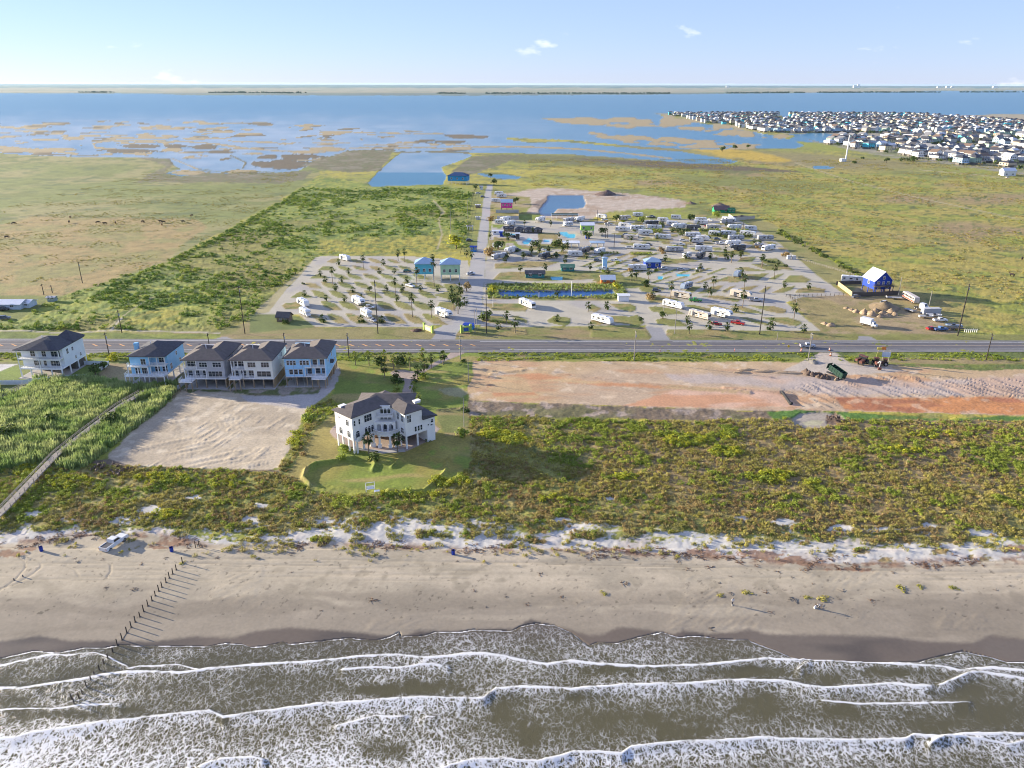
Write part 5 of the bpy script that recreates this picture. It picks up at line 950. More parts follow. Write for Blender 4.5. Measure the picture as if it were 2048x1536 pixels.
def stilt_house(label, x, y, rz, W, D, wall, roofm, st=3.3, fh=3.25, porch=(), decks=(), wins=(), roof=None, post=None, side=(), trimcol=None, lower=None, cat='house', group=None, nlev=2, rh=2.6):
    o = thing('beach_house', label, cat, (x, y, 0.0), rz, group); xs = sorted({0, W, *[p[1] for p in porch], *[p[2] for p in porch]})
    mb = MB(); tr = MB(); top = st+nlev*fh
    for k in range(nlev):
        for a, b in zip(xs[:-1], xs[1:]):
            dp = 0
            for lv, p0, p1, d in porch:
                if lv == k and p0 <= a and b <= p1: dp = d
            mb.bb(a, b, dp, D, st+k*fh, st+(k+1)*fh)
            if dp:
                tr.bb(a, b, 0, dp, st+k*fh-0.12, st+k*fh+0.10); tr.bb(a, b, 0.0, 0.2, st+(k+1)*fh-0.35, st+(k+1)*fh-0.01)
    mb.build('wall', wall, o); tr.bb(-0.06, W+0.06, -0.06, D+0.06, st-0.3, st-0.002); tr.build('trim', trimcol or TRIM, o)
    for lv, p0, p1, d in porch:
        rail(o, [(p0, 0.08), (p1, 0.08)], st+lv*fh+0.1)
        for xx in {p0+0.12, p1-0.12, *(() if p1-p0 < 4.5 else ((p0+p1)/2,))}:
            c = MB(); c.bb(xx-0.11, xx+0.11, 0.02, 0.24, st+lv*fh+0.1, st+(lv+1)*fh-0.35); c.build('column', TRIM, o)
    nx_ = max(3, int(W/3.2)); ny_ = max(3, int(D/4.5))
    for i in range(nx_+1):
        for j in range(ny_+1):
            if 0 < i < nx_ and 0 < j < ny_: continue
            c = MB(); px_ = lerp(0.15, W-0.15, i/nx_); py_ = lerp(0.15, D-0.15, j/ny_); c.bb(px_-0.17, px_+0.17, py_-0.17, py_+0.17, -0.4, st-0.3); c.build('stilt', post or TRIM, o)
    s = MB(); s.bb(-0.5, W+0.5, -1.2, D+0.5, -0.3, 0.12); s.build('slab', CONCM, o)
    if lower:
        l = MB()
        for (a, b, c_, d_) in lower: l.bb(a, b, c_, d_, 0.13, st-0.31)
        l.build('storage_wall', WOODP if post is STILT else DARK, o)
    for (z_, x0, x1, d) in decks:
        dk = MB(); dk.bb(x0, x1, -d, -0.07, z_-0.25, z_)
        dk.build('deck', TRIM, o); rail(o, [(x0, -0.1), (x0, -d+0.06), (x1, -d+0.06), (x1, -0.1)], z_)
        for xx in (x0+0.15, (x0+x1)/2, x1-0.15):
            c = MB(); c.bb(xx-0.13, xx+0.13, -d+0.03, -d+0.29, -0.3, z_-0.25); c.build('deck_post', post or TRIM, o)
    rf = MB(); 
    for r in (roof or [(0, W, 0, D, 0)]): hip(rf, r[0], r[1], r[2], r[3], top+r[4], rh if len(r) < 6 else r[5])
    rf.build('roof', roofm, o)
    vt = MB(); vt.tube((W*0.4, D*0.45, top+1), (W*0.4, D*0.45, top+rh+0.6), 0.12, n=6); vt.build('roof_vent', TRIM, o)
    for wv in wins:
        fc, lv, u, zo, w_, h_ = wv[:6]; nx = wv[6] if len(wv) > 6 else 2; dp = wv[7] if len(wv) > 7 else 0
        z_ = st+lv*fh+zo
        if fc == 'f': window(o, u, dp-0.03, z_, w_, h_, 0, nx, 1 if h_ < 1.2 else 2)
        elif fc == 'r': window(o, W+0.03, u, z_, w_, h_, rad(90), nx, 2)
    return o
BLU = mat('pale_blue_siding', (0.30, 0.58, 0.80), rough=0.6, var=0.05, stripes=(2, 0.2, 0.02)); LBL = mat('light_blue_siding', (0.34, 0.62, 0.88), rough=0.6, var=0.05, stripes=(2, 0.2, 0.02)); GRY = mat('grey_siding', (0.42, 0.43, 0.46), rough=0.6, var=0.06, stripes=(2, 0.2, 0.02))
CRM = mat('cream_siding', (0.74, 0.73, 0.66), rough=0.6, var=0.05, stripes=(2, 0.2, 0.02)); PWH = mat('bluish_white_siding', (0.70, 0.74, 0.77), rough=0.6, var=0.05, stripes=(2, 0.2, 0.02))
def L0(px_, py_): return G(px_, py_)
# first house: white, three storeys of porches under a dark hip roof
x, y = L0(44, 755)
h1 = stilt_house('large white house with full width porches and navy roof behind the white fence', x, y, rad(-2), 15, 15, PWH, SHNG, st=3.4, fh=3.4,
    porch=[(0, 0, 15, 2.4), (1, 0, 15, 2.4)], wins=[('f', 0, 5.2, .2, 2.4, 2.2, 2, 2.4), ('f', 0, 8.0, .2, 1.0, 2.2, 1, 2.4), ('f', 0, 11.8, .2, 3.6, 2.2, 4, 2.4), ('f', 1, 4.2, .2, 1.6, 2.2, 2, 2.4), ('f', 1, 8.2, .2, 1.4, 2.2, 2, 2.4), ('f', 1, 12.4, .2, 3.2, 2.2, 3, 2.4), ('r', 1, 5, .6, 1.1, 1.8), ('r', 1, 8, .8, .9, 1.2), ('r', 0, 9, .8, .7, 1.1), ('r', 0, 12, .8, .8, 1.2)],
    roof=[(0, 15, 0, 15, 0), (5.2, 12, -0.3, 8, 0.05, 2.2), (8, 15, 9, 15.6, 0.3, 3.0)], lower=[(9.5, 14.6, 9, 14.5), (3, 7, 7, 12)])
x, y = L0(268, 766)
h2 = stilt_house('narrow pale blue house with stacked white decks beside the reed bed', x, y, rad(-1), 12, 15, BLU, SHNG, st=3.3, fh=3.2,
    porch=[(0, 6.5, 12, 2.2), (1, 6.5, 12, 2.2)], decks=[(3.3, -1.6, 12.1, 2.2), (6.5, -0.6, 6.5, 1.4)], wins=[('f', 0, 2.2, .2, 1.5, 2.1), ('f', 0, 4.8, .2, 2.2, 2.1, 3), ('f', 0, 8.0, .2, 1.6, 2.1, 2, 2.2), ('f', 0, 10.6, .2, 1.6, 2.1, 2, 2.2), ('f', 1, 4.6, .3, 1.6, 2.0), ('f', 1, 10, .3, 2.0, 2.0, 2, 2.2), ('r', 0, 4, .7, 1.3, 1.9), ('r', 0, 11, .8, 1.0, 1.4), ('r', 1, 9, .8, 1, 1.3)],
    roof=[(0, 12, 0, 15, 0), (6.4, 12, -0.2, 9, 0.04, 2.2)])
ch = MB(); ch.bb(-0.9, 0.4, 6.0, 7.2, 0, 12.4).bb(-1.0, 0.5, 5.9, 7.3, 11.9, 12.2); ch.build('chimney', BLU, h2)
def tri_house(label, px_, py_, W, wall, extra, sidewood=True, rz=0, **k):
    x, y = L0(px_, py_); return stilt_house(label, x, y, rz, W, 16.5, wall, SHNB, st=3.5, fh=3.25, post=STILT, roof=[(0, W, 0, 9.5, 0, 2.3), (W*0.42, W, 3.0, 16.8, 0.03, 2.3), (0, W*0.42, 8, 14, -0.04, 1.6)], lower=[(0.4, W-0.4, 9, 16)]+([(W-0.25, W+0.02, 0.4, 16.2)] if sidewood else []), **k, **extra)
h3 = tri_house('grey house on timber stilts nearest the pale blue house, with a low concrete porch', 374, 776, 13.6, GRY, dict(porch=[(1, 0, 4.4, 2.2), (0, 0, 7.4, 1.6)], decks=[(3.4, -1.0, 3.4, 3.2)],
    wins=[('f', 1, 6.7, .9, 2.6, 1.6, 3), ('f', 1, 11.3, .9, 2.8, 1.6, 3), ('f', 0, 10.4, .7, 4.6, 1.9, 4), ('f', 0, 1.4, .1, 1.4, 2.3, 1, 1.6), ('f', 0, 3.6, .1, 1.6, 2.3, 2, 1.6), ('f', 0, 6.2, .1, 1.2, 2.3, 1, 1.6), ('f', 1, 2.2, .2, 3.4, 2.2, 3, 2.2), ('r', 1, 10, 1, .9, 1.3), ('r', 1, 13, 1, .9, 1.3)]))
h4 = tri_house('white house on timber stilts with a raised white deck, middle of the three new houses', 468, 776, 13.8, CRM, dict(porch=[(1, 0, 4.6, 2.2), (0, 0, 7.6, 1.6)], decks=[(4.3, -0.2, 3.6, 3.0)],
    wins=[('f', 1, 7.0, .8, 2.6, 1.7, 3), ('f', 1, 11.5, .8, 2.6, 1.7, 3), ('f', 0, 10.8, .7, 4.6, 1.9, 3), ('f', 0, 1.2, .1, 1.0, 2.3, 1, 1.6), ('f', 0, 3.4, .1, 1.6, 2.3, 2, 1.6), ('f', 0, 6.0, .1, 1.6, 2.3, 2, 1.6), ('f', 1, 2.3, .2, 3.6, 2.2, 3, 2.2), ('r', 1, 8, 1, .9, 1.4), ('r', 1, 11, 1, .9, 1.3), ('r', 0, 9, 1, .9, 1.2)]))
h5 = tri_house('bright light blue house on stilts at the bend of the gravel track', 574, 772, 14.0, LBL, dict(porch=[(1, 8.6, 13.6, 1.6), (0, 6.6, 13.6, 1.8)], decks=[(3.4, 9.2, 13.9, 2.6)],
    wins=[('f', 1, 1.2, .9, .8, 1.5, 1), ('f', 1, 2.3, .9, .8, 1.5, 1), ('f', 1, 3.4, .9, .8, 1.5, 1), ('f', 1, 5.6, .9, .8, 1.5, 1), ('f', 1, 6.7, .9, .8, 1.5, 1), ('f', 1, 7.8, .9, .8, 1.5, 1), ('f', 1, 10.0, .3, 1.6, 2.0, 1, 1.6), ('f', 1, 12.4, .3, 1.6, 2.0, 2, 1.6), ('f', 0, 2.0, .8, 1.2, 1.7, 1), ('f', 0, 3.6, .8, 1.2, 1.7, 1), ('f', 0, 5.2, .8, 1.2, 1.7, 1), ('f', 0, 7.8, .1, 1.4, 2.2, 1, 1.8), ('f', 0, 10.6, .3, 1.5, 2.0, 1, 1.8), ('f', 0, 12.6, .3, 1.2, 2.0, 2, 1.8), ('r', 1, 3, .9, .9, 1.7), ('r', 1, 9, .9, .9, 1.5), ('r', 0, 13, .9, .9, 1.4)]), sidewood=False, rz=rad(1.5))
sc_ = MB()
for xx in (0.2, 3.2, 6.2):
    sc_.tube((xx, -0.8, 0), (xx, -0.8, 9.6), 0.05, n=4)
for zz in (3.6, 6.4, 8.9): sc_.tube((0.1, -0.8, zz), (6.4, -0.8, zz), 0.045, n=4)
sc_.build('scaffold', mat('galvanised_pipe', (0.35, 0.36, 0.38), metal=0.6, rough=0.5), h5)
aw = MB(); aw.extr([(5.6, 6.2), (7.6, 6.2), (6.9, 7.3), (6.3, 7.3)], 14.02, 15.1, 'x'); aw.build('awning', SHNG, h5)

# ------------------------------------------------------------------ the white villa
V = thing('beach_villa', 'large white stucco villa with arched windows, curved balcony and grey hip roofs on the lawn', 'villa', (0, 0, 0))
ZB, Z1, Z2_, ZE = 3.9, 4.2, 7.6, 11.0
def local(org, ang): 
    R_ = Matrix.Rotation(ang, 4, 'Z'); R_.translation = Vector((*org, 0)); return R_
def place(o, M, par): 
    o.parent = par; o.matrix_local = M @ o.matrix_local; return o
C_ = Vector((-43.9, 187.0)); aL = math.atan2(7.2, 6.5)      # left wing: local x along the garden front, y away to the outside left
ML = local(C_, aL)
wl = MB(); wl.bb(0, 16, 0, 7.9, ZB, ZE); o = wl.build('left_wing_wall', STUC); o.name = 'wall'; place(o, ML, V)
R_c = Vector((-29.7, 189.6)); aR = math.atan2(3.4, 4.0)     # right wing: local x to the right rear, y back to the centre
MR = local(R_c, aR)
wr_ = MB(); wr_.bb(0, 5.6, 0, 13, ZB, ZE); place(wr_.build('wall', STUC), MR, V)
wr2 = MB(); wr2.bb(5.603, 9.9, 0.003, 9.5, ZB, 7.9).bb(7.2, 9.897, 0.006, 9.4, 0.05, ZB-0.003); place(wr2.build('wall', STUC), MR, V)
core = MB(); core.bb(-41.5, -31.3, 194.4, 203.5, ZB+0.004, ZE+0.05).bb(-37.3, -34.4, 194.15, 194.41, ZB+0.01, ZE+0.5); place(core.build('wall', STUC), Matrix.Identity(4), V)
rb = MB(); hip(rb, 0.0, 18, 0, 7.9, ZE, 1.7, 0.6); place(rb.build('roof', SHNB), ML, V)
rb = MB(); hip(rb, 0.0, 5.7, 0, 13, ZE+0.02, 1.25, 0.6); place(rb.build('roof', SHNB), MR, V)
rb = MB(); hip(rb, -44, -28.5, 194.6, 204, ZE+0.06, 1.9, 0.4); place(rb.build('roof', SHNB), Matrix.Identity(4), V)
rb = MB(); rb.poly([(5.61, -0.6, 7.7), (10.5, -0.6, 7.7), (10.5, 10.0, 7.7), (5.61, 10.0, 7.7), (5.61, -0.6, 9.1), (10.5, -0.6, 7.95), (10.5, 10, 7.95), (5.61, 10, 9.1)], [(0, 1, 2, 3), (4, 5, 6, 7), (0, 1, 5, 4), (1, 2, 6, 5), (2, 3, 7, 6), (0, 3, 7, 4)]); place(rb.build('roof', SHNG), MR, V)
cm = MB(); cm.bb(-0.95, 0.95, -0.6, 0.6, 0, .62).bb(-1.05, 1.05, -0.7, 0.7, .62, .74); c1 = cm.build('chimney', STUC, V); c1.location = (-47.6, 192.9, ZE+0.55); c1.rotation_euler = (0, 0, aL)
c2 = link_mesh('chimney', c1.data, None, V); c2.location = (-27.2, 196.5, ZE+0.55); c2.rotation_euler = (0, 0, aR)
def vwin(M, u, v, z_, w_, h_, side='f', nx=2, ny=2, arch=False):
    a = {'f': 0, 'l': rad(-90), 'r': rad(90)}[side]; f = window(V, 0, 0, 0, w_, h_, 0, nx, ny, arch)
    loc = Matrix.Translation((u, v, z_)) @ Matrix.Rotation(a, 4, 'Z'); f.matrix_local = M @ loc
I4 = Matrix.Identity(4)
for u in (0.8, 2.4): vwin(ML, u, -0.03, 8.3, .5, 1.5, 'f', 1, 2)
vwin(ML, 5.4, -0.03, 8.2, 2.5, 2.0, 'f', 3, 2)
for u in (4.5, 5.6, 6.7): vwin(ML, u, -0.03, 4.5, .85, 1.7, 'f', 1, 1, True)
vwin(ML, 1.6, -0.03, 4.4, 1.2, 1.5, 'f', 2, 1, True)
for v_, z_, ar in ((1.9, 4.6, 1), (5.6, 4.6, 1), (2.2, 8.0, 1)): vwin(ML, -0.03, v_, z_, 1.1 if z_ < 5 else .9, 1.3, 'l', 2, 1, True)
vwin(ML, -0.03, 5.9, 9.3, .7, .3, 'l', 1, 1)
for v_ in (1.3, 3.6): vwin(MR, -0.03, v_, 8.2, 1.1, 2.0, 'l', 3, 2)
vwin(MR, -0.03, 1.6, 4.7, 1.3, 1.5, 'l', 2, 2)
vwin(MR, 1.3, -0.03, 8.1, 1.2, 2.1, 'f', 3, 2)
for u in (3.3, 4.3, 5.2): vwin(MR, u, -0.03, 4.7, .6, 1.5, 'f', 1, 2)
vwin(MR, 8.9, -0.03, 5.9, .8, .6, 'f', 1, 1, True); vwin(MR, 7.6, -0.03, 5.3, .4, .4, 'f', 1, 1); vwin(MR, 8.7, -0.03, 5.0, .7, .4, 'f', 1, 1)
for k_ in (-1, 0, 1):
    vwin(I4, -35.85+k_*1.0, 194.12, 9.0, .8, 1.3, 'f', 1, 1, True); vwin(I4, -35.85+k_*1.05, 194.12, 7.35, .85, .35, 'f', 1, 1, True)
# balconies: curved slab, balustrade, arched loggia wall
def bow(x0, x1, yb, yf, n=10):
    return [(lerp(x0, x1, i/n), yb-(yb-yf)*math.sin(math.pi*i/n)) for i in range(n+1)]
bl = MB(); fr = bow(-39.6, -32.0, 192.3, 190.2); bl.prism(fr+[(-32.0, 195), (-39.6, 195)], Z1-0.45, Z1); place(bl.build('balcony', STUC), I4, V)
rl = MB()
for (a, b), (c, d) in zip(fr[:-1], fr[1:]):
    L_ = math.hypot(c-a, d-b); an = math.atan2(d-b, c-a); rl.box(((a+c)/2, (b+d)/2+0.05, Z1+0.95), (L_+0.05, 0.22, 0.12), an); rl.box(((a+c)/2, (b+d)/2+0.05, Z1+0.1), (L_+0.05, 0.22, 0.14), an)
    for t in (0.1, 0.3, 0.5, 0.7, 0.9): rl.tube((lerp(a, c, t), lerp(b, d, t)+0.05, Z1+.1), (lerp(a, c, t), lerp(b, d, t)+0.05, Z1+.9), 0.06, n=5)
place(rl.build('balustrade', STUC), I4, V)
bl = MB(); bl.bb(-38.2, -33.6, 192.7, 194.1, 8.55, 8.8); place(bl.build('balcony', STUC), I4, V)
rl = MB(); 
for (a, b), (c, d) in (((-38.1, 194.1), (-38.1, 192.8)), ((-38.1, 192.8), (-33.7, 192.8)), ((-33.7, 192.8), (-33.7, 194.1))):
    L_ = math.hypot(c-a, d-b); an = math.atan2(d-b, c-a); rl.box(((a+c)/2, (b+d)/2, 9.65), (L_, 0.18, 0.12), an); n = int(L_/0.25)
    for i in range(n): rl.tube((lerp(a, c, i/n), lerp(b, d, i/n), 8.8), (lerp(a, c, i/n), lerp(b, d, i/n), 9.6), 0.05, n=5)
place(rl.build('balustrade', STUC), I4, V)
def arch_wall(mb, x0, x1, y0, y1, z0, z1, centers, r, zs):
    e = x0
    for c in centers:
        mb.bb(e, c-r, y0, y1, z0, z1)
        n = 8; prof = [(c-r, zs)]+[(c-r*math.cos(math.pi*i/n), zs+r*math.sin(math.pi*i/n)) for i in range(1, n)]+[(c+r, zs)]
        for (a, za), (b, zb) in zip(prof[:-1], prof[1:]): mb.extr([(a, za), (b, zb), (b, z1), (a, z1)], y0, y1, 'y')
        e = c+r
    mb.bb(e, x1, y0, y1, z0, z1)
aw_ = MB(); arch_wall(aw_, -38.9, -32.9, 192.3, 192.6, Z1+0.01, 7.3, [-37.6, -35.9, -34.2], 0.62, 6.0); aw_.bb(-38.9, -32.9, 192.61, 194.39, 7.12, 7.31); place(aw_.build('loggia', STUC), I4, V)
for k_ in (-1, 0, 1): vwin(I4, -35.9+1.7*k_, 194.12 if k_ == 0 else 194.36, 4.3, 1.2, 2.0, 'f', 2, 1)
for (cx, cy) in ((-39.2, 191.5), (-37.4, 190.9), (-34.4, 190.9), (-32.7, 191.5)):
    c = MB(); c.tube((cx, cy, 0.9), (cx, cy, Z1-0.45), 0.34, 0.30, 10).box((cx, cy, 0.45), (1.0, 1.0, 1.1), 0.0).box((cx, cy, 3.65), (0.85, 0.85, 0.2)); place(c.build('column', STUC), I4, V)
for (u, v_) in ((0.3, 0.3), (3.6, 0.3), (6.0, 0.3), (0.3, 2.6), (0.3, 5.2), (0.3, 7.6), (0.9, -0.35)):
    c = MB(); c.bb(u-0.22, u+0.22, v_-0.22, v_+0.22, -0.2, ZB); place(c.build('column', STUC), ML, V)
for (u, v_) in ((0.3, 0.3), (4.0, 0.3), (0.3, 3.2), (0.3, 6.0)):
    c = MB(); c.bb(u-0.2, u+0.2, v_-0.2, v_+0.2, -0.2, ZB); place(c.build('column', STUC), MR, V)
bk = MB(); bk.bb(-41, -31.5, 197.5, 203, 0.05, ZB+0.003); place(bk.build('wall', mat('tan_stucco', (0.45, 0.30, 0.19))), I4, V)
bk = MB(); bk.bb(1, 5.5, 6, 9, 0.05, ZB-0.003); place(bk.build('wall', DARK), MR, V)
cb = MB(); cb.prism([G(*p) for p in mp_(KM, [(1040, 1095), (850, 1110), (640, 1075), (620, 1055), (850, 1088), (1030, 1070)])], -0.1, 0.16); place(cb.build('patio_edge', CONCM), I4, V)
bx = MB(); bx.bb(-1.2, -0.05, 0.3, 2.7, Z1-0.4, Z1).bb(-1.2, -1.1, 0.3, 2.7, Z1, Z1+1); place(bx.build('balcony', STUC), ML @ Matrix.Translation((0.2, -0.0, 0)) @ Matrix.Rotation(rad(90), 4, 'Z') @ Matrix.Translation((0, -3.0, 0)), V)
# ------------------------------------------------------------------ vehicles and campers (front at +x, wheels on z = 0)
TYRE = mat('tyre', (0.025, 0.025, 0.028), rough=0.9); CHR = mat('wheel_rim', (0.5, 0.5, 0.5), metal=0.8, rough=0.4); LAMP = mat('lamp_lens', (0.75, 0.74, 0.70), rough=0.3); TAIL = mat('tail_lens', (0.45, 0.03, 0.02), rough=0.3); AUTOG = glass('auto_glass', (0.015, 0.02, 0.025))
def wheels(par, xs, hw, r=0.36, w=0.24):
    if ('WH', r) not in MATS:
        t = MB(); t.tube((0, -w/2, 0), (0, w/2, 0), r, n=10); a = t.mesh('tyre_mesh'); a.materials.append(TYRE)
        t = MB(); t.tube((0, -w/2-0.01, 0), (0, w/2+0.01, 0), r*0.55, n=8); b = t.mesh('rim_mesh'); b.materials.append(CHR); MATS[('WH', r)] = (a, b)
    a, b = MATS[('WH', r)]
    for x in xs:
        for s in (-1, 1):
            q = link_mesh('wheel', a, None, par); q.location = (x, s*hw, r); link_mesh('rim', b, None, q)
def paint(name, rgb, rough=0.35): return mat('paint_'+name, rgb, rough=rough, var=0.05, coat=0.4)
def rounded(prof_side, hw, top_in=0.0):
    "body from a side outline (x, z), narrowed towards the top"
    mb = MB(); zs = [p[1] for p in prof_side]; z0, z1 = min(zs), max(zs); n = len(prof_side)
    def yy(z): return hw-top_in*max(0, (z-z0)/(z1-z0)-0.35)/0.65
    V_ = [(x, -yy(z), z) for x, z in prof_side]+[(x, yy(z), z) for x, z in prof_side]
    mb.poly(V_, [tuple(range(n-1, -1, -1)), tuple(range(n, 2*n))]+[(i, (i+1) % n, n+(i+1) % n, n+i) for i in range(n)]); return mb
def pickup(col, bed=(0.09, 0.09, 0.1)):
    o = thing('pickup_truck', '', 'truck'); P_ = paint(*col)
    b = rounded([(-2.9, .45), (2.75, .45), (2.95, .6), (2.95, 1.0), (2.7, 1.13), (1.25, 1.18), (-0.75, 1.18), (-0.75, 1.15), (-2.9, 1.15)], .98, .05); b.build('body', P_, o)
    c = rounded([(-0.85, 1.18), (1.3, 1.18), (.55, 1.85), (-.75, 1.9)], .90, .14); c.build('cab', P_, o)
    g = MB(); g.poly([(1.27, -.78, 1.2), (1.27, .78, 1.2), (.66, .68, 1.82), (.66, -.68, 1.82)], [(0, 1, 2, 3)]); g.build('windscreen', AUTOG, o)
    for s in (-1, 1):
        g = MB(); g.poly([(-.65, s*.885, 1.25), (1.0, s*.885, 1.25), (.5, s*.80, 1.76), (-.62, s*.80, 1.78)], [(0, 1, 2, 3)]); g.build('side_window', AUTOG, o)
        g = MB(); g.bb(2.9, 2.965, s*.6, s*.92, .78, .98); g.build('headlight', LAMP, o); g = MB(); g.bb(-2.93, -2.88, s*.8, s*.94, .75, 1.1); g.build('tail_light', TAIL, o)
    g = MB(); g.bb(-2.8, -.9, -.8, .8, 1.10, 1.165); g.build('bed', mat('truck_bed', bed), o)
    g = MB(); g.bb(-2.9, -.9, -.97, -.82, 1.15, 1.24).bb(-2.9, -.9, .82, .97, 1.15, 1.24).bb(-2.92, -2.82, -.97, .97, 1.0, 1.24); g.build('bed_rail', P_, o)
    wheels(o, (-1.9, 1.85), .86, .39); return o
def car(col, suv=False):
    o = thing('suv' if suv else 'car', '', 'car'); P_ = paint(*col); h = 1.72 if suv else 1.42
    rounded([(-2.25, .35), (2.2, .35), (2.3, .6), (2.1, .85), (1.1, .98), (-1.9, 1.0), (-2.25, .85)], .9, .06).build('body', P_, o)
    rounded([(-1.95 if suv else -1.7, .98), (1.15, .97), (.35, h), (-1.55 if suv else -.9, h)], .83, .16).build('cabin', AUTOG, o)
    g = MB(); g.bb(-1.45 if suv else -.85, .32, -.62, .62, h-.01, h+.03); g.build('roof', P_, o)
    for s in (-1, 1):
        g = MB(); g.bb(2.15, 2.27, s*.5, s*.8, .62, .78); g.build('headlight', LAMP, o)
    wheels(o, (-1.4, 1.4), .8, .33); return o
def camper(kind, L, body, band, slide=True):
    "kind: trailer, fifth (raised nose), coach (flat front), classc (cab in front)"
    o = thing({'trailer': 'travel_trailer', 'fifth': 'fifth_wheel_trailer', 'coach': 'motorhome', 'classc': 'motorhome'}[kind], '', {'trailer': 'trailer', 'fifth': 'trailer'}.get(kind, 'motorhome')); B = paint(*body); h = 3.1 if kind != 'fifth' else 3.7; x0, x1 = -L/2, L/2
    if kind == 'trailer': prof = [(x0, .55), (x1-.3, .55), (x1, 1.0), (x1-.1, 2.0), (x1-.7, h-.1), (x1-1.2, h), (x0+.25, h), (x0, h-.3)]
    elif kind == 'fifth': prof = [(x0, .6), (x1-2.6, .6), (x1-2.5, 1.75), (x1-.4, 1.75), (x1, 2.2), (x1-.35, 3.0), (x1-1.2, h), (x0+.2, h-.1), (x0, h-.4)]
    elif kind == 'coach': prof = [(x0, .5), (x1, .5), (x1+.02, 1.4), (x1-.15, h-.5), (x1-.5, h), (x0+.2, h), (x0, h-.2)]
    else: prof = [(x0, .5), (x1-2.0, .5), (x1-2.0, 2.0), (x1-.5, 2.0), (x1-.35, 2.5), (x1-.9, h), (x0+.2, h), (x0, h-.2)]
    rounded(prof, 1.25, .05).build('body', B, o)
    if kind == 'classc':
        rounded([(x1-2.0, .45), (x1, .45), (x1+.05, 1.15), (x1-.9, 1.3), (x1-1.35, 2.0), (x1-2.0, 2.0)], 1.0, .06).build('cab', B, o)
        g = MB(); g.poly([(x1-.93, -.8, 1.32), (x1-.93, .8, 1.32), (x1-1.33, .72, 1.95), (x1-1.33, -.72, 1.95)], [(0, 1, 2, 3)]); g.build('windscreen', mat('windscreen_shade', (0.16, 0.42, 0.52), rough=0.3), o)
    if kind == 'coach':
        g = MB(); g.poly([(x1+.03, -1.05, 1.5), (x1+.03, 1.05, 1.5), (x1-.11, 1.0, 2.5), (x1-.11, -1.0, 2.5)], [(0, 1, 2, 3)]); g.build('windscreen', AUTOG, o)
    if kind in ('trailer', 'fifth'):
        g = MB(); g.poly([(x1-.06, -.75, 1.5 if kind == 'trailer' else 2.35), (x1-.06, .75, 1.5 if kind == 'trailer' else 2.35), (x1-.3, .7, 2.2 if kind == 'trailer' else 2.95), (x1-.3, -.7, 2.2 if kind == 'trailer' else 2.95)], [(0, 1, 2, 3)]); g.build('front_window', AUTOG, o)
        g = MB(); g.box((x1+.6, 0, .55), (1.5, .12, .12)).tube((x1+1.1, 0, 0), (x1+1.1, 0, .7), .05, n=5); g.build('hitch', mat('chassis', (.03, .03, .03)), o)
    g = MB(); g.bb(x0+.3, x1-.5 if kind == 'coach' else x1-2.2, -1.262, 1.262, 1.0, 1.22); g.build('stripe', mat('stripe_'+band[0], band[1], var=.1), o)
    for s in (-1, 1):
        for xx, w_ in ((x0+1.2, .9), (x0+L*.38, 1.2), (x0+L*.62, .8)):
            g = MB(); g.bb(xx-w_/2, xx+w_/2, s*1.235, s*1.27, 1.65, 2.3); g.build('window', AUTOG, o)
    g = MB(); g.bb(x0+L*.48, x0+L*.48+.7, -1.275, -1.24, .65, 2.55); g.build('door', mat('camper_door', (.62, .62, .60)), o)
    if slide: g = MB(); g.bb(x0+L*.25, x0+L*.55, 1.2, 1.85, .8, 2.7).bb(x0+.8, x0+2.2, -1.75, -1.2, .9, 2.7); g.build('slide_out', B, o)
    for xx in (x0+L*.3, x0+L*.65):
        g = MB(); g.bb(xx-.4, xx+.4, -.35, .35, h-.02, h+.24); g.build('roof_unit', mat('roof_unit', (.55, .55, .53)), o)
    g = MB(); g.bb(x0+L*.42, x0+L*.8, -1.42, -1.27, 2.72, 2.84); g.build('awning_roll', mat('awning_'+band[0], band[1]), o)
    if kind in ('coach', 'classc'): wheels(o, (x0+L*.28, x1-1.2 if kind == 'classc' else x1-2.0), 1.0, .42)
    else: wheels(o, (x0+L*.42, x0+L*.42+.95), 1.05, .36)
    g = MB(); g.bb(x0+.2, x1-2.7, -1.0, 1.0, .38, .62); g.build('chassis', mat('chassis', (.03, .03, .03)), o)
    return o
WB = ('white', (.72, .72, .70)); GB = ('silver', (.38, .39, .41)); TB = ('beige', (.60, .54, .45)); BB = ('bluegrey', (.25, .31, .40)); KB_ = ('black', (.03, .03, .035))
PROTO = {}
def proto(k, f):
    if k not in PROTO: PROTO[k] = [f(), False]; reg(PROTO[k][0])
    return PROTO[k]
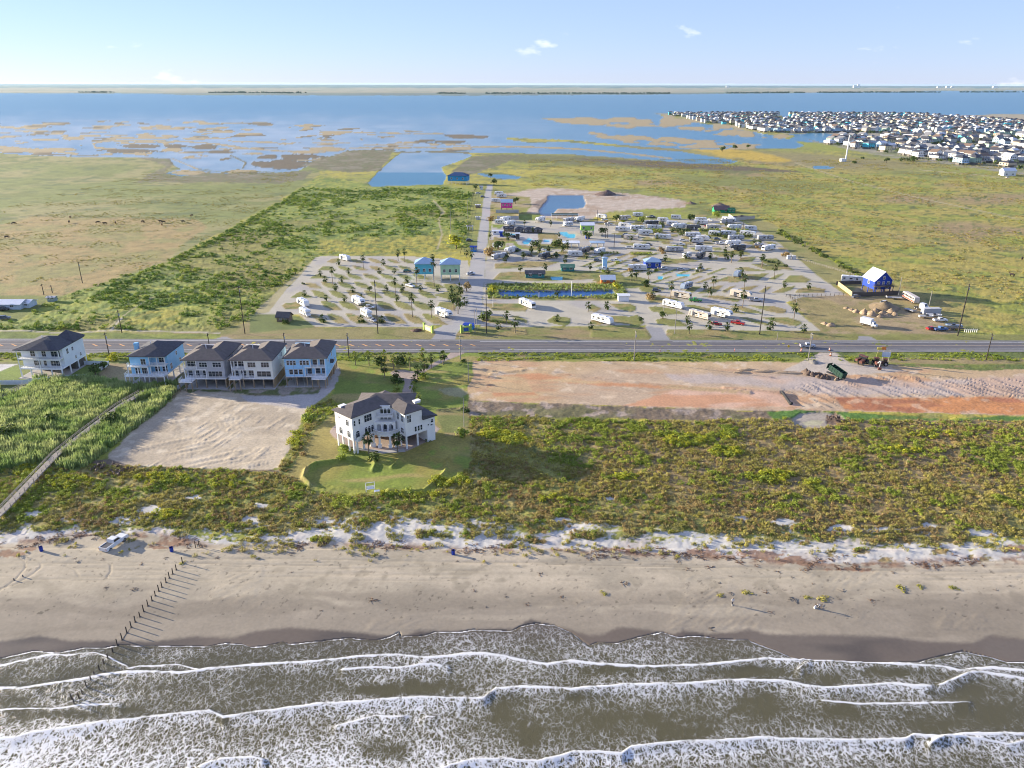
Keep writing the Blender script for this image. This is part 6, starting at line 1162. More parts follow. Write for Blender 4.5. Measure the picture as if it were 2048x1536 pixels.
MK = {
 'trailer': lambda: camper('trailer', 8.2, WB, ('grey', (.25, .26, .28))), 'trailer_b': lambda: camper('trailer', 9.0, WB, ('brown', (.22, .15, .10))), 'trailer_long': lambda: camper('trailer', 10.5, WB, ('blue', (.10, .16, .30)), False),
 'fifth': lambda: camper('fifth', 10.0, WB, ('darkgrey', (.10, .10, .11))), 'fifth_beige': lambda: camper('fifth', 10.5, TB, ('brown', (.22, .15, .10))), 'fifth_dark': lambda: camper('fifth', 10.0, ('dark', (.07, .075, .09)), ('grey', (.25, .26, .28))),
 'coach': lambda: camper('coach', 10.5, WB, ('black', (.04, .04, .05))), 'coach_silver': lambda: camper('coach', 10.5, GB, ('darkgrey', (.10, .10, .11))), 'coach_beige': lambda: camper('coach', 10.0, TB, ('brown', (.22, .15, .10))),
 'classc': lambda: camper('classc', 7.8, WB, ('grey', (.25, .26, .28)), False), 'trailer_blue': lambda: camper('trailer', 8.0, BB, ('grey', (.25, .26, .28)), False),
 'car_white': lambda: car(WB), 'car_red': lambda: car(('red', (.40, .02, .02))), 'car_black': lambda: car(KB_), 'car_silver': lambda: car(GB), 'suv_black': lambda: car(KB_, True), 'suv_white': lambda: car(WB, True), 'suv_grey': lambda: car(('grey', (.12, .13, .15)), True),
 'pickup_white': lambda: pickup(WB), 'pickup_red': lambda: pickup(('red', (.40, .02, .02))), 'pickup_green': lambda: pickup(('green', (.03, .30, .05))), 'pickup_silver': lambda: pickup(GB), 'pickup_blue': lambda: pickup(('blue', (.05, .12, .28))),
}
def park(kind, K, x0, y0, x1, y1, label, group=None, sc=1.0, dz=0.03):
    "vehicle whose rear and front stand at two photo points"
    pr = proto(kind, MK[kind]); 
    if not pr[1]: o = pr[0]; pr[1] = True
    else: o = copy_tree(pr[0])
    a = G(*K(x0, y0)); b = G(*K(x1, y1)); cx, cy = (a[0]+b[0])/2, (a[1]+b[1])/2
    o.location = (cx, cy, max(gz(cx, cy), 0)+dz); o.rotation_euler = (0, 0, math.atan2(b[1]-a[1], b[0]-a[0])); o.scale = (sc, sc, sc)
    o['label'] = label
    if group: o['group'] = group
    return o
GC = 'campers parked in the holiday park'; GV = 'cars and pickups in the holiday park'
park('pickup_white', S1, 628, 238, 712, 178, 'white pickup truck with a dark bed parked on the beach below the dunes', sc=1.1)
park('pickup_silver', KC, 520, 121, 618, 122, 'silver pickup driving on the highway beside the track to the building site', dz=0.16)
for a in (('trailer_b', K1, 415, 535, 500, 585, 'white travel trailer behind the small white motorhome near the brown shed', GC), ('fifth', K1, 885, 530, 975, 580, 'white fifth wheel trailer next to the white car in the left lot', GC), ('classc', K1, 440, 622, 508, 662, 'small white motorhome closest to the brown shed', GC),
    ('classc', K1, 955, 628, 1040, 680, 'white motorhome with a blue shaded windscreen in the front row of the left lot', GC), ('fifth', K1, 1605, 640, 1705, 676, 'white trailer on the brown island nearest the park entrance', GC), ('trailer', K1, 775, 163, 850, 184, 'white camper alone at the top edge of the left lot', GC),
    ('coach', K2, 575, 700, 660, 735, 'white motorhome below the narrow blue pond', GC), ('trailer_long', K2, 1345, 870, 1510, 915, 'long white trailer beside the green island by the second entrance', GC), ('fifth', K2, 480, 125, 385, 155, 'white and grey camper under the lawn with the pale court', GC),
    ('coach_silver', K2, 380, 190, 250, 214, 'silver motorhome at the corner of the side road and the second park row', GC), ('fifth_dark', K2, 840, 190, 755, 218, 'black trailer in the row above the narrow pond', GC), ('trailer', K2, 1450, 130, 1345, 155, 'white camper between the hedge and the black campers', GC), ('fifth_dark', K2, 1275, 130, 1185, 160, 'black camper left of the hedge below the white pavilion', GC),
    ('trailer_long', K3, 30, 92, 212, 96, 'long white trailer behind the trimmed hedge', GC), ('coach_silver', K3, 380, 118, 535, 122, 'silver motorhome beside the rust brown shrubs', GC), ('coach', K3, 645, 106, 860, 118, 'white and black motorhome in the middle of the upper row', GC), ('fifth', K3, 1110, 60, 990, 66, 'white trailer with dark awning towards the right side of the upper rows', GC),
    ('fifth_dark', K3, 1190, 105, 1000, 112, 'low black camper parked in front of the white trailer with dark awning', GC), ('coach', K3, 1510, 85, 1320, 118, 'black and white motorhome at the far right end of the park', GC), ('classc', K3, 625, 170, 530, 200, 'white motorhome facing the road among the dark campers', GC), ('fifth_dark', K3, 765, 165, 670, 208, 'dark camper turned towards the road beside a white motorhome', GC),
    ('trailer_blue', K3, 1150, 350, 1055, 405, 'blue trailer beside the palms in the right half of the park', GC), ('coach_beige', K3, 430, 575, 610, 605, 'beige motorhome with the bright green pickup at its nose', GC), ('trailer_long', K3, 365, 672, 520, 708, 'white trailer below the beige motorhome', GC), ('trailer_blue', K3, 630, 480, 520, 518, 'blue grey trailer above the beige motorhome', GC),
    ('fifth_beige', K3, 1040, 572, 1230, 606, 'beige fifth wheel trailer with the silver pickup at its nose', GC), ('coach_beige', K3, 625, 775, 800, 818, 'beige and dark motorhome in the front right row', GC), ('fifth', K3, 840, 765, 1035, 812, 'white fifth wheel trailer above the two red vehicles', GC),
    ('trailer', K6, 535, 270, 650, 274, 'white trailer standing alone at the top edge of the park', GC), ('trailer', K6, 180, 285, 265, 295, 'pair of white camper halves beside the dark utility pole at the top edge', GC), ('trailer', K6, 805, 322, 890, 328, 'white camper behind dark hedges in the top row', GC), ('classc', K6, 930, 296, 1040, 300, 'white motorhome near the hedges at the top edge', GC),
    ('trailer_b', K6, 390, 375, 525, 388, 'white trailer in the third row from the top beside its twin', GC), ('trailer_long', K6, 370, 420, 508, 428, 'white trailer in front of its twin in the third row', GC), ('fifth_dark', K6, 780, 365, 680, 368, 'black trailer in the third row', GC), ('coach', K6, 680, 402, 840, 408, 'white motorhome screened by the rounded hedge', GC), ('fifth', K6, 1060, 395, 950, 400, 'white trailer between two dark hedges', GC),
    ('trailer_b', K6, 1175, 322, 1300, 326, 'long white camper in the second row from the top', GC), ('coach', K6, 1190, 352, 1280, 356, 'white motorhome next to the small red vehicle', GC), ('coach_silver', K6, 1565, 338, 1450, 342, 'silver motorhome near the walled yard', GC), ('fifth', K6, 1640, 406, 1510, 410, 'white trailer above the right hand hedges', GC),
    ('coach_beige', K6, 435, 500, 615, 515, 'beige motorhome in the row left of the long white trailers', GC), ('trailer_long', K6, 765, 498, 935, 508, 'white trailer left of the pair of long white trailers', GC), ('trailer_long', K6, 1065, 478, 1245, 482, 'longest white trailer in the middle of the park', GC), ('trailer_b', K6, 1095, 535, 1285, 540, 'white trailer in front of the longest white trailer', GC),
    ('trailer', K6, 1640, 560, 1510, 566, 'white trailer with a white pickup at its side', GC), ('trailer', K5, 650, 452, 770, 456, 'white trailer left of the pink house', GC), ('trailer', K5, 690, 375, 798, 378, 'white trailer standing furthest back beside the side road', GC), ('trailer_b', K5, 712, 402, 832, 405, 'white trailer just behind the pink house', GC),
    ('fifth', K5, 850, 655, 770, 672, 'white trailer in the knot of campers below the fenced court', GC), ('classc', K5, 720, 686, 800, 690, 'white motorhome at the left of the knot of campers', GC), ('fifth', K5, 905, 700, 815, 718, 'white trailer at the front of the knot of campers', GC), ('fifth', K5, 1240, 655, 1135, 680, 'white camper alone on the middle drive below the dug pond', GC),
    ('coach_silver', K5, 1540, 660, 1455, 675, 'grey camper below the long green carport', GC), ('fifth', K5, 1655, 655, 1570, 672, 'white camper left of the lime green building', GC), ('classc', K5, 1520, 708, 1450, 716, 'white motorhome left of the lime green building and in front', GC)):
    park(*a)
for a in (('suv_white', K1, 985, 588, 1055, 586, 'white car beside the fifth wheel trailer in the left lot', GV), ('car_silver', K1, 1028, 688, 1072, 706, 'small silver car towed behind the motorhome in the front row', GV), ('suv_black', K1, 1320, 275, 1365, 272, 'black suv left of the turquoise stilt house', GV), ('pickup_white', K1, 1330, 392, 1405, 412, 'white pickup in the middle right of the left lot', GV),
    ('car_white', K1, 1868, 290, 1905, 293, 'white car parked beside the side road', GV), ('car_white', K2, 1685, 92, 1758, 90, 'white car left of the long white trailer behind the hedge', GV), ('pickup_green', K3, 625, 628, 710, 630, 'bright green pickup in front of the beige motorhome', GV), ('suv_grey', K3, 232, 528, 308, 530, 'dark suv on the left in the middle of the right lot', GV),
    ('pickup_silver', K3, 1235, 624, 1342, 630, 'silver pickup in front of the beige fifth wheel trailer', GV), ('pickup_red', K3, 1045, 855, 1162, 872, 'red pickup on the front road of the park', GV), ('car_red', K3, 842, 866, 928, 872, 'red car left of the red pickup', GV), ('pickup_white', K3, 880, 44, 970, 46, 'white pickup beside the trailer with dark awning', GV),
    ('car_white', K6, 470, 598, 535, 600, 'white car in the row beside the long trailer', GV), ('car_silver', K6, 420, 288, 470, 290, 'silver car at the top edge of the park', GV), ('suv_black', K6, 715, 280, 770, 282, 'dark suv right of the trailer at the top edge', GV), ('car_red', K6, 1285, 376, 1322, 376, 'small red vehicle in the second row from the top', GV), ('car_white', K6, 1025, 525, 1085, 527, 'white car left of the long trailers', GV), ('pickup_white', K6, 1395, 556, 1480, 558, 'white pickup beside the trailer in the right rows', GV),
    ('car_white', K5, 490, 364, 545, 362, 'white car on the grass strip beside the side road', GV), ('suv_black', K5, 388, 878, 458, 872, 'black suv beside the yellow tree', GV), ('suv_grey', K5, 545, 405, 590, 402, 'dark suv on the side road verge', GV), ('suv_black', K5, 880, 800+40, 930, 838, 'dark vehicle beside the lazy river pool', GV),
    ('suv_black', KF, 0, 252, 62, 246, 'dark suv in front of the metal roofed building'), ('suv_grey', KF, 5, 325, 78, 318, 'dark grey suv on the grass left of the meadow'), ('car_silver', K2, -20, 378, 30, 372, 'silver car on the side road beside the blue shadow'), ('suv_grey', K4, 610, 488, 660, 482, 'dark suv at the corner of the wooden fence'), ('suv_white', K4, 835, 540, 925, 534, 'white suv behind the earth mound'), ('pickup_white', K4, 1290, 684, 1395, 684, 'white pickup beside the parked boats'),
    ('car_red', K4, 1240, 755, 1305, 752, 'dark red car at the end of the line of wrecks near the highway'), ('pickup_blue', K4, 1300, 762, 1390, 758, 'dark blue pickup next to the dark red car'), ('car_white', KT, 1925, 592, 1990, 588, 'white car at the far white roadside cottage')):
    park(*a)
# box truck
bt = thing('box_truck', 'white box truck standing on the grass in front of the dug up mounds', 'truck'); m_ = paint(*WB); g = MB(); g.bb(-3.2, 1.6, -1.2, 1.2, 1.0, 3.4); g.build('box', m_, bt); rounded([(1.7, .5), (3.7, .5), (3.75, 1.3), (2.9, 1.5), (2.5, 2.4), (1.7, 2.4)], 1.0, .08).build('cab', m_, bt)
g = MB(); g.poly([(2.93, -.8, 1.55), (2.93, .8, 1.55), (2.53, .75, 2.3), (2.53, -.75, 2.3)], [(0, 1, 2, 3)]); g.build('windscreen', AUTOG, bt); g = MB(); g.bb(-3.2, 3.4, -.5, .5, .6, .98); g.build('chassis', mat('chassis', (.03, .03, .03)), bt); wheels(bt, (-2.0, 2.7), .95, .45)
a, b = G(*K4(690, 705)), G(*K4(785, 738)); bt.location = ((a[0]+b[0])/2, (a[1]+b[1])/2, .02); bt.rotation_euler = (0, 0, math.atan2(b[1]-a[1], b[0]-a[0])+.25)
# boats on trailers
def boat(K, x, y, rz, label, s=1.0, col=WB):
    o = thing('boat', label, 'boat', (*G(*K(x, y)), .05), rz, 'boats and wrecks in the yard'); mb = MB(); n = 7
    sec = [(-3, 1.05, .75), (-1.5, 1.15, .78), (0, 1.15, .82), (1.5, .95, .9), (2.5, .5, 1.0), (3.1, .03, 1.1)]
    V_ = [];
    for x_, hw, zt in sec: V_ += [(x_, -hw, zt+.35), (x_, -hw*.7, zt-.25), (x_, 0, .2+max(0, x_-1)*.25), (x_, hw*.7, zt-.25), (x_, hw, zt+.35)]
    F_ = [(5*i+j, 5*i+j+1, 5*i+j+6, 5*i+j+5) for i in range(5) for j in range(4)]+[(0, 4, 3, 2, 1)]; mb.poly(V_, F_); mb.build('hull', paint(*col), o)
    g = MB(); g.prism([(-2.9, -.95), (1.2, -.95), (2.2, -.5), (2.2, .5), (1.2, .95), (-2.9, .95)], 1.0, 1.06); g.build('deck', mat('boat_deck', (.35, .36, .38)), o); g = MB(); g.bb(-.3, .7, -.6, .6, 1.06, 1.7); g.build('console', AUTOG, o)
    g = MB(); g.bb(-3.1, 3.6, -.08, .08, .3, .42).bb(-1, -.8, -1, 1, .25, .4); g.build('trailer_frame', mat('chassis', (.03, .03, .03)), o); wheels(o, (-.9,), .95, .3); o.scale = (s, s, s); return o
boat(K4, 1225, 655, rad(-6), 'white boat on a trailer left of the white pickup in the yard'); boat(K4, 1290, 645, rad(-20), 'second white boat just behind the first in the yard'); boat(K4, 1455, 735, rad(170), 'white and blue boat nearest the tall utility pole', 1.1, ('boatblue', (.35, .45, .6))); boat(K6, 712, 284, 0.1, 'white boat at the top edge of the park beside the trailer', .9)
# bus body and odd vehicles of the yard
o = thing('old_bus', 'long faded red and white bus body parked in the yard', 'bus'); g = rounded([(-6, .8), (6, .8), (6.1, 1.8), (5.9, 3.3), (-5.9, 3.3), (-6, 1.5)], 1.25, .1); g.build('body', mat('faded_bus', (.55, .50, .45), var=.25), o); g = MB(); g.bb(-5.9, 5.8, -1.27, 1.27, .9, 1.5); g.build('stripe', mat('faded_red', (.35, .08, .05), var=.3), o)
for i in range(8):
    for s in (-1, 1): g = MB(); g.bb(-5.3+i*1.35, -4.3+i*1.35, s*1.19, s*1.255, 2.0, 2.75); g.build('window', AUTOG, o)
wheels(o, (-3.5, 4), 1.05, .48); a, b = G(*K4(1035, 480)), G(*K4(1150, 545)); o.location = ((a[0]+b[0])/2, (a[1]+b[1])/2, .05); o.rotation_euler = (0, 0, math.atan2(b[1]-a[1], b[0]-a[0]))
o = thing('semi_truck', 'white truck tractor at the end of the old bus', 'truck'); m_ = paint(*WB); g = rounded([(-1.2, .9), (2.6, .9), (2.7, 1.9), (1.4, 2.1), (.9, 3.2), (-1.2, 3.3)], 1.15, .08); g.build('cab', m_, o); g = MB(); g.poly([(1.43, -.9, 2.15), (1.43, .9, 2.15), (.95, .85, 3.1), (.95, -.85, 3.1)], [(0, 1, 2, 3)]); g.build('windscreen', AUTOG, o)
g = MB(); g.bb(-4, 2.4, -.5, .5, .6, .9); g.build('chassis', mat('chassis', (.03, .03, .03)), o); wheels(o, (-3.3, -2.2, 1.9), 1.0, .5); o.location = (*G(*K4(1195, 590)), .05); o.rotation_euler = (0, 0, rad(-60))
for (x_, y_, w_, rz_, lb) in ((1262, 618, 8, .05, 'grey steel container standing behind the white boats'), (1090, 600, 5, 1.9, 'grey flatbed trailer next to the earth mound'), (955, 495, 7, -.15, 'rusty flatbed trailer beside the wooden fence'), (1440, 752, 9, -.05, 'low black flatbed trailer beside the tall utility pole')):
    o = thing('flatbed_trailer' if 'flatbed' in lb else 'container', lb, 'trailer' if 'flatbed' in lb else 'container', (*G(*K4(x_, y_)), .05), rz_); g = MB()
    if 'flatbed' in lb: g.bb(-w_/2, w_/2, -1.1, 1.1, .7, .9).bb(w_/2, w_/2+1.2, -.1, .1, .6, .75).bb(-w_/2, -w_/2+.1, -1.1, 1.1, .9, 1.4); g.build('bed', mat('black_steel', (.05, .05, .055)) if 'black' in lb else mat('grey_steel', (.35, .35, .36), var=.2), o); wheels(o, (-.5, .5), 1.0, .36)
    else:
        g.bb(-w_/2, w_/2, -1.2, 1.2, .05, 2.6); g.build('body', mat('grey_corrugated', (.42, .43, .45), stripes=(0, .3, .05)), o); g = MB(); g.bb(w_/2, w_/2+.05, -1.1, 1.1, .1, 2.5); g.build('door', mat('grey_steel', (.35, .35, .36), var=.2), o)
# ------------------------------------------------------------------ palms and trees
ORD = ['first', 'second', 'third', 'fourth', 'fifth', 'sixth', 'seventh', 'eighth', 'ninth', 'tenth', 'eleventh', 'twelfth', 'thirteenth', 'fourteenth', 'fifteenth', 'sixteenth']
def palms(K, lst, where, sc=1.0, light=False, group='palm trees'):
    "lst: (x, base y, crown y); labelled by their order from the left"
    L_ = sorted(lst); 
    for i, (x, yb, yc) in enumerate(L_):
        a = K(x, yb); b = K(x, yc); X_, Y_ = G(*a); 
        h = 0.5
        for t in range(60):                                  # height whose top reaches the crown in the picture
            if P(X_, Y_, h)[1] <= b[1]: break
            h += 0.2
        kind = 'tall palm' if h > 4.2 else 'short palm'
        palm(X_, Y_, h, sc*(1.0 if h > 4.2 else 0.9)*random.uniform(.9, 1.1), f'{kind}, {ORD[i] if i < 16 else "last"} from the left {where}', group, light)
palms(K1, [(465, 478, 455), (650, 520, 490), (808, 525, 495), (950, 510, 485), (1255, 525, 490)], 'in the third lowest island row, left lot', 1.1)
palms(K1, [(968, 245, 150), (757, 212, 185), (1138, 218, 185), (1265, 180, 110)], 'in the top island rows, left lot', 1.2)
palms(K1, [(708, 385, 255), (600, 312, 285), (842, 290, 262), (1103, 288, 262), (1235, 290, 262)], 'in the third highest island row, left lot', 1.15)
palms(K1, [(640, 360, 335), (785, 362, 335), (733, 440, 400), (880, 446, 425), (1165, 440, 405), (1302, 442, 405), (1242, 475, 350), (1340, 365, 335), (1455, 440, 405), (1602, 435, 410)], 'in the middle island rows, left lot', 1.15)
palms(K1, [(1387, 660, 490), (1550, 665, 550), (950, 702, 680), (620, 705, 670), (1130, 705, 680)], 'in the island row nearest the highway', 1.3)
palms(K1, [(1775, 630, 490), (1740, 600, 500), (1720, 480, 420), (1800, 470, 430), (1830, 560, 520), (1790, 440, 400)], 'in the dense clump beside the side road', 1.4)
palms(lambda a, b: (a, b), [(1010, 528, 518), (1040, 548, 536), (1090, 546, 533), (1130, 530, 519), (1180, 545, 532), (1215, 556, 542), (1262, 562, 548), (1330, 526, 515), (1370, 521, 511), (1450, 508, 498), (1480, 552, 540), (1400, 545, 532)], 'in the grassy middle above the narrow pond', 1.2)
palms(K1, [(1320-0, 130+60, 100), (1425, 395, 260), (1572, 400, 170), (1560, 170, 140), (1850, 150, 110), (1890, 165, 120)], 'around the two stilt houses of the left lot', 1.2)
palms(K2, [(1000, 130, 90), (745, 165, 95), (660, 150, 100), (845, 150, 95), (1045, 100, 55), (575, 205, 155), (930, 205, 155), (405, 200, 160), (1250, 205, 165), (1420, 200, 145)], 'in the palm row below the pavilions', 1.2)
palms(K2, [(1275, 770, 700), (1475, 750, 700), (395, 900, 810), (940, 880, 845), (305, 960, 930), (487, 1005, 890), (935, 600, 550), (1300, 960, 920)], 'between the narrow pond and the highway', 1.25)
palms(K3, [(1345, 290, 175), (1475, 395, 290), (1130, 190, 150), (970, 195, 145), (1035, 220, 150), (820, 195, 160), (1515, 262, 230), (1000, 200, 170)], 'in the upper part of the right lot', 1.2)
palms(K3, [(1165, 520, 390), (1145, 412, 335), (1150, 695, 555), (770, 505, 460), (815, 585, 520), (415, 598, 470), (1580, 490, 450), (1830, 512, 470), (850, 500, 400), (190, 400, 320), (60, 420, 340), (170, 480, 450)], 'in the middle of the right lot', 1.25)
palms(K3, [(1675, 825, 690), (1455, 872, 835), (1425, 918, 880), (605, 962, 880), (990, 932, 880), (815, 912, 870), (1075, 735, 690), (585, 860, 810), (1775, 950, 905), (230, 590, 560)], 'along the front of the right lot', 1.25)
palms(K6, [(1490, 705, 655), (1550, 745, 655), (1645, 705, 640), (1330, 705, 670), (1865, 785, 685), (1495, 395, 350), (790, 535, 480), (520, 535, 490), (1130, 560, 500), (640, 370, 305), (1210, 370, 330), (1780, 560, 520)], 'in the upper rows right of the lime green building', 1.1)
palms(K5, [(1180, 1010, 940), (1275, 1010, 950), (1435, 1000, 930), (1093, 1010, 955), (1360, 1065, 1015), (1020, 725, 665), (1000, 1070, 1015), (840, 930, 830), (1480, 960, 890), (700, 960, 920), (650, 850, 800), (1390, 830, 800), (1110, 790, 750), (1300, 720, 670)], 'around the pools and pavilions', 1.1)
palms(KM, [(627, 372, 295), (740, 376, 290), (945, 412, 320), (1080, 412, 310), (865, 330, 285), (1183, 330, 270)], 'in the row behind the wide lawn near the highway', 1.25, True, 'palms round the villa lawn')
palms(KM, [(870, 482, 400), (968, 486, 445), (1143, 486, 410), (1258, 407, 310), (1205, 462, 365), (1355, 370, 290), (1120, 512, 485)], 'along the upper bend of the villa driveway', 1.2, False, 'palms round the villa lawn')
palms(KM, [(958, 650, 615), (975, 600, 560), (1115, 602, 545), (1150, 692, 635), (1140, 720, 690)], 'along the lower villa driveway', 1.1, True, 'palms round the villa lawn')
palms(KM, [(738, 1112, 980), (978, 1098, 985)], 'in front of the villa patio', 1.25, False, 'palms round the villa lawn')
for K, x_, y_, r_, m_, lb in ((K1, 1020, 440, 1.9, F_DK, 'round dark tree on an island in the middle of the left lot'), (K1, 455, 378, 1.2, F_DK, 'small dark shrub at the tip of the second island on the diagonal road'), (K1, 310, 712, 2.2, F_DK, 'bush in front of the brown shed'), (K1, 1850, 440, 3.4, F_BR, 'rusty leaved tree in the clump beside the side road'), (K1, 1790, 590, 2.6, F_DK, 'dark tree at the bottom of the side road clump'), (K1, 1400+320, 520, 2.8, F_DK, 'dark green tree behind the tall palm of the side road clump'), (K1, 1985, 680, 3.0, F_DK, 'dark bush beside the park entrance road'), (K1, 390, 290, 2.5, F_GR, 'lone green tree on the ditch side of the left lot'),
    (K2, 1840, 890, 1.8, F_DK, 'round dark tree at the corner by the second entrance'), (K2, 185, 870, 3.2, F_DK, 'large dark tree at the left end of the entrance island'), (K2, 250, 580, 3.2, F_YE, 'light green tree on the left bank of the narrow pond'), (K2, 1580, 545, 3.0, F_YE, 'light green tree on the right bank of the narrow pond'), (K2, 210, 170, 4.0, F_BR, 'brownish tree group at the corner of the side road'), (K2, 300, 100, 3.4, F_DK, 'dark tree beside the brownish trees at the side road corner'), (K2, 1960, 640, 2.4, F_BR, 'brown shrub on the island right of the pump house'), (K2, 1300, 110, 3.0, F_DK, 'dark bush below the white pavilion'),
    (K3, 335, 808, 2.6, F_DK, 'round dark tree on the island by the second entrance'), (K3, 1595, 292, 1.7, F_DK, 'small round dark tree at the right edge of the park'), (K3, 1590, 165, 3.2, F_BR, 'brown bush at the far right of the park road'), (K3, 150, 480, 2.6, F_DK, 'dark tree left of the dark suv'), (K3, 210, 590, 2.6, F_BR, 'brown shrub at the left end of the beige motorhome island'), (K3, 320, 115, 3.0, F_BR, 'rust coloured shrub left of the silver motorhome'), (K3, 340, 140, 2.2, F_BR, 'second rust coloured shrub below the first'),
    (K6, 370, 325, 4.0, F_DK, 'big dark palm like tree at the upper end of the main park road'), (K6, 225, 465, 4.0, F_DK, 'dark round tree beside the lime green building'), (K6, 630, 350, 3.8, F_GR, 'shaggy green tree in the second row'), (K6, 840, 385, 3.2, F_DK, 'dark tree among the campers of the third row'), (K6, 1130, 300, 4.5, F_DK, 'large dark shrub mass at the top of the park'), (K6, 1400, 300, 4.5, F_GR, 'green tree left of the silver motorhome'), (K5, 285, 960, 6.5, F_YE, 'golden yellow tree beside the side road'), (K5, 655, 650, 4.2, F_BR, 'brown bush left of the knot of campers'), (K5, 740, 970, 4.2, F_DK, 'dark green tree below the pale court'), (K5, 640, 1030, 4.2, F_BR, 'brown bushes on the corner below the dark green tree'), (K5, 1700, 860, 4.5, F_DK, 'dark tree between the two white pavilions'), (K5, 1360, 930, 5.0, F_DK, 'dark shrub mass left of the white pavilion'), (K5, 920, 470, 4.0, F_DK, 'tree behind the pink house'), (K5, 655, 190, 3.6, F_DK, 'dark tree on the bank of the far small pond'), (K5, 490, 320, 3.5, F_DK, 'dark tree beside the far end of the side road'), (K5, 690, 270, 4.5, F_DK, 'tree right of the far end of the side road'), (K5, 830, 860, 4, F_DK, 'dark tree at the left pool'), (K5, 1140, 930, 4, F_DK, 'dark green bush left of the shrub mass by the pools'),
    (KM, 545, 1085, 2.2, F_GR, 'leafy green bush at the foot of the villa front columns'), (KM, 975, 520, 3.0, F_DK, 'dark shrubs at the bend of the villa driveway'), (KM, 830, 365, 3.2, F_DK, 'dark shrub left in the palm row by the highway'), (KM, 1000, 360, 4.0, F_DK, 'wide dark shrub in the palm row by the highway'), (KM, 1190, 480, 2.6, F_GR, 'green bush beside the upper villa driveway'), (KM, 1520, 960, 2.6, F_GR, 'low bright green bush on the right side of the villa lawn'), (KM, 1230, 1005, 1.3, F_DK, 'small dark shrub at the right corner of the villa'), (KM, 230, 840, 3.2, F_GR, 'green bush leaning over the edge of the dirt lot'), (KM, 520, 1165, 1.8, F_GR, 'low bush left on the villa berm'), (KM, 780, 1165, 2.4, F_DK, 'dark shrub at the middle of the villa berm'), (KM, 200, 1120, 1.3, F_BR, 'small round shrub on the golden grass left of the villa'), (KM, 1540, 760, 2.0, F_DK, 'dark shrub at the right edge of the villa grounds'), (KM, 1520, 350, 1.6, F_DK, 'thin shrub beside the light pole on the villa lawn'),
    (KL, 500, 240, 2.6, F_YE, 'yellow green bush at the gate of the large white house'), (KL, 660, 235, 3.0, F_YE, 'light green shrub at the foot of the utility pole behind the fence'), (KL, 560, 320, 2.8, F_DK, 'dark trees at the fence corner right of the large white house'), (KL, 610, 290, 2.4, F_DK, 'dark hedge plants on the inner fence'), (KL, 290, 600, 3.4, F_DK, 'dark shrub mound inside the reed bed'), (KL, 60, 680, 3.8, F_DK, 'dark shrub at the left edge of the reed bed'), (KL, 660, 600, 3.5, F_DK, 'dark shrub beside the boardwalk near the dirt lot'), (KL, 690, 660, 2.2, F_GR, 'light green bush between boardwalk and dirt lot'),
    (KT, 1120, 512, 4, F_DK, 'dark bush just right of the tall slender tower'), (KT, 1165, 487, 3.5, F_DK, 'small dark bush behind the tower track'), (KT, 1295, 508, 5, F_DK, 'round dark tree in the field before the far town'), (KT, 1440, 508, 6.5, F_DK, 'largest round dark tree at the edge of the far town'), (KT, 465, 436, 5.5, F_DK, 'dark tree left on the golden grass by the bay'), (KT, 535, 430, 4.5, F_DK, 'dark tree right on the golden grass by the bay'), (KT, 395, 448, 6, F_DK, 'broad dark tree group at the end of the channel bar')):
    a = G(*K(x_, y_)); tree(a[0], a[1], r_, r_*1.5, m_, lb, 'trees and large shrubs', 'shrub' if ('bush' in lb or 'shrub' in lb or 'hedge' in lb) else 'tree', seed=random.randint(0, 9), cat='shrub' if ('bush' in lb or 'shrub' in lb or 'hedge' in lb) else 'tree', trunk=r_ > 1.5 and 'bush' not in lb and 'shrub' not in lb)
xr = random.Random(12); KX = lambda a, b: (a, b)
rows_ = [(441, 1195, 1470), (450, 1195, 1480), (460, 1230, 1490), (470, 1240, 1500), (480, 1235, 1520), (491, 1290, 1540), (501, 990, 1120), (512, 985, 1150), (523, 1180, 1420), (540, 1190, 1420)]
kinds_ = ['trailer', 'trailer_b', 'fifth', 'coach', 'classc', 'coach_silver', 'trailer_long', 'fifth_dark', 'fifth_beige']; ck = ['pickup_white', 'suv_black', 'car_silver', 'suv_grey', 'pickup_silver', 'car_white']
placed = [tuple(o.location[:2]) for o in bpy.data.objects if o.parent is None and o.get('category') in ('trailer', 'motorhome', 'car', 'truck', 'building', 'house')]
desc = {'trailer': 'white trailer with a grey band', 'trailer_b': 'white trailer with a brown band', 'fifth': 'white fifth wheel trailer', 'coach': 'white motorhome with a black band', 'classc': 'small white motorhome', 'coach_silver': 'silver motorhome', 'trailer_long': 'long white trailer with a blue band', 'fifth_dark': 'dark fifth wheel trailer', 'fifth_beige': 'beige fifth wheel trailer'}
cdesc = {'pickup_white': 'white pickup', 'suv_black': 'black suv', 'car_silver': 'silver car', 'suv_grey': 'grey suv', 'pickup_silver': 'silver pickup', 'car_white': 'white car'}
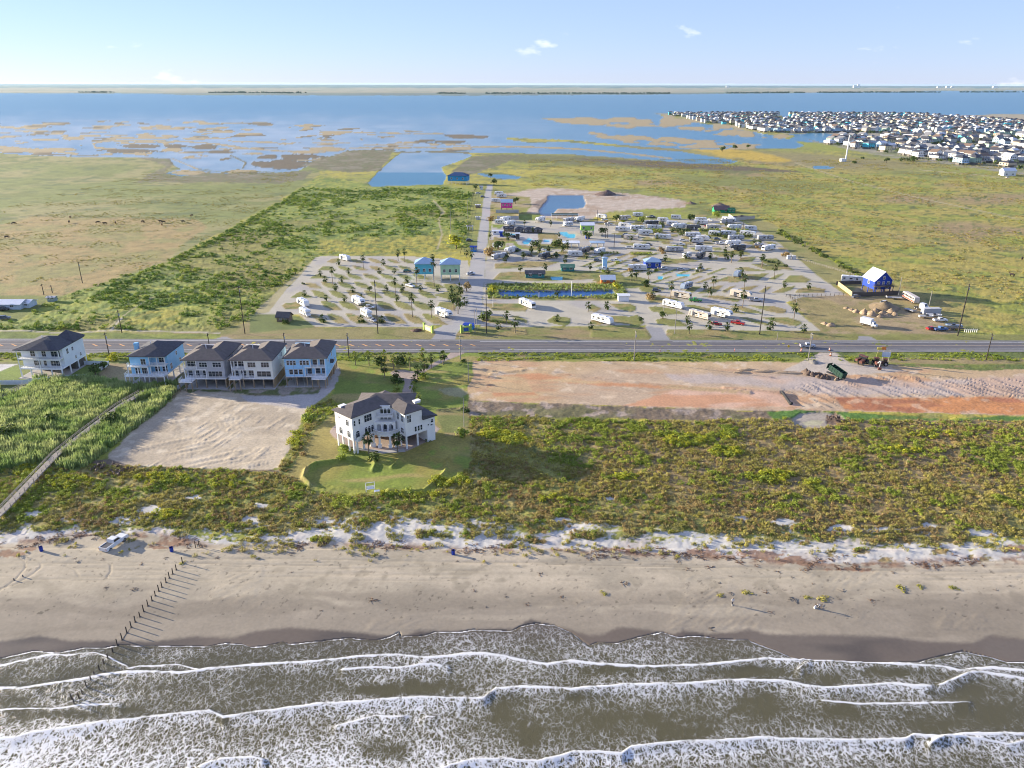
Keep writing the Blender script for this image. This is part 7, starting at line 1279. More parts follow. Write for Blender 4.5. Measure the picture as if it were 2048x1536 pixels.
for ri, (py_, x0, x1) in enumerate(rows_):
    x_ = x0+xr.uniform(0, 15); n_ = 0
    while x_ < x1:
        X_, Y_ = G(x_+12, py_)
        if all(math.hypot(X_-a, Y_-b) > 9.5 for a, b in placed):
            if xr.random() < .62: k_ = xr.choice(kinds_); park(k_, KX, x_, py_, x_+24, py_+xr.uniform(-1, 3), f'{desc[k_]}, {ORD[n_]} in crowded park row {ri+1} from the top', GC)
            else: k_ = xr.choice(ck); park(k_, KX, x_, py_, x_+14, py_+xr.uniform(-1, 2), f'{cdesc[k_]}, {ORD[n_]} in crowded park row {ri+1} from the top', GV)
            placed.append((X_, Y_)); n_ += 1
            if xr.random() < .75: tx, ty = G(x_+xr.uniform(-10, 10), py_+xr.uniform(2, 6)); m_ = xr.choice([F_DK, F_GR, F_BR]); tree(tx, ty, xr.uniform(1.0, 2.2), 3, m_, f'low bush beside the {ORD[n_-1]} vehicle in crowded park row {ri+1}', 'low bushes between the campers', 'bush', seed=n_, cat='bush', trunk=False)
        x_ += xr.uniform(22, 40)
# clipped hedges in the park
for K, x0, y0, x1, y1, h_, lb in ((K3, 10, 150, 225, 145, 1.6, 'trimmed green hedge in front of the long white trailer'), (K2, 1430, 150, 1600, 145, 1.6, 'trimmed hedge left of the main park road'), (K6, 650, 440, 840, 430, 3.0, 'rounded hedge hiding the white motorhome in the third row'), (K6, 930, 430, 1130, 430, 2.6, 'dark hedge right of the rounded hedge'), (K6, 1215, 420, 1420, 430, 2.6, 'green hedge in the middle of the third row'), (K6, 1340, 470, 1520, 480, 2.8, 'dark hedge below the green one'), (K6, 1505, 420, 1720, 430, 2.4, 'green hedge at the right of the third row'), (K6, 1590, 480, 1770, 480, 2.8, 'dark hedge at the right end of the park'), (K6, 1015, 470, 1060, 465, 2.4, 'short dark hedge left of the longest trailer'), (KT, 1365, 498, 1455, 500, 6, 'dark hedge row before the far town'), (K3, 1360, 225, 1490, 240, 1.8, 'dark hedge on the green island at the right edge of the park'), (K2, 200, 880, 520, 905, .9, 'low planted strip on the entrance island')):
    a, b = G(*K(x0, y0)), G(*K(x1, y1)); L_ = math.hypot(b[0]-a[0], b[1]-a[1]); n = max(2, int(L_/(h_*1.1)))
    o = thing('hedge', lb, 'hedge', ((a[0]+b[0])/2, (a[1]+b[1])/2, 0), math.atan2(b[1]-a[1], b[0]-a[0]), 'hedges in the holiday park')
    mb = MB()
    for i in range(n):
        me = CL[i % 3]; k_ = len(mb.v); s = h_*random.uniform(.85, 1.1); ox = -L_/2+L_*(i+.5)/n; an = random.uniform(0, 6)
        co = [(v.co.x*math.cos(an)-v.co.y*math.sin(an), v.co.x*math.sin(an)+v.co.y*math.cos(an), v.co.z) for v in me.vertices]
        mb.v += [(ox+c[0]*s, c[1]*s, c[2]*s*1.1) for c in co]; mb.f += [tuple(k_+j for j in p.vertices) for p in me.polygons]; mb.m += [0]*len(me.polygons)
    mb.build('foliage', F_DK if 'dark' in lb else F_GR, o)

# ------------------------------------------------------------------ utility poles, light poles, tower
PW = mat('creosote_pole', (0.055, 0.045, 0.04), rough=0.9, var=0.3, vscale=1); PG = mat('weathered_pole', (0.30, 0.28, 0.25), rough=0.9, var=0.2, vscale=1); INS = mat('insulator', (0.35, 0.35, 0.36))
def pole(bx, by, ty, label, m=None, arm=True, r=0.17, lean=0.0, nm='utility_pole', tx=None, group='utility poles'):
    X_, Y_ = G(bx, by); h = 3.0
    while P(X_, Y_, h)[1] > ty and h < 60: h += 0.15
    o = thing(nm, label, 'utility pole' if nm == 'utility_pole' else 'pole', (X_, Y_, gz(X_, Y_)), 0, group); m = m or PW
    g = MB(); g.tube((0, 0, -.3), (lean*h, 0, h), r*1.15, r*.8, 8); g.build('post', m, o)
    if arm:
        g = MB(); g.box((lean*h, 0, h-.6), (.14, 2.3, .14)); g.build('crossarm', m, o)
        for yy in (-1.05, 0, 1.05): g = MB(); g.tube((lean*h, yy, h-.53), (lean*h, yy, h-.25), .06, .04, 5); g.build('insulator', INS, o)
        if h > 9: g = MB(); g.tube((lean*h+.28, 0, h-2.4), (lean*h+.28, 0, h-1.5), .2, n=8); g.build('transformer', mat('transformer', (.45, .46, .47)), o)
    return o
pole(490, 668, 572, 'tall dark utility pole at the left corner of the holiday park'); pole(756, 667.5, 561, 'tall dark utility pole in front of the left lot'); pole(244, 666, 621, 'dark pole beside the sandy track north of the highway')
pole(219, 713, 666, 'dark pole behind the gap between the large white and the pale blue house'); pole(421, 707, 667, 'dark pole rising behind the grey house'); pole(572, 711, 666, 'dark pole rising between the two rightmost new houses'); pole(698, 716, 666.5, 'dark pole by the gravel track at the highway')
pole(1915, 672, 568, 'tallest dark pole, beside the yard with the boats', r=.24); pole(1519, 669, 572, 'tall dark pole at the right front corner of the right lot', r=.2); pole(1857, 617, 582, 'pale pole behind the grey steel container', PG, False); pole(1796, 594, 554, 'pale pole at the corner of the dark board fence', PG, False)
pole(1616, 721.5, 666, 'pale pole at the mouth of the building site track', PG); pole(1972, 720, 667, 'slim dark pole near the billboard side of the highway'); pole(1268, 721, 662, 'slim pale pole on the ditch beside the building site', PG); pole(921, 719, 672, 'pale pole at the mouth of the villa driveway', PG)
pole(937, 765, 717, 'pale lamp pole on the villa lawn near the building site', PG, False, .11); pole(928, 854, 797, 'pale lamp pole on the right of the villa lawn', PG, False, .11); pole(973, 667, 569, 'dark pole at the park entrance in front of the narrow pond'); pole(950, 666, 622, 'left pole of the pair carrying the entrance switchgear', PG, False, .14); pole(954, 660, 616, 'right pole of the pair carrying the entrance switchgear', PG, False, .14)
pole(1327, 628, 600, 'pale pole at the left end of the white trailer', PG, False, .13); pole(1349, 668, 619, 'pale pole at the front road of the right lot', PG, False, .14); pole(1592, 611, 576, 'pale pole at the right edge of the park', PG, False, .12); pole(1228, 495, 466, 'dark pole in the middle of the main park road'); pole(1211, 476, 444, 'left dark pole above the white pavilion'); pole(1215, 476, 445, 'right dark pole above the white pavilion')
pole(1194, 447, 420, 'dark pole at the top end of the main park road'); pole(1311, 470, 446, 'dark pole among the campers of the third row'); pole(1485, 467, 442, 'dark pole near the upper right hedge'); pole(1143, 590, 560, 'white pole standing in the narrow pond', TRIM, False, .2); pole(986, 615, 593, 'white flag pole at the left end of the narrow pond', TRIM, False, .1); pole(1078, 597, 585, 'white sign post behind the narrow pond', TRIM, False, .1)
pole(105, 586, 570, 'dark pole behind the grey shed in the meadow'); pole(88, 590, 568, 'dark pole behind the metal roofed building'); pole(165, 566, 523, 'dark pole beside the hedgerow of the meadow'); pole(1554, 680, 664, 'short pole with a white box on the highway verge', PG, False, .12, nm='marker_post'); pole(1620, 681, 667, 'second short pole on the highway verge', PG, False, .12, nm='marker_post'); pole(902, 480, 415, 'thin pole in the brush beside the side road', PG, False, .15); pole(936, 448, 400, 'thin pole between brush and side road', PG, False, .14)
o = pole(1691, 323, 270, 'very tall slender white tower in the far field', TRIM, False, .9, nm='radio_tower', group=None); o['category'] = 'tower'
hh = 40
g = MB(); g.tube((0, 0, 40), (0, 0, 44), 2.2, 2.2, 10); g.build('antenna_head', mat('grey_steel', (.35, .35, .36), var=.2), o); g = MB(); g.bb(-7, -2, -3, 3, -.5, 4); g.build('equipment_hut', WHT, o)

# ------------------------------------------------------------------ beach things
POST = mat('old_timber', (0.085, 0.07, 0.055), rough=0.95, var=0.3, vscale=2)
KP = crop(180, 1060, 6.4)
line = [((1190, 445), (1182, 370)), ((1110, 530), (1095, 465)), ((1063, 582), (1052, 515)), ((1020, 635), (1007, 562)), ((978, 690), (965, 625)), ((925, 752), (910, 685)), ((885, 800), (872, 725)), ((840, 858), (830, 800)), ((798, 920), (790, 862)), ((745, 985), (733, 912)), ((692, 1055), (678, 975)), ((640, 1120), (632, 1062)), ((582, 1187), (570, 1115)), ((530, 1253), (518, 1180)), ((473, 1322), (462, 1250)), ((412, 1408), (395, 1330)), ((350, 1482), (340, 1400))]
allp = [(KP(*a), KP(*b)) for a, b in line]+[(S1(*a), S1(*b)) for a, b in (((660, 832), (656, 808)), ((632, 868), (628, 842)), ((607, 898), (603, 874)), ((582, 937), (578, 905)), ((553, 967), (549, 945)), ((533, 1000), (529, 972)), ((507, 1037), (495, 1000)), ((480, 1075), (476, 1050)), ((463, 1103), (458, 1072)), ((435, 1138), (425, 1100)), ((420, 1110), (417, 1078)))]
nsand = 0
for i, (a, b) in enumerate(allp):
    X_, Y_ = G(*a); h = .4
    while P(X_, Y_, h)[1] > b[1] and h < 3: h += 0.04
    lb = ('wooden post at the landward end of the line, ringed with weed' if i == 0 else f'wooden beach post, {ORD[i] if i < 16 else "last"} of the line from the dunes, standing in sand' if i < 16 else f'wooden post standing in the surf, {ORD[i-16]} from the sand')
    o = thing('wooden_post', lb, 'post', (X_, Y_, gz(X_, Y_) if i < 16 else 0), random.uniform(0, 3), 'line of old wooden posts running into the sea'); g = MB(); lx = random.uniform(-.05, .05); g.tube((0, 0, -.6), (lx, 0, h+.06), .115, .10, 7); g.build('post', POST, o)
    if i < 16: g = MB(); g.tube((0, 0, -.05), (0, 0, .06), .26, .2, 8); g.build('collar', mat('wet_sand_collar', (.12, .10, .085)), o)
c_ = MB(); pts = [(*G(*a), max(0.12, 0.12)) for a, b in allp[1:16]]
for p, q_ in zip(pts[:-1], pts[1:]): c_.tube(p, q_, .03, n=4)
tag(c_.build('post_cable', POST), 'slack cable lying along the line of wooden beach posts', 'cable')
def weed(K, x_, y_, s, lb, m=None, nm='seaweed_heap', cat='seaweed'):
    a = G(*K(x_, y_)); o = link_mesh(nm, twig_me[m or 'w']); o.location = (*a, gz(*a)+.02); o.scale = (s, s, s*(.35 if m == 'g' else .7)); o.rotation_euler = (0, 0, random.uniform(0, 6)); tag(o, lb, cat); return o
twig_me = {'w': twigs(5), 'l': twigs(6)}; twig_me['w'].materials.append(mat('wrack', (0.17, 0.095, 0.055), var=0.3)); twig_me['l'].materials.append(mat('grey_driftwood', (.20, .17, .14)))
g_ = leaf_ball(77, 80, 1, .35, .2, 5); g_.materials.append(F_OL); twig_me['g'] = g_
weed(KP, 1185, 440, .9, 'tangle of weed round the landward wooden post', 'g'); weed(KP, 1195, 485, .7, 'driftwood slab just below the landward post', 'l', 'driftwood', 'driftwood'); weed(KP, 985, 385, 1.0, 'small driftwood branch between blue barrel and posts', 'l', 'driftwood', 'driftwood'); weed(KP, 560, 780, 1.2, 'dark tuft of weed on the open sand left of the posts', 'l'); weed(S1, 455, 305, 1.0, 'small dark branch sticking up below the pickup', 'l', 'driftwood', 'driftwood'); weed(S1, 1715, 268, 1.4, 'forked driftwood branch on the upper beach', 'l', 'driftwood', 'driftwood'); weed(S1, 780, 470, .6, 'small weed clump between pickup and posts')
for x_, y_, s, k_, lb in ((270, 505, .9, 'g', 'leafy green flotsam left of the standing person'), (325, 500, 1.0, 'l', 'dark branch behind the standing person'), (425, 490, 1.3, 'g', 'green vine tangle right of the standing person'), (535, 485, .9, 'w', 'pale brown weed between the two people'), (690, 540, 1.6, 'l', 'dark log pile left of the stooping person'), (780, 520, 1.0, 'g', 'green vines behind the stooping person'), (870, 525, 1.5, 'g', 'large green vine tangle above the stooping person'), (970, 475, 1.1, 'l', 'forked twig right of the green tangle'), (1330, 470, 1.4, 'g', 'trail of green vine on the right part of the beach'), (1360, 490, .9, 'l', 'dark end of the green vine trail'), (1440, 460, 1.0, 'g', 'small green patch beside the vine trail'), (1635, 465, 1.2, 'g', 'green vine further right on the beach'), (1870, 472, .8, 'l', 'dark stick far right on the beach'), (1970, 455, .7, 'l', 'dark weed at the right edge of the beach'), (695, 402, .7, 'l', 'dark sliver of wood on the upper right beach'), (270, 435, .7, 'l', 'dark stick above the standing person'), (1155, 545, .9, 'w', 'brown weed low on the right beach'), (230, 700, 1.3, 'l', 'long bare branch at the edge of the wet sand'), (960, 530, .7, 'l', 'short twigs right of the green tangle')):
    weed(S3, x_, y_, s, lb, k_, 'driftwood' if k_ == 'l' else 'seaweed_heap', 'driftwood' if k_ == 'l' else 'seaweed')
for x_, y_, s, k_, lb in ((915, 518, .7, 'l', 'small dark twigs in the middle of the beach'), (1480, 495, 1.0, 'g', 'weed patch on the rippled sand'), (1245, 520, .8, 'w', 'thin weed line in the middle of the beach'), (800, 570, .5, 'l', 'tiny dark bits near the wet sand'), (1660, 290, 1.2, 'l', 'driftwood at the foot of the middle dunes'), (1105, 260, 1.3, 'l', 'dark root ball on the tide line')):
    weed(S2, x_, y_, s, lb, k_, 'driftwood' if k_ == 'l' else 'seaweed_heap', 'driftwood' if k_ == 'l' else 'seaweed')
BAR = mat('blue_drum', (0.01, 0.04, 0.30), rough=0.4, var=.1)
for K, x_, y_, lb in ((S1, 246, 248, 'blue trash barrel left of the pickup on the beach'), (S1, 1008, 251, 'blue trash barrel beside the brown weed heap'), (S2, 605, 268, 'blue trash barrel alone in the middle of the beach')):
    o = thing('trash_barrel', lb, 'barrel', (*G(*K(x_, y_)), gz(*G(*K(x_, y_)))), 0, 'blue barrels along the beach'); g = MB(); g.tube((0, 0, 0), (0, 0, 1.15), .36, .36, 14, False).tube((0, 0, .36), (0, 0, .40), .375, .375, 14, False).tube((0, 0, .78), (0, 0, .82), .375, .375, 14, False); g.build('drum', BAR, o); g = MB(); g.tube((0, 0, .9), (0, 0, .92), .34, n=14); g.build('liner', mat('black_bag', (.02, .02, .02)), o)
    g = MB(); g.tube((-.42, 0, 0), (-.42, 0, 1.5), .05, n=6); g.build('support_post', POST, o)
for x_, y_, ty, lb in ((1145, 222, 188, 'left of two stakes at the dune foot right of the barrel'), (1166, 218, 186, 'right of two stakes at the dune foot right of the barrel')):
    X_, Y_ = G(*S1(x_, y_)); o = thing('dune_stake', lb, 'stake', (X_, Y_, gz(X_, Y_))); g = MB(); g.tube((0, 0, -.4), (0, 0, 1.9), .09, n=6); g.build('post', POST, o); g = MB(); g.box((.15, 0, 1.5), (.5, .05, .12)); g.build('crosspiece', POST, o)
for x_, y_, lb in ((88, 420, 'left grey stump on the sand by the wheel tracks'), (140, 400, 'right grey stump on the sand by the wheel tracks')):
    X_, Y_ = G(*S1(x_, y_)); o = thing('sand_stump', lb, 'post', (X_, Y_, 0)); g = MB(); g.tube((0, 0, -.3), (-.15, 0, .9), .16, .12, 7); g.build('post', mat('grey_driftwood', (.20, .17, .14)), o)
# people: one continuous skinned body each, clothes in material zones
def person(x, y, rz, joints, rad_, edges, label, seat=None):
    o = thing('person', label, 'person', (x, y, gz(x, y)), rz); me = bpy.data.meshes.new('body'); me.from_pydata(joints, edges, [])
    b = link_mesh('body', me, [mat('dark_clothes', (.05, .05, .065)), mat('pale_shirt', (.62, .60, .58)), mat('skin', (.42, .26, .18)), mat('hair', (.05, .035, .02))], o)
    sk = b.modifiers.new('skin', 'SKIN'); 
    for v, r in zip(me.skin_vertices[0].data, rad_): v.radius = (r, r)
    me.skin_vertices[0].data[0].use_root = True; b.modifiers.new('sub', 'SUBSURF').levels = 1; b.modifiers['sub'].render_levels = 2
    dg = bpy.context.evaluated_depsgraph_get(); dg.update(); me2 = bpy.data.meshes.new_from_object(b.evaluated_get(dg)); b.modifiers.clear(); b.data = me2
    hd = Vector(joints[4])
    for p in me2.polygons:
        c = p.center; 
        if (c-hd).length < .2: p.material_index = 3 if c.z > hd.z+.03 or c.x < hd.x-.05 else 2
        elif c.z > .92 and abs(c.y) < .33 and (c-hd).length > .2: p.material_index = 1
        elif abs(c.y) > .25 and c.z < .95: p.material_index = 2
        else: p.material_index = 0
        p.use_smooth = True
    for s in (-1, 1):
        sh = MB(); f = Vector(joints[10 if s < 0 else 13]); sh.box((f.x+.07, f.y, .045), (.27, .10, .09)); sh.build('shoe', mat('shoe', (.5, .5, .5)), o)
    return o
ED = [(0, 1), (1, 2), (2, 3), (3, 4), (2, 5), (5, 6), (6, 7), (0, 8), (8, 9), (9, 10), (0, 11), (11, 12), (12, 13), (2, 14), (14, 15), (15, 16)]
J1 = [(0, 0, .95), (0, 0, 1.18), (.02, 0, 1.42), (.03, 0, 1.52), (.05, 0, 1.66), (.0, -.2, 1.40), (-.06, -.27, 1.12), (.08, -.28, .90), (.03, -.1, .88), (.12, -.1, .48), (.02, -.1, .08), (-.02, .1, .88), (-.06, .1, .48), (-.2, .1, .08), (0, .2, 1.40), (.06, .27, 1.12), (.2, .27, .93)]
J2 = [(0, 0, .90), (.15, 0, 1.08), (.34, 0, 1.24), (.42, 0, 1.29), (.52, 0, 1.38), (.34, -.2, 1.2), (.46, -.24, .93), (.52, -.22, .68), (.03, -.1, .84), (.14, -.1, .46), (.0, -.1, .08), (.0, .1, .84), (.1, .1, .46), (-.1, .1, .08), (.34, .2, 1.2), (.48, .22, .94), (.55, .2, .70)]
RR = [.15, .14, .15, .065, .105, .07, .048, .036, .10, .065, .045, .10, .065, .045, .07, .048, .036]
p_ = G(*S3(340, 562)); person(p_[0], p_[1], rad(100), J1, RR, ED, 'person in a pale top walking along the right part of the beach'); p_ = G(*S3(848, 588)); person(p_[0], p_[1], rad(-160), J2, RR, ED, 'stooping person in a pale top beside a white bag')
p_ = G(*S3(823, 582)); o = thing('white_bag', 'white bag standing on the sand beside the stooping person', 'bag', (*p_, gz(*p_)), .5); g = MB(); g.poly([(-.25, -.15, 0), (.25, -.15, 0), (.25, .15, 0), (-.25, .15, 0), (-.2, -.1, .55), (.2, -.1, .55), (.2, .1, .55), (-.2, .1, .55)], [(0, 1, 2, 3), (4, 5, 6, 7), (0, 1, 5, 4), (1, 2, 6, 5), (2, 3, 7, 6), (3, 0, 4, 7)]); g.build('sack', mat('white_plastic', (.7, .7, .7)), o); g = MB(); g.tube((-.12, 0, .54), (0, 0, .72), .02, n=4).tube((0, 0, .72), (.12, 0, .54), .02, n=4); g.build('handle', mat('white_plastic', (.7, .7, .7)), o)

# ------------------------------------------------------------------ boardwalks and fences
GWOOD = mat('weathered_boards', (0.36, 0.32, 0.27), rough=0.9, var=0.25, vscale=1.5)
def boardwalk(pxs, width, h, label, plank=.45):
    pts = [Vector((*G(p[0], p[1], h), 0)) for p in pxs]; o = thing('boardwalk', label, 'boardwalk', (0, 0, 0)); seg = []; tot = 0
    for a, b in zip(pts[:-1], pts[1:]): seg.append((a, b, (b-a).length)); tot += (b-a).length
    def at(s):
        for a, b, L_ in seg:
            if s <= L_: return a+(b-a)*(s/L_), math.atan2(b.y-a.y, b.x-a.x)
            s -= L_
        return b, math.atan2(b.y-a.y, b.x-a.x)
    pm = MB(); pm.bb(-plank*.46, plank*.46, -width/2, width/2, -.05, 0); pm = pm.mesh('plank_mesh'); pm.materials.append(GWOOD)
    n = int(tot/plank)
    rest = MB()
    for i in range(n):
        p, a = at((i+.5)*plank)
        if i < 290: q_ = link_mesh('plank', pm, None, o); q_.location = (p.x, p.y, h+random.uniform(-.012, .012)); q_.rotation_euler = (0, 0, a+random.uniform(-.01, .01))
        else: rest.box((p.x, p.y, h-.025), (plank*.92, width, .05), a)
    if rest.v: r = rest.build('planking', GWOOD, o); r['kind'] = 'stuff'
    for s in (-1, 1):
        g = MB(); k = 0
        while k*2.4 < tot:
            p, a = at(k*2.4); x_, y_ = p.x-s*width/2*math.sin(a), p.y+s*width/2*math.cos(a); g.box((x_, y_, h/2+.35), (.14, .14, h+1.1), a)
            p2, a2 = at(min(tot, (k+1)*2.4)); x2, y2 = p2.x-s*width/2*math.sin(a2), p2.y+s*width/2*math.cos(a2); L_ = math.hypot(x2-x_, y2-y_)
            if L_ > .1:
                an = math.atan2(y2-y_, x2-x_)
                for zz in (h+.9, h+.5): g.box(((x_+x2)/2, (y_+y2)/2, zz), (L_, .12, .06), an)
                g.box(((x_+x2)/2, (y_+y2)/2, h-.15), (L_, .08, .18), an)
            k += 1
        g.build('handrail', GWOOD, o)
    return o
boardwalk(mp_(KL, [(-60, 1185), (20, 1110), (330, 785), (480, 665), (560, 605), (700, 500), (830, 425)]), 1.8, 1.3, 'long grey boardwalk running through the reeds down towards the beach'); boardwalk(mp_(KL, [(-40, 490), (60, 425), (150, 385)]), 1.4, .6, 'short boardwalk end at the left behind the white fence', .6)
VINYL = mat('white_vinyl', (.66, .70, .74), rough=.4, var=.03)
def panel_fence(name, K, pts, h, label, m, step=2.4, board=None, post_m=None, cat='fence', gap=.03):
    "posts and panels; each panel its own part"
    o = thing(name, label, cat, (0, 0, 0)); P3 = [Vector((*G(*K(*p)), 0)) for p in pts]
    for a, b in zip(P3[:-1], P3[1:]):
        L_ = (b-a).length; n = max(1, round(L_/step)); an = math.atan2(b.y-a.y, b.x-a.x)
        for i in range(n):
            p = a+(b-a)*(i/n); q_ = a+(b-a)*((i+1)/n); c = (p+q_)/2; zg = max(0, gz(c.x, c.y)); g = MB(); g.box((0, 0, h/2), (L_/n-.2, .05, h-.1)); 
            if board: g.box((0, .05, h*.8), (L_/n-.2, .06, .1)).box((0, .05, h*.2), (L_/n-.2, .06, .1))
            w_ = g.build('panel', m, o); w_.location = (c.x, c.y, zg); w_.rotation_euler = (0, 0, an)
            g = MB(); g.box((0, 0, h/2), (.13, .13, h+.2)); w_ = g.build('post', post_m or m, o); w_.location = (p.x, p.y, zg); w_.rotation_euler = (0, 0, an)
    return o
panel_fence('white_fence', KL, [(-300, 385), (0, 380), (130, 378), (260, 362), (400, 348), (505, 345)], 1.7, 'white vinyl fence curving along the front of the large white house', VINYL); panel_fence('white_fence', KL, [(1042, 408), (1082, 375)], 1.5, 'short white fence in front of the left end of the grey house', VINYL); panel_fence('white_fence', KL, [(470, 262), (640, 264), (585, 300)], 1.6, 'white fence behind the side yard of the large white house', VINYL)
panel_fence('board_fence', K4, [(485, 385), (600, 472)], 2.3, 'sunlit tan wooden fence at the left of the blue gabled house', mat('lit_fence_wood', (.52, .38, .20), stripes=(0, .2, .02)), 2.4, True); panel_fence('board_fence', K4, [(605, 476), (800, 474), (985, 462), (1000, 440)], 2.3, 'dark board fence in front of the blue gabled house', mat('dark_fence_wood', (.10, .085, .075), stripes=(0, .2, .02)), 2.4, True); panel_fence('board_fence', K4, [(470, 378), (680, 372)], 2.0, 'board fence behind the yard of the blue gabled house', mat('dark_fence_wood', (.10, .085, .075)), 2.4, True)  # sunlit run of the fence carries the sun as a lighter tan colour
panel_fence('court_fence', K5, [(710, 570), (955, 570), (955, 640), (720, 640)], 2.6, 'pale fence round the small court below the pink house', mat('mesh_fence', (.45, .46, .45)), 4); panel_fence('yard_wall', K6, [(1520, 275), (1580, 315), (1790, 295)], 2.5, 'pale low wall of the yard at the top right of the park', mat('pale_block', (.50, .46, .40)), 5)
def post_fence(K, a, b, n, label, h=1.4, m=None):
    o = thing('post_fence', label, 'fence', (0, 0, 0)); A, B = Vector((*G(*K(*a)), 0)), Vector((*G(*K(*b)), 0)); g0 = MB(); g0.box((0, 0, h/2), (.16, .16, h)); me = g0.mesh('fence_post_mesh'); me.materials.append(m or POST)
    for i in range(n): p = A+(B-A)*(i/(n-1)); q_ = link_mesh('post', me, None, o); q_.location = (p.x, p.y, gz(p.x, p.y))
    d = B-A; g = MB(); g.box(((A.x+B.x)/2, (A.y+B.y)/2, h*.8), (d.length, .05, .06), math.atan2(d.y, d.x)).box(((A.x+B.x)/2, (A.y+B.y)/2, h*.4), (d.length, .05, .06), math.atan2(d.y, d.x)); g.build('rail', m or POST, o)
post_fence(K4, (50, 478), (530, 470), 14, 'open post fence along the lower edge of the park drive'); post_fence(K4, (75, 480), (130, 520), 5, 'short run of posts turning towards the highway'); post_fence(K4, (110, 150), (640, 305), 30, 'long pale field fence running beside the hedge', 1.3, GWOOD); post_fence(K4, (1548, 775), (1650, 775), 7, 'row of short white posts at the right of the yard', 1.6, TRIM); post_fence(K5, (480, 330), (330, 1010), 26, 'wire fence along the brush beside the side road', 1.4)
for x_, y_, lb in ((72, 160, 'left white utility box at the corner of the park field'), (115, 162, 'right grey utility box at the corner of the park field')):
    o = thing('utility_box', lb, 'utility box', (*G(*K4(x_, y_)), 0)); g = MB(); g.bb(-1, 1, -.8, .8, .1, 2.2); g.build('cabinet', mat('utility_grey', (.55, .56, .56)), o); g = MB(); g.bb(-1.2, 1.2, -1, 1, 0, .1); g.build('pad', CONCM, o)

# ------------------------------------------------------------------ other buildings
def barn(name, label, p_, rz, W, D, hw, rh, wall, roofm, z0=0.0, axis='y', wins=(), stilts=False, hipr=False, cat='house', ov=.5, postm=None):
    o = thing(name, label, cat, (*p_, 0), rz); g = MB(); g.bb(-W/2, W/2, -D/2, D/2, z0, z0+hw)
    if not hipr:
        if axis == 'y': g.extr([(-W/2, z0+hw), (W/2, z0+hw), (0, z0+hw+rh)], -D/2+.003, D/2-.003, 'y')
        else: g.extr([(-D/2, z0+hw), (D/2, z0+hw), (0, z0+hw+rh)], -W/2+.003, W/2-.003, 'x')
    g.build('wall', wall, o); r = MB()
    if hipr: hip(r, -W/2, W/2, -D/2, D/2, z0+hw, rh, ov)
    else: gable(r, -W/2, W/2, -D/2, D/2, z0+hw+.01, rh, ov, .18, axis)
    r.build('roof', roofm, o)
    if stilts:
        nx, ny = max(2, int(W/3.5)), max(2, int(D/3.5))
        for i in range(nx+1):
            for j in range(ny+1): g = MB(); g.bb(-.16+lerp(-W/2+.2, W/2-.2, i/nx), .16+lerp(-W/2+.2, W/2-.2, i/nx), -.16+lerp(-D/2+.2, D/2-.2, j/ny), .16+lerp(-D/2+.2, D/2-.2, j/ny), -.2, z0); g.build('stilt', postm or TRIM, o)
    for fc, u, z_, w_, h_ in wins:
        if fc == 'f': window(o, u, -D/2-.03, z_, w_, h_, 0)
        elif fc == 'r': window(o, W/2+.03, u, z_, w_, h_, rad(90))
        elif fc == 'l': window(o, -W/2-.03, u, z_, w_, h_, rad(-90))
    return o
MET = mat('white_metal_roof', (.72, .74, .76), rough=.35, metal=.2, var=.05, stripes=(0, .5, .03)); METB = mat('blue_metal_roof', (.30, .42, .55), rough=.4, metal=.2, var=.08, stripes=(0, .5, .03)); ROY = mat('royal_blue_siding', (.012, .05, .34), rough=.6, var=.06); TURQ = mat('turquoise_siding', (.10, .45, .55), rough=.6); LIME = mat('lime_siding', (.28, .52, .10), rough=.6); PINK = mat('pink_siding', (.62, .06, .30), rough=.6); LGRN = mat('pale_green_siding', (.42, .62, .40), rough=.6)
b_ = barn('gabled_house', 'royal blue gabled house with a steep white metal roof on blue stilts in the yard', G(*K4(800, 435)), rad(8), 9, 10, 4.4, 4.3, ROY, MET, 2.6, 'y', [('f', -2.6, 5, 1.3, 1.4), ('f', 0, 5, 1.0, 1.4), ('f', 2.6, 5, 1.3, 1.4), ('f', 0, 7.6, 1.0, 1.4), ('f', -2, 3.0, 1.3, 1.3), ('f', 2.4, 3.0, 1.1, 1.3), ('l', 0, 4.5, 1.5, 1.4)], True, postm=ROY)
dk = MB(); dk.bb(-5.5, 4.5, -7.2, -5.05, 4.3, 4.55); dk.build('deck', mat('dark_fence_wood', (.10, .085, .075)), b_); rail(b_, [(-5.4, -5.1), (-5.4, -7.1), (4.4, -7.1), (4.4, -5.1)], 4.55, 1.0, POST)
for xx in (-5.3, -2.5, 0, 2.5, 4.3): g = MB(); g.bb(xx-.13, xx+.13, -7.1, -6.85, -.2, 4.3); g.build('deck_post', POST, b_)
o = park('trailer_long', K4, 540, 350, 690, 362, 'long white trailer behind the blue gabled house'); o.scale = (1.15, 1.1, 1.1)
barn('stilt_house', 'turquoise stilt house with a pale hip roof, left of two in the left lot', G(*K1(1495, 325)), rad(3), 9.4, 9, 5.3, 2.6, TURQ, METB, 3.2, 'y', [('f', -3, 4.5, 1.2, 1.6), ('f', 0, 4.5, 1.2, 1.6), ('f', 3, 4.5, 1.2, 1.6), ('r', 0, 4.5, 1.2, 1.6)], True, True)
barn('stilt_house', 'pale green stilt house with a pale hip roof, right of two in the left lot', G(*K1(1712, 330)), rad(3), 10, 9, 5.3, 2.6, LGRN, METB, 3.2, 'y', [('f', -3, 4.5, 1.2, 1.6), ('f', 0, 4.5, 1.2, 1.6), ('f', 3, 4.5, 1.2, 1.6), ('r', 0, 4.5, 1.2, 1.6)], True, True)
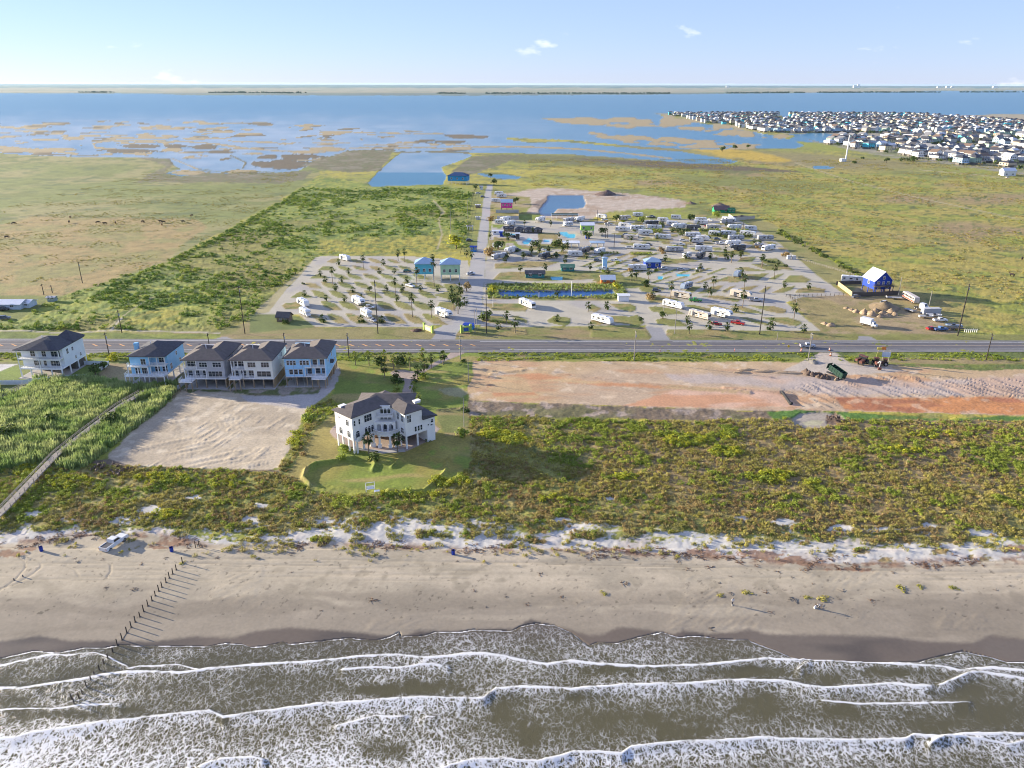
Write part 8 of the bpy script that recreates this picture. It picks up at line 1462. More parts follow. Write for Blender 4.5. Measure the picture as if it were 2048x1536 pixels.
barn('garden_shed', 'brown shed with a dark gable roof at the left corner of the park', G(*K1(297, 688)), rad(-8), 5.5, 4, 2.3, 1.6, mat('brown_siding', (.22, .16, .11)), SHNG, 0, 'x', [('f', -1, 1, .8, .9), ('f', 1.2, 1, .8, .9)], cat='shed')
barn('office', 'lime green office with a white roof beside the main park road', G(*K5(1690, 800)), rad(0), 8.8, 8, 3.6, 1.2, LIME, MET, 3.2, 'x', [('f', -2.6, 4.2, 1.1, 1.4), ('f', 2.6, 4.2, 1.1, 1.4)], True, postm=GRY, cat='building')
barn('pink_house', 'pink house on tall dark stilts with a blue and white roof', G(*K5(828, 560)), rad(0), 9, 9, 4.4, 1.8, PINK, METB, 3.8, 'x', [('f', -2.8, 5.6, 1.1, 1.3), ('f', 0, 5.6, 1.1, 1.3), ('f', 2.8, 5.6, 1.1, 1.3)], True, postm=mat('dark_stilt', (.10, .05, .08)))
barn('bay_house', 'bright blue house with a dark blue roof beside the inlet', G(*K5(310, 255)), rad(-12), 20, 11, 5, 3.0, mat('sky_blue_siding', (.03, .28, .58), rough=.6), mat('navy_roof', (.02, .06, .16)), 3.2, 'x', [('f', -6, 5, 1.4, 1.6), ('f', 0, 5, 1.4, 1.6), ('f', 6, 5, 1.4, 1.6)], True, True)
for K, x_, y_, W_, D_, hw, rh, wl_, rf_, nm, lb, ax, hp in ((K5, 1520, 935, 10, 7, .5, 1.9, WHT, MET, 'pavilion', 'white open pavilion with a pale hip roof above the palm row', 'x', True), (K5, 1800, 935, 8.5, 6.5, .5, 1.7, WHT, METB, 'pavilion', 'smaller white pavilion with a blue roof beside the main road', 'x', True), (K5, 1450, 630, 20, 6, .7, .7, mat('dark_green_wall', (.03, .07, .06)), mat('grey_metal_roof', (.45, .50, .54), metal=.3, rough=.4), 'carport', 'long dark carport with a grey metal roof below the dug pond', 'x', False),
    (K5, 960, 778, 6, 4.5, 2.2, 1.5, DARK, SHNG, 'cabana', 'dark roofed cabana left in the row above the pools', 'x', True), (K5, 1060, 782, 6, 4.5, 2.2, 1.5, DARK, SHNG, 'cabana', 'second dark roofed cabana in the row above the pools', 'x', True), (K5, 1160, 784, 6, 4.5, 2.2, 1.5, DARK, SHNG, 'cabana', 'third dark roofed cabana in the row above the pools', 'x', True), (K5, 850, 765, 7, 3.5, 2.2, 1, mat('brown_siding', (.22, .16, .11)), SHNG, 'cabana', 'low brown roofed bath house left of the cabanas', 'x', False), (K5, 730, 800, 7, 4, 2.4, .4, WHT, MET, 'pool_house', 'flat white pool house at the left of the pools', 'x', False), (K5, 775, 825, 2.8, 2.4, 3, .3, ROY, ROY, 'slide_tower', 'small bright blue block beside the left pool', 'x', False), (K5, 945, 855, 2.4, 2.2, 4, .4, DARK, MET, 'slide_tower', 'dark tower with a white top at the lazy river', 'x', False), (K5, 1698, 845, 2.8, 2.4, 2.8, .3, ROY, ROY, 'slide_tower', 'bright blue tank shaped block below the lime green office', 'x', False), (K5, 470, 985, 3.6, 3.2, 3, .4, mat('blue_shed', (.04, .22, .55)), ROY, 'blue_shed', 'bright blue shed beside the side road near the golden tree', 'x', False),
    (K5, 430, 755, 3.8, 3.2, .4, .4, DARK, MET, 'carport', 'white roofed carport beside the side road', 'x', False), (K5, 518, 512, 4, 3, 2.2, .3, mat('brown_siding', (.22, .16, .11)), WHT, 'shed', 'dark shed with a white top by the side road fence', 'x', False), (K5, 517, 642, 2.8, 2.6, 2, .3, GRY, WHT, 'shed', 'small grey shed on the grass strip of the side road', 'x', False), (K5, 553, 318, 3, 2.6, 3, .4, WHT, GRY, 'shed', 'small white shed near the far end of the side road', 'x', False),
    (K2, 1650, 652, 5, 3.5, 2.8, .4, TRIM, WHT, 'pump_house', 'white and black pump house at the right end of the narrow pond', 'x', False), (K2, 1480, 460, 7, 5.5, 2.4, 1.6, mat('orange_wall', (.60, .16, .03)), WHT, 'snack_bar', 'orange walled building with a white roof behind the narrow pond', 'x', False), (K2, 1960, 290, 8.5, 7, 3.4, 1.9, ROY, METB, 'clubhouse', 'dark blue clubhouse with a light blue roof in the middle of the park', 'y', True), (K2, 1450, 300, 2.4, 2.4, 5.5, .6, LBL, METB, 'slide_tower', 'slender light blue tower left of the clubhouse', 'x', True), (K2, 700, 400, 10, 5, 2.4, 1.2, mat('teal_wall', (.05, .22, .22)), SHNG, 'bath_house', 'long low dark building above the narrow pond', 'x', False), (K2, 1050, 330, 7, 5, 2.4, 1.2, mat('teal_wall', (.05, .22, .22)), mat('green_roof', (.10, .22, .14)), 'bath_house', 'green roofed building left of the clubhouse', 'x', False),
    (K6, 1440, 225, 12, 8, 2.6, 2.4, mat('green_tarp', (.02, .25, .12)), mat('rust_roof', (.16, .10, .10)), 'green_barn', 'green barn with a rusty roof in the junk yard above the park', 'x', False), (K6, 1545, 232, 5, 4.5, 2.4, 1.2, mat('green_tarp', (.02, .25, .12)), mat('green_roof2', (.03, .15, .07)), 'shed', 'small dark green shed right of the green barn', 'x', False), (KF, 80, 222, 15, 8, 2.4, 1.2, mat('pale_metal_wall', (.55, .62, .68)), MET, 'metal_building', 'long white metal building in the meadow at the left edge', 'x', False), (KF, 222, 215, 6, 6, 2.2, 1.0, mat('pale_metal_wall', (.55, .62, .68)), MET, 'metal_building', 'smaller metal roofed wing right of the long metal building', 'x', False), (KF, 432, 172, 3.4, 2.6, 2, .3, mat('grey_green_shed', (.30, .36, .36)), GRY, 'shed', 'small grey green shed in the meadow', 'x', False),
    (KT, 1955, 578, 14, 9, 5.5, 3, WHT, MET, 'cottage', 'white cottage standing alone by the road at the right edge of the far field', 'x', False)):
    rz_ = rad({'K': 0}.get('x', 0)); o = barn(nm, lb, G(*K(x_, y_)), 0, W_, D_, hw, rh, wl_, rf_, 0.0 if nm not in ('pavilion', 'carport', 'clubhouse') else (0.0 if nm == 'clubhouse' else 2.6), ax, [('f', -W_*.25, 1.2, min(1.6, W_*.2), 1.4), ('f', W_*.25, 1.2, min(1.6, W_*.2), 1.4)] if nm not in ('carport', 'pavilion', 'pump_house', 'slide_tower') else [], nm in ('pavilion', 'carport'), hp, cat='building')
    if nm in ('pavilion', 'carport'): o.children[0].scale = (1, 1, .18 if nm == 'pavilion' else .3); o.children[0].location = (0, 0, (2.6+hw)*(1-(.18 if nm == 'pavilion' else .3))*1.0-0.0); o.children[1].location = (0, 0, 0)
# entrance signs
def sign_wall(K, a, b, h, label, m, panel=None):
    A, B = Vector((*G(*K(*a)), 0)), Vector((*G(*K(*b)), 0)); d = B-A; L_ = d.length; o = thing('entrance_sign', label, 'sign', ((A.x+B.x)/2, (A.y+B.y)/2, 0), math.atan2(d.y, d.x), 'entrance signs of the holiday park'); g = MB(); g.box((0, 0, h/2+.2), (L_-1.2, .4, h)); g.build('board', m, o)
    for s in (-1, 1): g = MB(); g.box((s*(L_/2-.35), 0, (h+.7)/2), (.75, .75, h+.7)).box((s*(L_/2-.35), 0, h+.8), (.95, .95, .2)); g.build('pillar', mat('sign_green', (.36, .48, .10)), o)
    g = MB(); g.box((0, -.215, h*.55), ((L_-1.2)*.6, .03, h*.55)); g.build('panel', panel, o); return o
o = sign_wall(KN, (900, 700), (1030, 752), 2.2, 'yellow green sign wall left of the park entrance', mat('sign_yellow', (.62, .60, .28)), mat('sign_cream', (.70, .68, .50))); sign_wall(KN, (1420, 752), (1575, 735), 2.6, 'green sign wall with a blue panel right of the park entrance', mat('sign_lime', (.36, .50, .12)), mat('sign_blue', (.03, .10, .35)))
barn('kiosk', 'bright blue kiosk behind the green entrance sign', G(*KN(1545, 690)), rad(-15), 3.8, 2.8, 2.1, .3, mat('blue_shed', (.04, .22, .55)), ROY, 0, 'x', [], cat='kiosk')
# villa garden seat
o = thing('garden_swing', 'white garden swing under an arch at the edge of the villa lawn', 'swing', (*G(*KM(752, 1425)), 0.3), .3); g = MB()
for s in (-1, 1): g.tube((s*1.1, -.5, 0), (s*1.1, 0, 2.3), .07, n=5).tube((s*1.1, .5, 0), (s*1.1, 0, 2.3), .07, n=5)
g.tube((-1.2, 0, 2.3), (1.2, 0, 2.3), .08, n=5); g.build('frame', TRIM, o); g = MB(); g.bb(-.9, .9, -.3, .3, .5, .6); g.build('seat', TRIM, o); g = MB(); g.bb(-.9, .9, .28, .34, .6, 1.2); g.build('backrest', TRIM, o)
o = thing('garden_table', 'low white table beside the garden swing', 'table', (*G(*KM(805, 1440)), 0.3), .2); g = MB(); g.bb(-.7, .7, -.4, .4, .45, .52); g.build('top', TRIM, o)
for sx in (-1, 1):
    for sy in (-1, 1): g = MB(); g.tube((sx*.6, sy*.3, 0), (sx*.6, sy*.3, .45), .04, n=5); g.build('leg', TRIM, o)
# ------------------------------------------------------------------ building site
RED = mat('rusty_red_paint', (.15, .06, .045), rough=.6, var=.25); CABG = AUTOG
o = thing('dump_body', 'dark green dump container on wheels tipped beside the dirt pile', 'dump trailer', (*G(*KE(560, 585)), .05), rad(118)); g = MB(); W_, L_, h = 2.3, 6.2, 1.3
g.bb(-L_/2, L_/2, -W_/2, W_/2, 1.0, 1.12).bb(-L_/2, L_/2, -W_/2, -W_/2+.1, 1.12, 1.0+h+.8).bb(-L_/2, L_/2, W_/2-.1, W_/2, 1.12, 1.0+h+.8).bb(-L_/2, -L_/2+.1, -W_/2, W_/2, 1.12, 1.0+h+.8)
for i in range(7): g.bb(-L_/2+.3+i*1.1, -L_/2+.42+i*1.1, -W_/2-.07, W_/2+.07, 1.0, 1.0+h+.7)
b_ = g.build('body', mat('dump_green', (.015, .05, .035), var=.2), o); b_.rotation_euler = (0, rad(-14), 0); b_.location = (0, 0, .35); g = MB(); g.bb(-L_/2+.1, L_/2+.8, -.5, .5, .55, .8); g.build('chassis', mat('chassis', (.03, .03, .03)), o); wheels(o, (-2.6, -1.5), 1.05, .5)
def tractor(K, x_, y_, rz, label, s=1.0, boom=False):
    o = thing('tractor', label, 'tractor', (*G(*K(x_, y_)), .03), rz, 'red machines beside the billboard'); g = rounded([(.2, .7), (2.4, .7), (2.4, 1.5), (.2, 1.6)], .55, .1); g.build('bonnet', RED, o); g = rounded([(-1.0, .8), (.3, .8), (.2, 2.5), (-.9, 2.5)], .75, .1); g.build('cab', CABG, o); g = MB(); g.bb(-1.1, .35, -.85, .85, 2.5, 2.62); g.build('cab_roof', RED, o); g = MB(); g.bb(-1.3, 2.3, -.4, .4, .5, .8); g.build('chassis', mat('chassis', (.03, .03, .03)), o)
    g = MB(); g.tube((1.6, .3, 1.5), (1.6, .3, 2.3), .06, n=6); g.build('exhaust', mat('chassis', (.03, .03, .03)), o)
    wheels(o, (-.7,), .95, .8); wheels(o, (1.9,), .8, .5)
    if boom:
        g = MB(); g.box((2.7, 0, 2.0), (3.2, .25, .3), 0, 0, rad(-35)).box((4.4, 0, 1.9), (.25, .25, 2.2), 0, 0, rad(15)); g.build('boom', mat('boom_white', (.6, .58, .55)), o); g = MB(); g.extr([(4.1, .2), (5.0, .2), (4.9, .9), (4.2, 1.0)], -.5, .5, 'y') if False else g.bb(4.2, 5.0, -.5, .5, .2, .9); g.build('bucket', RED, o)
    o.scale = (s, s, s); return o
tractor(KE, 1000, 375, rad(-140), 'red tractor in front of its rusty twin beside the billboard', 1.1); tractor(KE, 945, 340, rad(-150), 'rusty red tractor furthest left on the grass edge', 1.0); tractor(KE, 1190, 400, rad(-100), 'red excavator with a pale boom under the billboard', 1.1, True); tractor(KE, 1310, 400, rad(160), 'red machine right under the billboard', 1.0)
o = thing('billboard', 'billboard with white and yellow panels and an orange topper at the highway edge', 'billboard', (*G(*KE(1290, 370)), 0), rad(-12)); 
for i, (x_, z_, w_, h_, c_, nm) in enumerate(((-1.0, 3.3, 2.6, 1.5, (.62, .60, .10), 'yellow_panel'), (.9, 3.6, 2.9, 1.9, (.58, .66, .70), 'white_panel'), (-1.8, 5.7, 1.6, .9, (.66, .55, .12), 'yellow_topper'), (-.3, 5.9, 1.5, 1.1, (.62, .22, .05), 'orange_topper'))):
    g = MB(); g.bb(x_-w_/2, x_+w_/2, -.08-.02*i, .05+.01*i, z_-h_/2, z_+h_/2); g.build(nm, mat('board_'+nm, c_, var=.1), o)
for x_ in (-2.0, 0, 2.1): g = MB(); g.tube((x_, .16, 0), (x_, .16, 6.2 if x_ < 1 else 5.2), .12, n=6); g.build('post', GWOOD, o)
for x_, y_, lb in ((465, 172, 'orange traffic barrel right of the building site track'), (480, 250, 'white and orange barrel lying deeper in the track mouth'), (20, 180, 'orange traffic barrel left of the building site track')):
    o = thing('traffic_barrel', lb, 'traffic barrel', (*G(*KE(x_, y_)), .05), 0, 'traffic barrels at the building site'); g = MB(); g.tube((0, 0, .1), (0, 0, 1.2), .33, .25, 10); g.build('barrel', mat('safety_orange', (.50, .12, .03)), o); g = MB(); g.tube((0, 0, .45), (0, 0, .6), .325, .315, 10, False).tube((0, 0, .8), (0, 0, .95), .30, .285, 10, False); g.build('reflective_band', TRIM, o); g = MB(); g.tube((0, 0, 0), (0, 0, .1), .45, n=10); g.build('base', TYRE, o)
for (px_, py_, lb) in ((1320, 703.5, 'small red marker post on the highway shoulder above the building site'), (1469, 703, 'second small red marker post on the highway shoulder'), (1468, 703.5, '')): 
    if lb: o = thing('marker_post', lb, 'marker', (*G(px_, py_), .1)); g = MB(); g.tube((0, 0, 0), (0, 0, 1.1), .12, n=6); g.build('post', mat('marker_red', (.5, .10, .06)), o); g = MB(); g.tube((0, 0, .8), (0, 0, 1.0), .135, n=6); g.build('reflector', TRIM, o)
o = thing('warning_sign', 'yellow warning sign on the shoulder left of the building site track', 'sign', (*G(*KC(435, 150)), 0)); g = MB(); g.tube((0, 0, 0), (0, 0, 2.2), .05, n=5); g.build('post', GWOOD, o); g = MB(); g.box((0, -.08, 2.4), (.85, .05, .85), 0, 0, rad(45)); g.build('panel', mat('sign_amber', (.70, .45, .03)), o)
o = thing('culvert', 'black drain pipe lying on the slope of the dug site', 'pipe', (0, 0, 0)); a, b = G(*KC(395, 430)), G(*KC(450, 505)); g = MB(); g.tube((*a, .5), (*b, .3), .45, n=10, cap=False); g.build('pipe', mat('black_pipe', (.03, .03, .03)), o); g = MB(); g.tube((*b, .3), (b[0]+.3, b[1]-.6, .28), .62, n=10); g.build('end_collar', mat('black_pipe', (.03, .03, .03)), o)
# heaps: rubble and earth mounds (each its own thing)
def heap(K, x_, y_, r, h, label, c, nm='earth_mound', cat='mound', n=9, group=None):
    key = ('HP', round(r/h, 1), n, len(label) % 3); r_ = random.Random(hash(key) % 999 if False else int(x_*7+y_)); X_, Y_ = G(*K(x_, y_)); ns = 14; V_ = []; rings = 5
    for i in range(rings):
        t = i/(rings-1)
        for j in range(ns):
            a = 6.2832*j/ns; q = (1-t)*r*(1+.25*(r_.random()-.5)*2); V_.append((q*math.cos(a), q*math.sin(a)*.8, h*(t**.8)*(1+.3*(r_.random()-.5))-.1*(i == 0)*3))
    g = MB(); g.poly(V_, [(i*ns+j, i*ns+(j+1) % ns, (i+1)*ns+(j+1) % ns, (i+1)*ns+j) for i in range(rings-1) for j in range(ns)]+[tuple((rings-1)*ns+j for j in range(ns))])
    me = g.mesh(nm, True)
    if cat == 'brush':
        me = leaf_ball(int(x_), 260, r, h*.6, .28, 14); 
    o = link_mesh(nm, me, mat('earth_'+nm+str(c), c, var=.3, vscale=.8, bump=.15, bscale=2)); o.location = (X_, Y_, -.05); o.rotation_euler = (0, 0, r_.uniform(0, 6)); tag(o, label, cat, group); return o
EA = (.33, .24, .15); DB = (.13, .09, .065)
for i, (x_, y_, r, h) in enumerate(((560, 575, 1.6, 1.0), (600, 590, 2.0, 1.0), (640, 605, 2.2, 1.6), (705, 615, 3.0, 2.2), (765, 630, 3.0, 2.4), (800, 600, 2.2, 1.6), (860, 620, 2.4, 1.7), (880, 600, 2.2, 1.5), (930, 610, 2.6, 2.0), (900, 640, 2.2, 1.5), (960, 630, 2.0, 1.6), (840, 645, 2.0, 1.3))):
    heap(K4, x_, y_, r, h, f'sandy heap, {ORD[i]} from the left in the cluster behind the box truck', EA, group='sandy heaps behind the box truck')
heap(K4, 880, 575, 9, 3.4, 'long dark earth mound behind the sandy heaps', (.20, .15, .09)); heap(K4, 430, 718, 2.6, 1.4, 'lone sandy heap left of the box truck', EA); heap(K4, 375, 705, 2.0, 1.0, 'low sandy heap near the highway corner of the park', EA)
for i, (x_, y_, r, h) in enumerate(((90, 530, 2.2, 2.0), (130, 545, 2.0, 1.7), (190, 560, 1.8, 1.5), (240, 560, 1.8, 1.3), (290, 590, 1.6, 1.1), (350, 600, 1.7, 1.2), (430, 605, 1.7, 1.2), (390, 570, 1.8, 1.0), (300, 545, 2.0, 1.1))):
    heap(KE, x_, y_, r, h, f'dark clod of dug soil, {ORD[i]} from the left in the pile by the dump container', DB, 'soil_clod', 'soil', group='dug soil pile beside the dump container')
heap(KE, 570, 625, 1.3, .9, 'pale clod at the wheels of the dump container', EA); heap(KE, 210, 350, 2.6, 1.0, 'heap of grey rubble at the foot of the pale pole', (.22, .20, .17), 'rubble_heap', 'rubble'); 
for x_, y_, r, lb in ((120, 292, 2.2, 'curved bank of sand at the left end of the spoil'), (170, 275, 3.0, 'low bank of spoil next to the curved bank'), (300, 283, 4.0, 'middle of the long low spoil bank'), (440, 293, 4.0, 'right part of the long low spoil bank left of the soil pile')):
    o = heap(KC, x_, y_, r, .7, lb, (.40, .29, .18), 'spoil_bank'); o.scale = (1.9, .5, 1); o.rotation_euler = (0, 0, -.05)

heap(KL, 620, 870, 6, 1.8, 'grey brown brush pile at the lower left corner of the dirt lot', (.16, .12, .09), 'brush_pile', 'brush'); heap(KL, 700, 890, 5, 1.3, 'smaller brush pile right of the corner pile', (.16, .12, .09), 'brush_pile', 'brush'); heap(KC, 765, 610, 4.5, 1.2, 'dark brush pile on the rim of the round pan', (.13, .09, .07), 'brush_pile', 'brush'); heap(K6, 280, 45, 9, 4, 'dark dirt heap behind the dug pond', (.14, .10, .085)); heap(K5, 1900, 375, 10, 4, 'second dark dirt heap right behind the dug pond', (.14, .10, .085)); heap(K6, 1130, 140, 6, 2, 'dark dirt heap at the right end of the bare ground', (.16, .12, .08)); heap(K6, 1430, 170, 8, 3, 'junk heap left of the green barn', (.16, .12, .10)); heap(K6, 1650, 285, 10, 2, 'dark junk heap inside the low wall', (.10, .085, .075)); heap(KN, 800, 715, 3.0, .9, 'dark planting bed beside the yellow green sign wall', (.10, .06, .045), 'flower_bed', 'flower bed')
# ------------------------------------------------------------------ cattle
CW = mat('cow_hide', (.035, .025, .02), rough=.8, var=.3); CB = mat('cow_brown', (.12, .06, .03), rough=.8, var=.3)
def cow_mesh(graze, m):
    J = [(0, 0, 1.02), (.55, 0, 1.05), (.85, 0, 1.12), (1.15, 0, .75 if graze else 1.35), (1.35, 0, .35 if graze else 1.38), (1.55, 0, .22 if graze else 1.25), (-.6, 0, 1.05), (-.82, 0, 1.0), (-.95, 0, .5), (.6, .2, .75), (.62, .2, .4), (.6, .2, .03), (.6, -.2, .75), (.68, -.2, .4), (.7, -.2, .03), (-.65, .2, .75), (-.78, .2, .45), (-.7, .2, .03), (-.65, -.2, .75), (-.74, -.2, .45), (-.62, -.2, .03)]
    E_ = [(0, 1), (1, 2), (2, 3), (3, 4), (4, 5), (0, 6), (6, 7), (7, 8), (1, 9), (9, 10), (10, 11), (1, 12), (12, 13), (13, 14), (6, 15), (15, 16), (16, 17), (6, 18), (18, 19), (19, 20)]
    R_ = [.36, .34, .26, .17, .14, .08, .33, .2, .03, .13, .08, .05, .13, .08, .05, .15, .08, .05, .15, .08, .05]
    me = bpy.data.meshes.new('cow'); me.from_pydata(J, E_, []); b = link_mesh('cow', me); b.modifiers.new('skin', 'SKIN')
    for v, r in zip(me.skin_vertices[0].data, R_): v.radius = (r, r)
    me.skin_vertices[0].data[0].use_root = True; b.modifiers.new('sub', 'SUBSURF').render_levels = 1; dg = bpy.context.evaluated_depsgraph_get(); dg.update(); me2 = bpy.data.meshes.new_from_object(b.evaluated_get(dg)); bpy.data.objects.remove(b); me2.materials.clear(); me2.materials.append(m); me2.polygons.foreach_set('use_smooth', [True]*len(me2.polygons)); return me2
cows = [cow_mesh(True, CW), cow_mesh(False, CW), cow_mesh(True, CB)]
CP = [(KB, 40, 985), (KB, 405, 895), (KB, 412, 868), (KB, 572, 899), (KB, 617, 905), (KB, 677, 900), (KB, 836, 894), (KB, 942, 893), (KB, 948, 910), (KB, 958, 896), (KB, 1072, 894), (KB, 1122, 858), (KB, 80, 905)]
for i, (K, x_, y_) in enumerate(CP):
    o = link_mesh('cow', cows[i % 3]); o.location = (*G(*K(x_, y_)), 0); o.rotation_euler = (0, 0, random.uniform(0, 6.3)); o.scale = (1.35, 1.35, 1.35); tag(o, f'{"brown" if i % 3 == 2 else "black"} cow, {ORD[i]} of the herd on the reddish meadow counted from the corner nearest the hedgeless edge', 'cow', 'cattle in the meadow')
    o['label'] = f'{"brown" if i % 3 == 2 else "black"} cow grazing on the reddish meadow, {ORD[i]} of the herd from the left'
for i, (K, x_, y_, lb) in enumerate(((K4, 2030, 168, 'black cow near the right edge of the golden field, further from the highway'), (K4, 1945, 308, 'black cow in the golden field, nearer the tall pole'))):
    o = link_mesh('cow', cows[i]); o.location = (*G(*K(x_, y_)), 0); o.rotation_euler = (0, 0, 1+i); o.scale = (1.4, 1.4, 1.4); tag(o, lb, 'cow')
# ------------------------------------------------------------------ far town: houses one by one, the rest of the trees as a mass
TOWN = mp_(KT, [(60, 236), (130, 232), (400, 228), (620, 233), (700, 245), (690, 262), (720, 290), (760, 262), (770, 240), (920, 236), (1300, 240), (1700, 262), (2150, 300), (2700, 330), (2700, 560), (2100, 545), (1990, 545), (1700, 525), (1560, 500), (1300, 465), (960, 405), (1010, 378), (1190, 376), (1270, 390), (1290, 350), (1100, 345), (760, 345), (620, 345), (430, 300), (300, 290), (220, 268), (120, 250)])
wc_ = [('white', (.72, .72, .71), .4), ('grey', (.42, .44, .46), .14), ('pale blue', (.40, .55, .66), .12), ('turquoise', (.08, .50, .62), .06), ('tan', (.50, .42, .32), .14), ('pale yellow', (.62, .56, .36), .06), ('pale green', (.35, .48, .38), .08)]
rc_ = [('dark', (.06, .06, .07), .46), ('grey', (.20, .20, .21), .3), ('white', (.62, .63, .65), .09), ('brown', (.17, .12, .09), .15)]
TW = {}
def town_meshes(k, wc, rc):
    key = (k, wc, rc)
    if key in TW: return TW[key]
    r = random.Random(k); W_, D_ = r.uniform(9, 13), r.uniform(10, 15); z0, hw, rh = 3.0, r.choice([3.2, 5.8, 6.2]), r.uniform(2.2, 3.4); g = MB(); g.bb(-W_/2, W_/2, -D_/2, D_/2, z0, z0+hw)
    if k % 2: g.extr([(-W_/2, z0+hw), (W_/2, z0+hw), (0, z0+hw+rh)], -D_/2+.01, D_/2-.01, 'y')
    g.bb(-W_/2-.5, W_/2+.5, -D_/2-2, -D_/2-.01, z0-.3, z0); a = g.mesh('town_wall'); wm = mat('town_wall_'+wc, dict((c[0], c[1]) for c in wc_)[wc], var=.06); a.materials.append(wm)
    g = MB()
    if k % 2: gable(g, -W_/2, W_/2, -D_/2, D_/2, z0+hw+.02, rh, .5)
    else: hip(g, -W_/2, W_/2, -D_/2, D_/2, z0+hw+.02, rh, .6)
    b = g.mesh('town_roof'); b.materials.append(mat('town_roof_'+rc, dict((c[0], c[1]) for c in rc_)[rc], var=.12))
    g = MB(); 
    for fx in (-1, 1):
        for fy in (-1, 0, 1): g.bb(fx*(W_/2-.4)-.25, fx*(W_/2-.4)+.25, fy*(D_/2-.5)-.25, fy*(D_/2-.5)+.25, -.2, z0)
    g.bb(-W_*.3, W_*.4, -D_*.1, D_*.4, 0, z0-.02); c = g.mesh('town_base'); c.materials.append(mat('town_base', (.20, .18, .16)))
    g = MB()
    for lv in range(1 if hw < 4 else 2):
        for i in range(3): u = -W_/2+W_*(i+.5)/3; g.bb(u-.8, u+.8, -D_/2-.05, -D_/2+.05, z0+.7+lv*2.9, z0+2.3+lv*2.9)
        for i in range(3): u = -D_/2+D_*(i+.5)/3; g.bb(-W_/2-.05, -W_/2+.05, u-.7, u+.7, z0+.7+lv*2.9, z0+2.2+lv*2.9)
    d = g.mesh('town_windows'); d.materials.append(GLS); TW[key] = (a, b, c, d); return TW[key]
def pick(lst, r):
    t = r*sum(c[2] for c in lst)
    for c in lst:
        t -= c[2]
        if t <= 0: return c[0]
    return lst[0][0]
xs2, ys2 = [], []
rr = random.Random(5); cand = []
Ytab = 780.0; row = 0
while Ytab < 2700:
    xx = 180+rr.uniform(0, 10)
    while xx < 1900:
        p = P(xx, Ytab)
        if p[0] < 2120: cand.append((xx+rr.uniform(-3, 3), Ytab+rr.uniform(-4, 4)))
        xx += 17.5+rr.uniform(0, 6)
    Ytab += 21 if row % 2 == 0 else 36; row += 1
cand = np.array(cand); a_, b_ = P(cand[:, 0], cand[:, 1]); keep = poly_sd(a_, b_, TOWN) > 0; cand = cand[keep]
streets = (np.abs(((cand[:, 0]*.35+cand[:, 1]*.94) % 260)-130) > 12); dens_ = fbm(cand[:, 0], cand[:, 1], 130, 2, 171); cand = cand[streets & (RNG.rand(len(cand)) < .52+.5*(dens_ > .45))]
cand = cand[np.argsort(np.hypot(cand[:, 0], cand[:, 1]))]
for i, (x_, y_) in enumerate(cand[:300]):
    wc, rc = pick(wc_, rr.random()), pick(rc_, rr.random()); k = rr.randint(0, 7); ms = town_meshes(k, wc, rc)
    o = thing('town_house', f'{wc} stilt house with a {rc} roof in the town across the bay', 'house', (x_, y_, 0), rr.choice([0, 1.57, 3.14, -1.57])+.35, f'{wc} houses with {rc} roofs in the far town')
    for nm, me in zip(('wall', 'roof', 'base', 'windows'), ms):
        q_ = link_mesh(nm, me, None, o)
        if nm == 'windows': q_['kind'] = 'stuff'
rest = cand[300:]; groups_ = {}
mbw, mbr = {}, {}
for (x_, y_) in rest:
    wc, rc = pick(wc_, rr.random()), pick(rc_, rr.random()); W_, D_, hw = rr.uniform(9, 13), rr.uniform(9, 13), rr.choice([6, 8.5, 9]); g = mbw.setdefault(wc, MB()); g.bb(x_-W_/2, x_+W_/2, y_-D_/2, y_+D_/2, 0, hw); g = mbr.setdefault(rc, MB()); hip(g, x_-W_/2, x_+W_/2, y_-D_/2, y_+D_/2, hw+.01, 3, .5)
allm = MB(); mats_ = []
for dct, pre in ((mbw, 'town_wall_'), (mbr, 'town_roof_')):
    for c, g in dct.items():
        mi = len(mats_); mats_.append(mat(pre+c, (.5, .5, .5))); b0 = len(allm.v); allm.v += g.v; allm.f += [tuple(b0+j for j in f) for f in g.f]; allm.m += [mi]*len(g.f)
if allm.v: tag(allm.build('distant_houses', mats_), 'the farthest houses of the town, too small to tell apart, along the open bay', 'houses', kind='stuff')
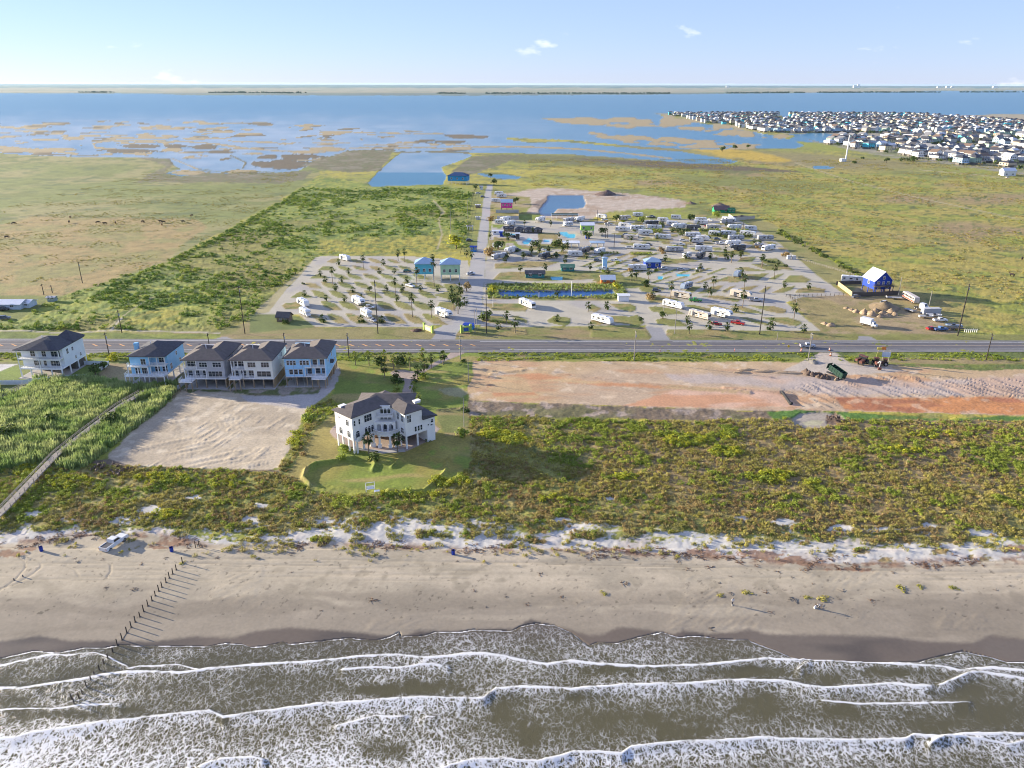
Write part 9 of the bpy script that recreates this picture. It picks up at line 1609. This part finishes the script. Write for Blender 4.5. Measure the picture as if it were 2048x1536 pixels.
x, y = 180+1700*RNG.rand(9000), 780+1900*RNG.rand(9000); a_, b_ = P(x, y); ok = (poly_sd(a_, b_, TOWN) > -1) & (fbm(x, y, 50, 2, 181) > .47) & (a_ < 2120); x, y = x[ok][:2600], y[ok][:2600]
scatter('town_trees', at_ground(x, y), 3.2+4.0*RNG.rand(len(x)), withmat(CL, F_DK), 'dark trees and palms between the houses of the far town', 'trees')
# tree line and far buildings on the other shore
x = RNG.uniform(-6500, 9500, 2600); a_ = 1024+x/9200*1500*.935; yl = np.interp(a_, [-200, 340, 360, 640, 700, 1000, 1290, 1400, 1700, 2200], [8200, 8200, 8150, 8100, 7900, 7900, 8200, 8800, 9800, 11000])
ok = (fbm(x, x*0, 900, 3, 191, 0) > .46) & (a_ > 350); x, yl = x[ok], yl[ok]; y = yl+RNG.rand(len(x))*260
scatter('far_treeline', np.stack([x, y, np.zeros(len(x))], 1), 9+10*RNG.rand(len(x)), withmat(CL, foliage('far_tree', (.03, .06, .03), (.05, .08, .035))), 'dark line of trees along the opposite shore of the bay', 'trees')
for i, (px_, w_, h_) in enumerate(((1454, 40, 45), (1710, 60, 60), (1716, 30, 85), (1990, 70, 50), (1895, 50, 40), (1878, 60, 35), (1905, 40, 45))):
    Y_ = 24000.0; X_ = (px_-1024)/1500*(Y_*_ct); g = MB(); o = thing('far_building', f'pale distant building on the horizon, {ORD[i]} of those across the bay', 'building', (X_, Y_, 0), 0, 'pale buildings on the horizon'); g.bb(-w_, w_, -30, 30, -1, h_); g.build('wall', WHT, o); g = MB(); g.bb(-w_*1.04, w_*1.04, -33, 33, h_, h_*1.08); g.build('roof', GRY, o)
# ------------------------------------------------------------------ haze
hm = bpy.data.materials.new('haze'); N, L = nodes_of(hm); N.remove(N['Principled BSDF'])
pv = N.new('ShaderNodeVolumePrincipled'); pv.inputs['Color'].default_value = (0.58, 0.82, 1.0, 1); pv.inputs['Density'].default_value = 0.000013; pv.inputs['Anisotropy'].default_value = 0.2
L.new(pv.outputs[0], N['Material Output'].inputs['Volume'])
hb = MB(); hb.bb(-58000, 58000, -2500, 56000, -2.5, 104)
tag(hb.build('haze', hm), kind='stuff')
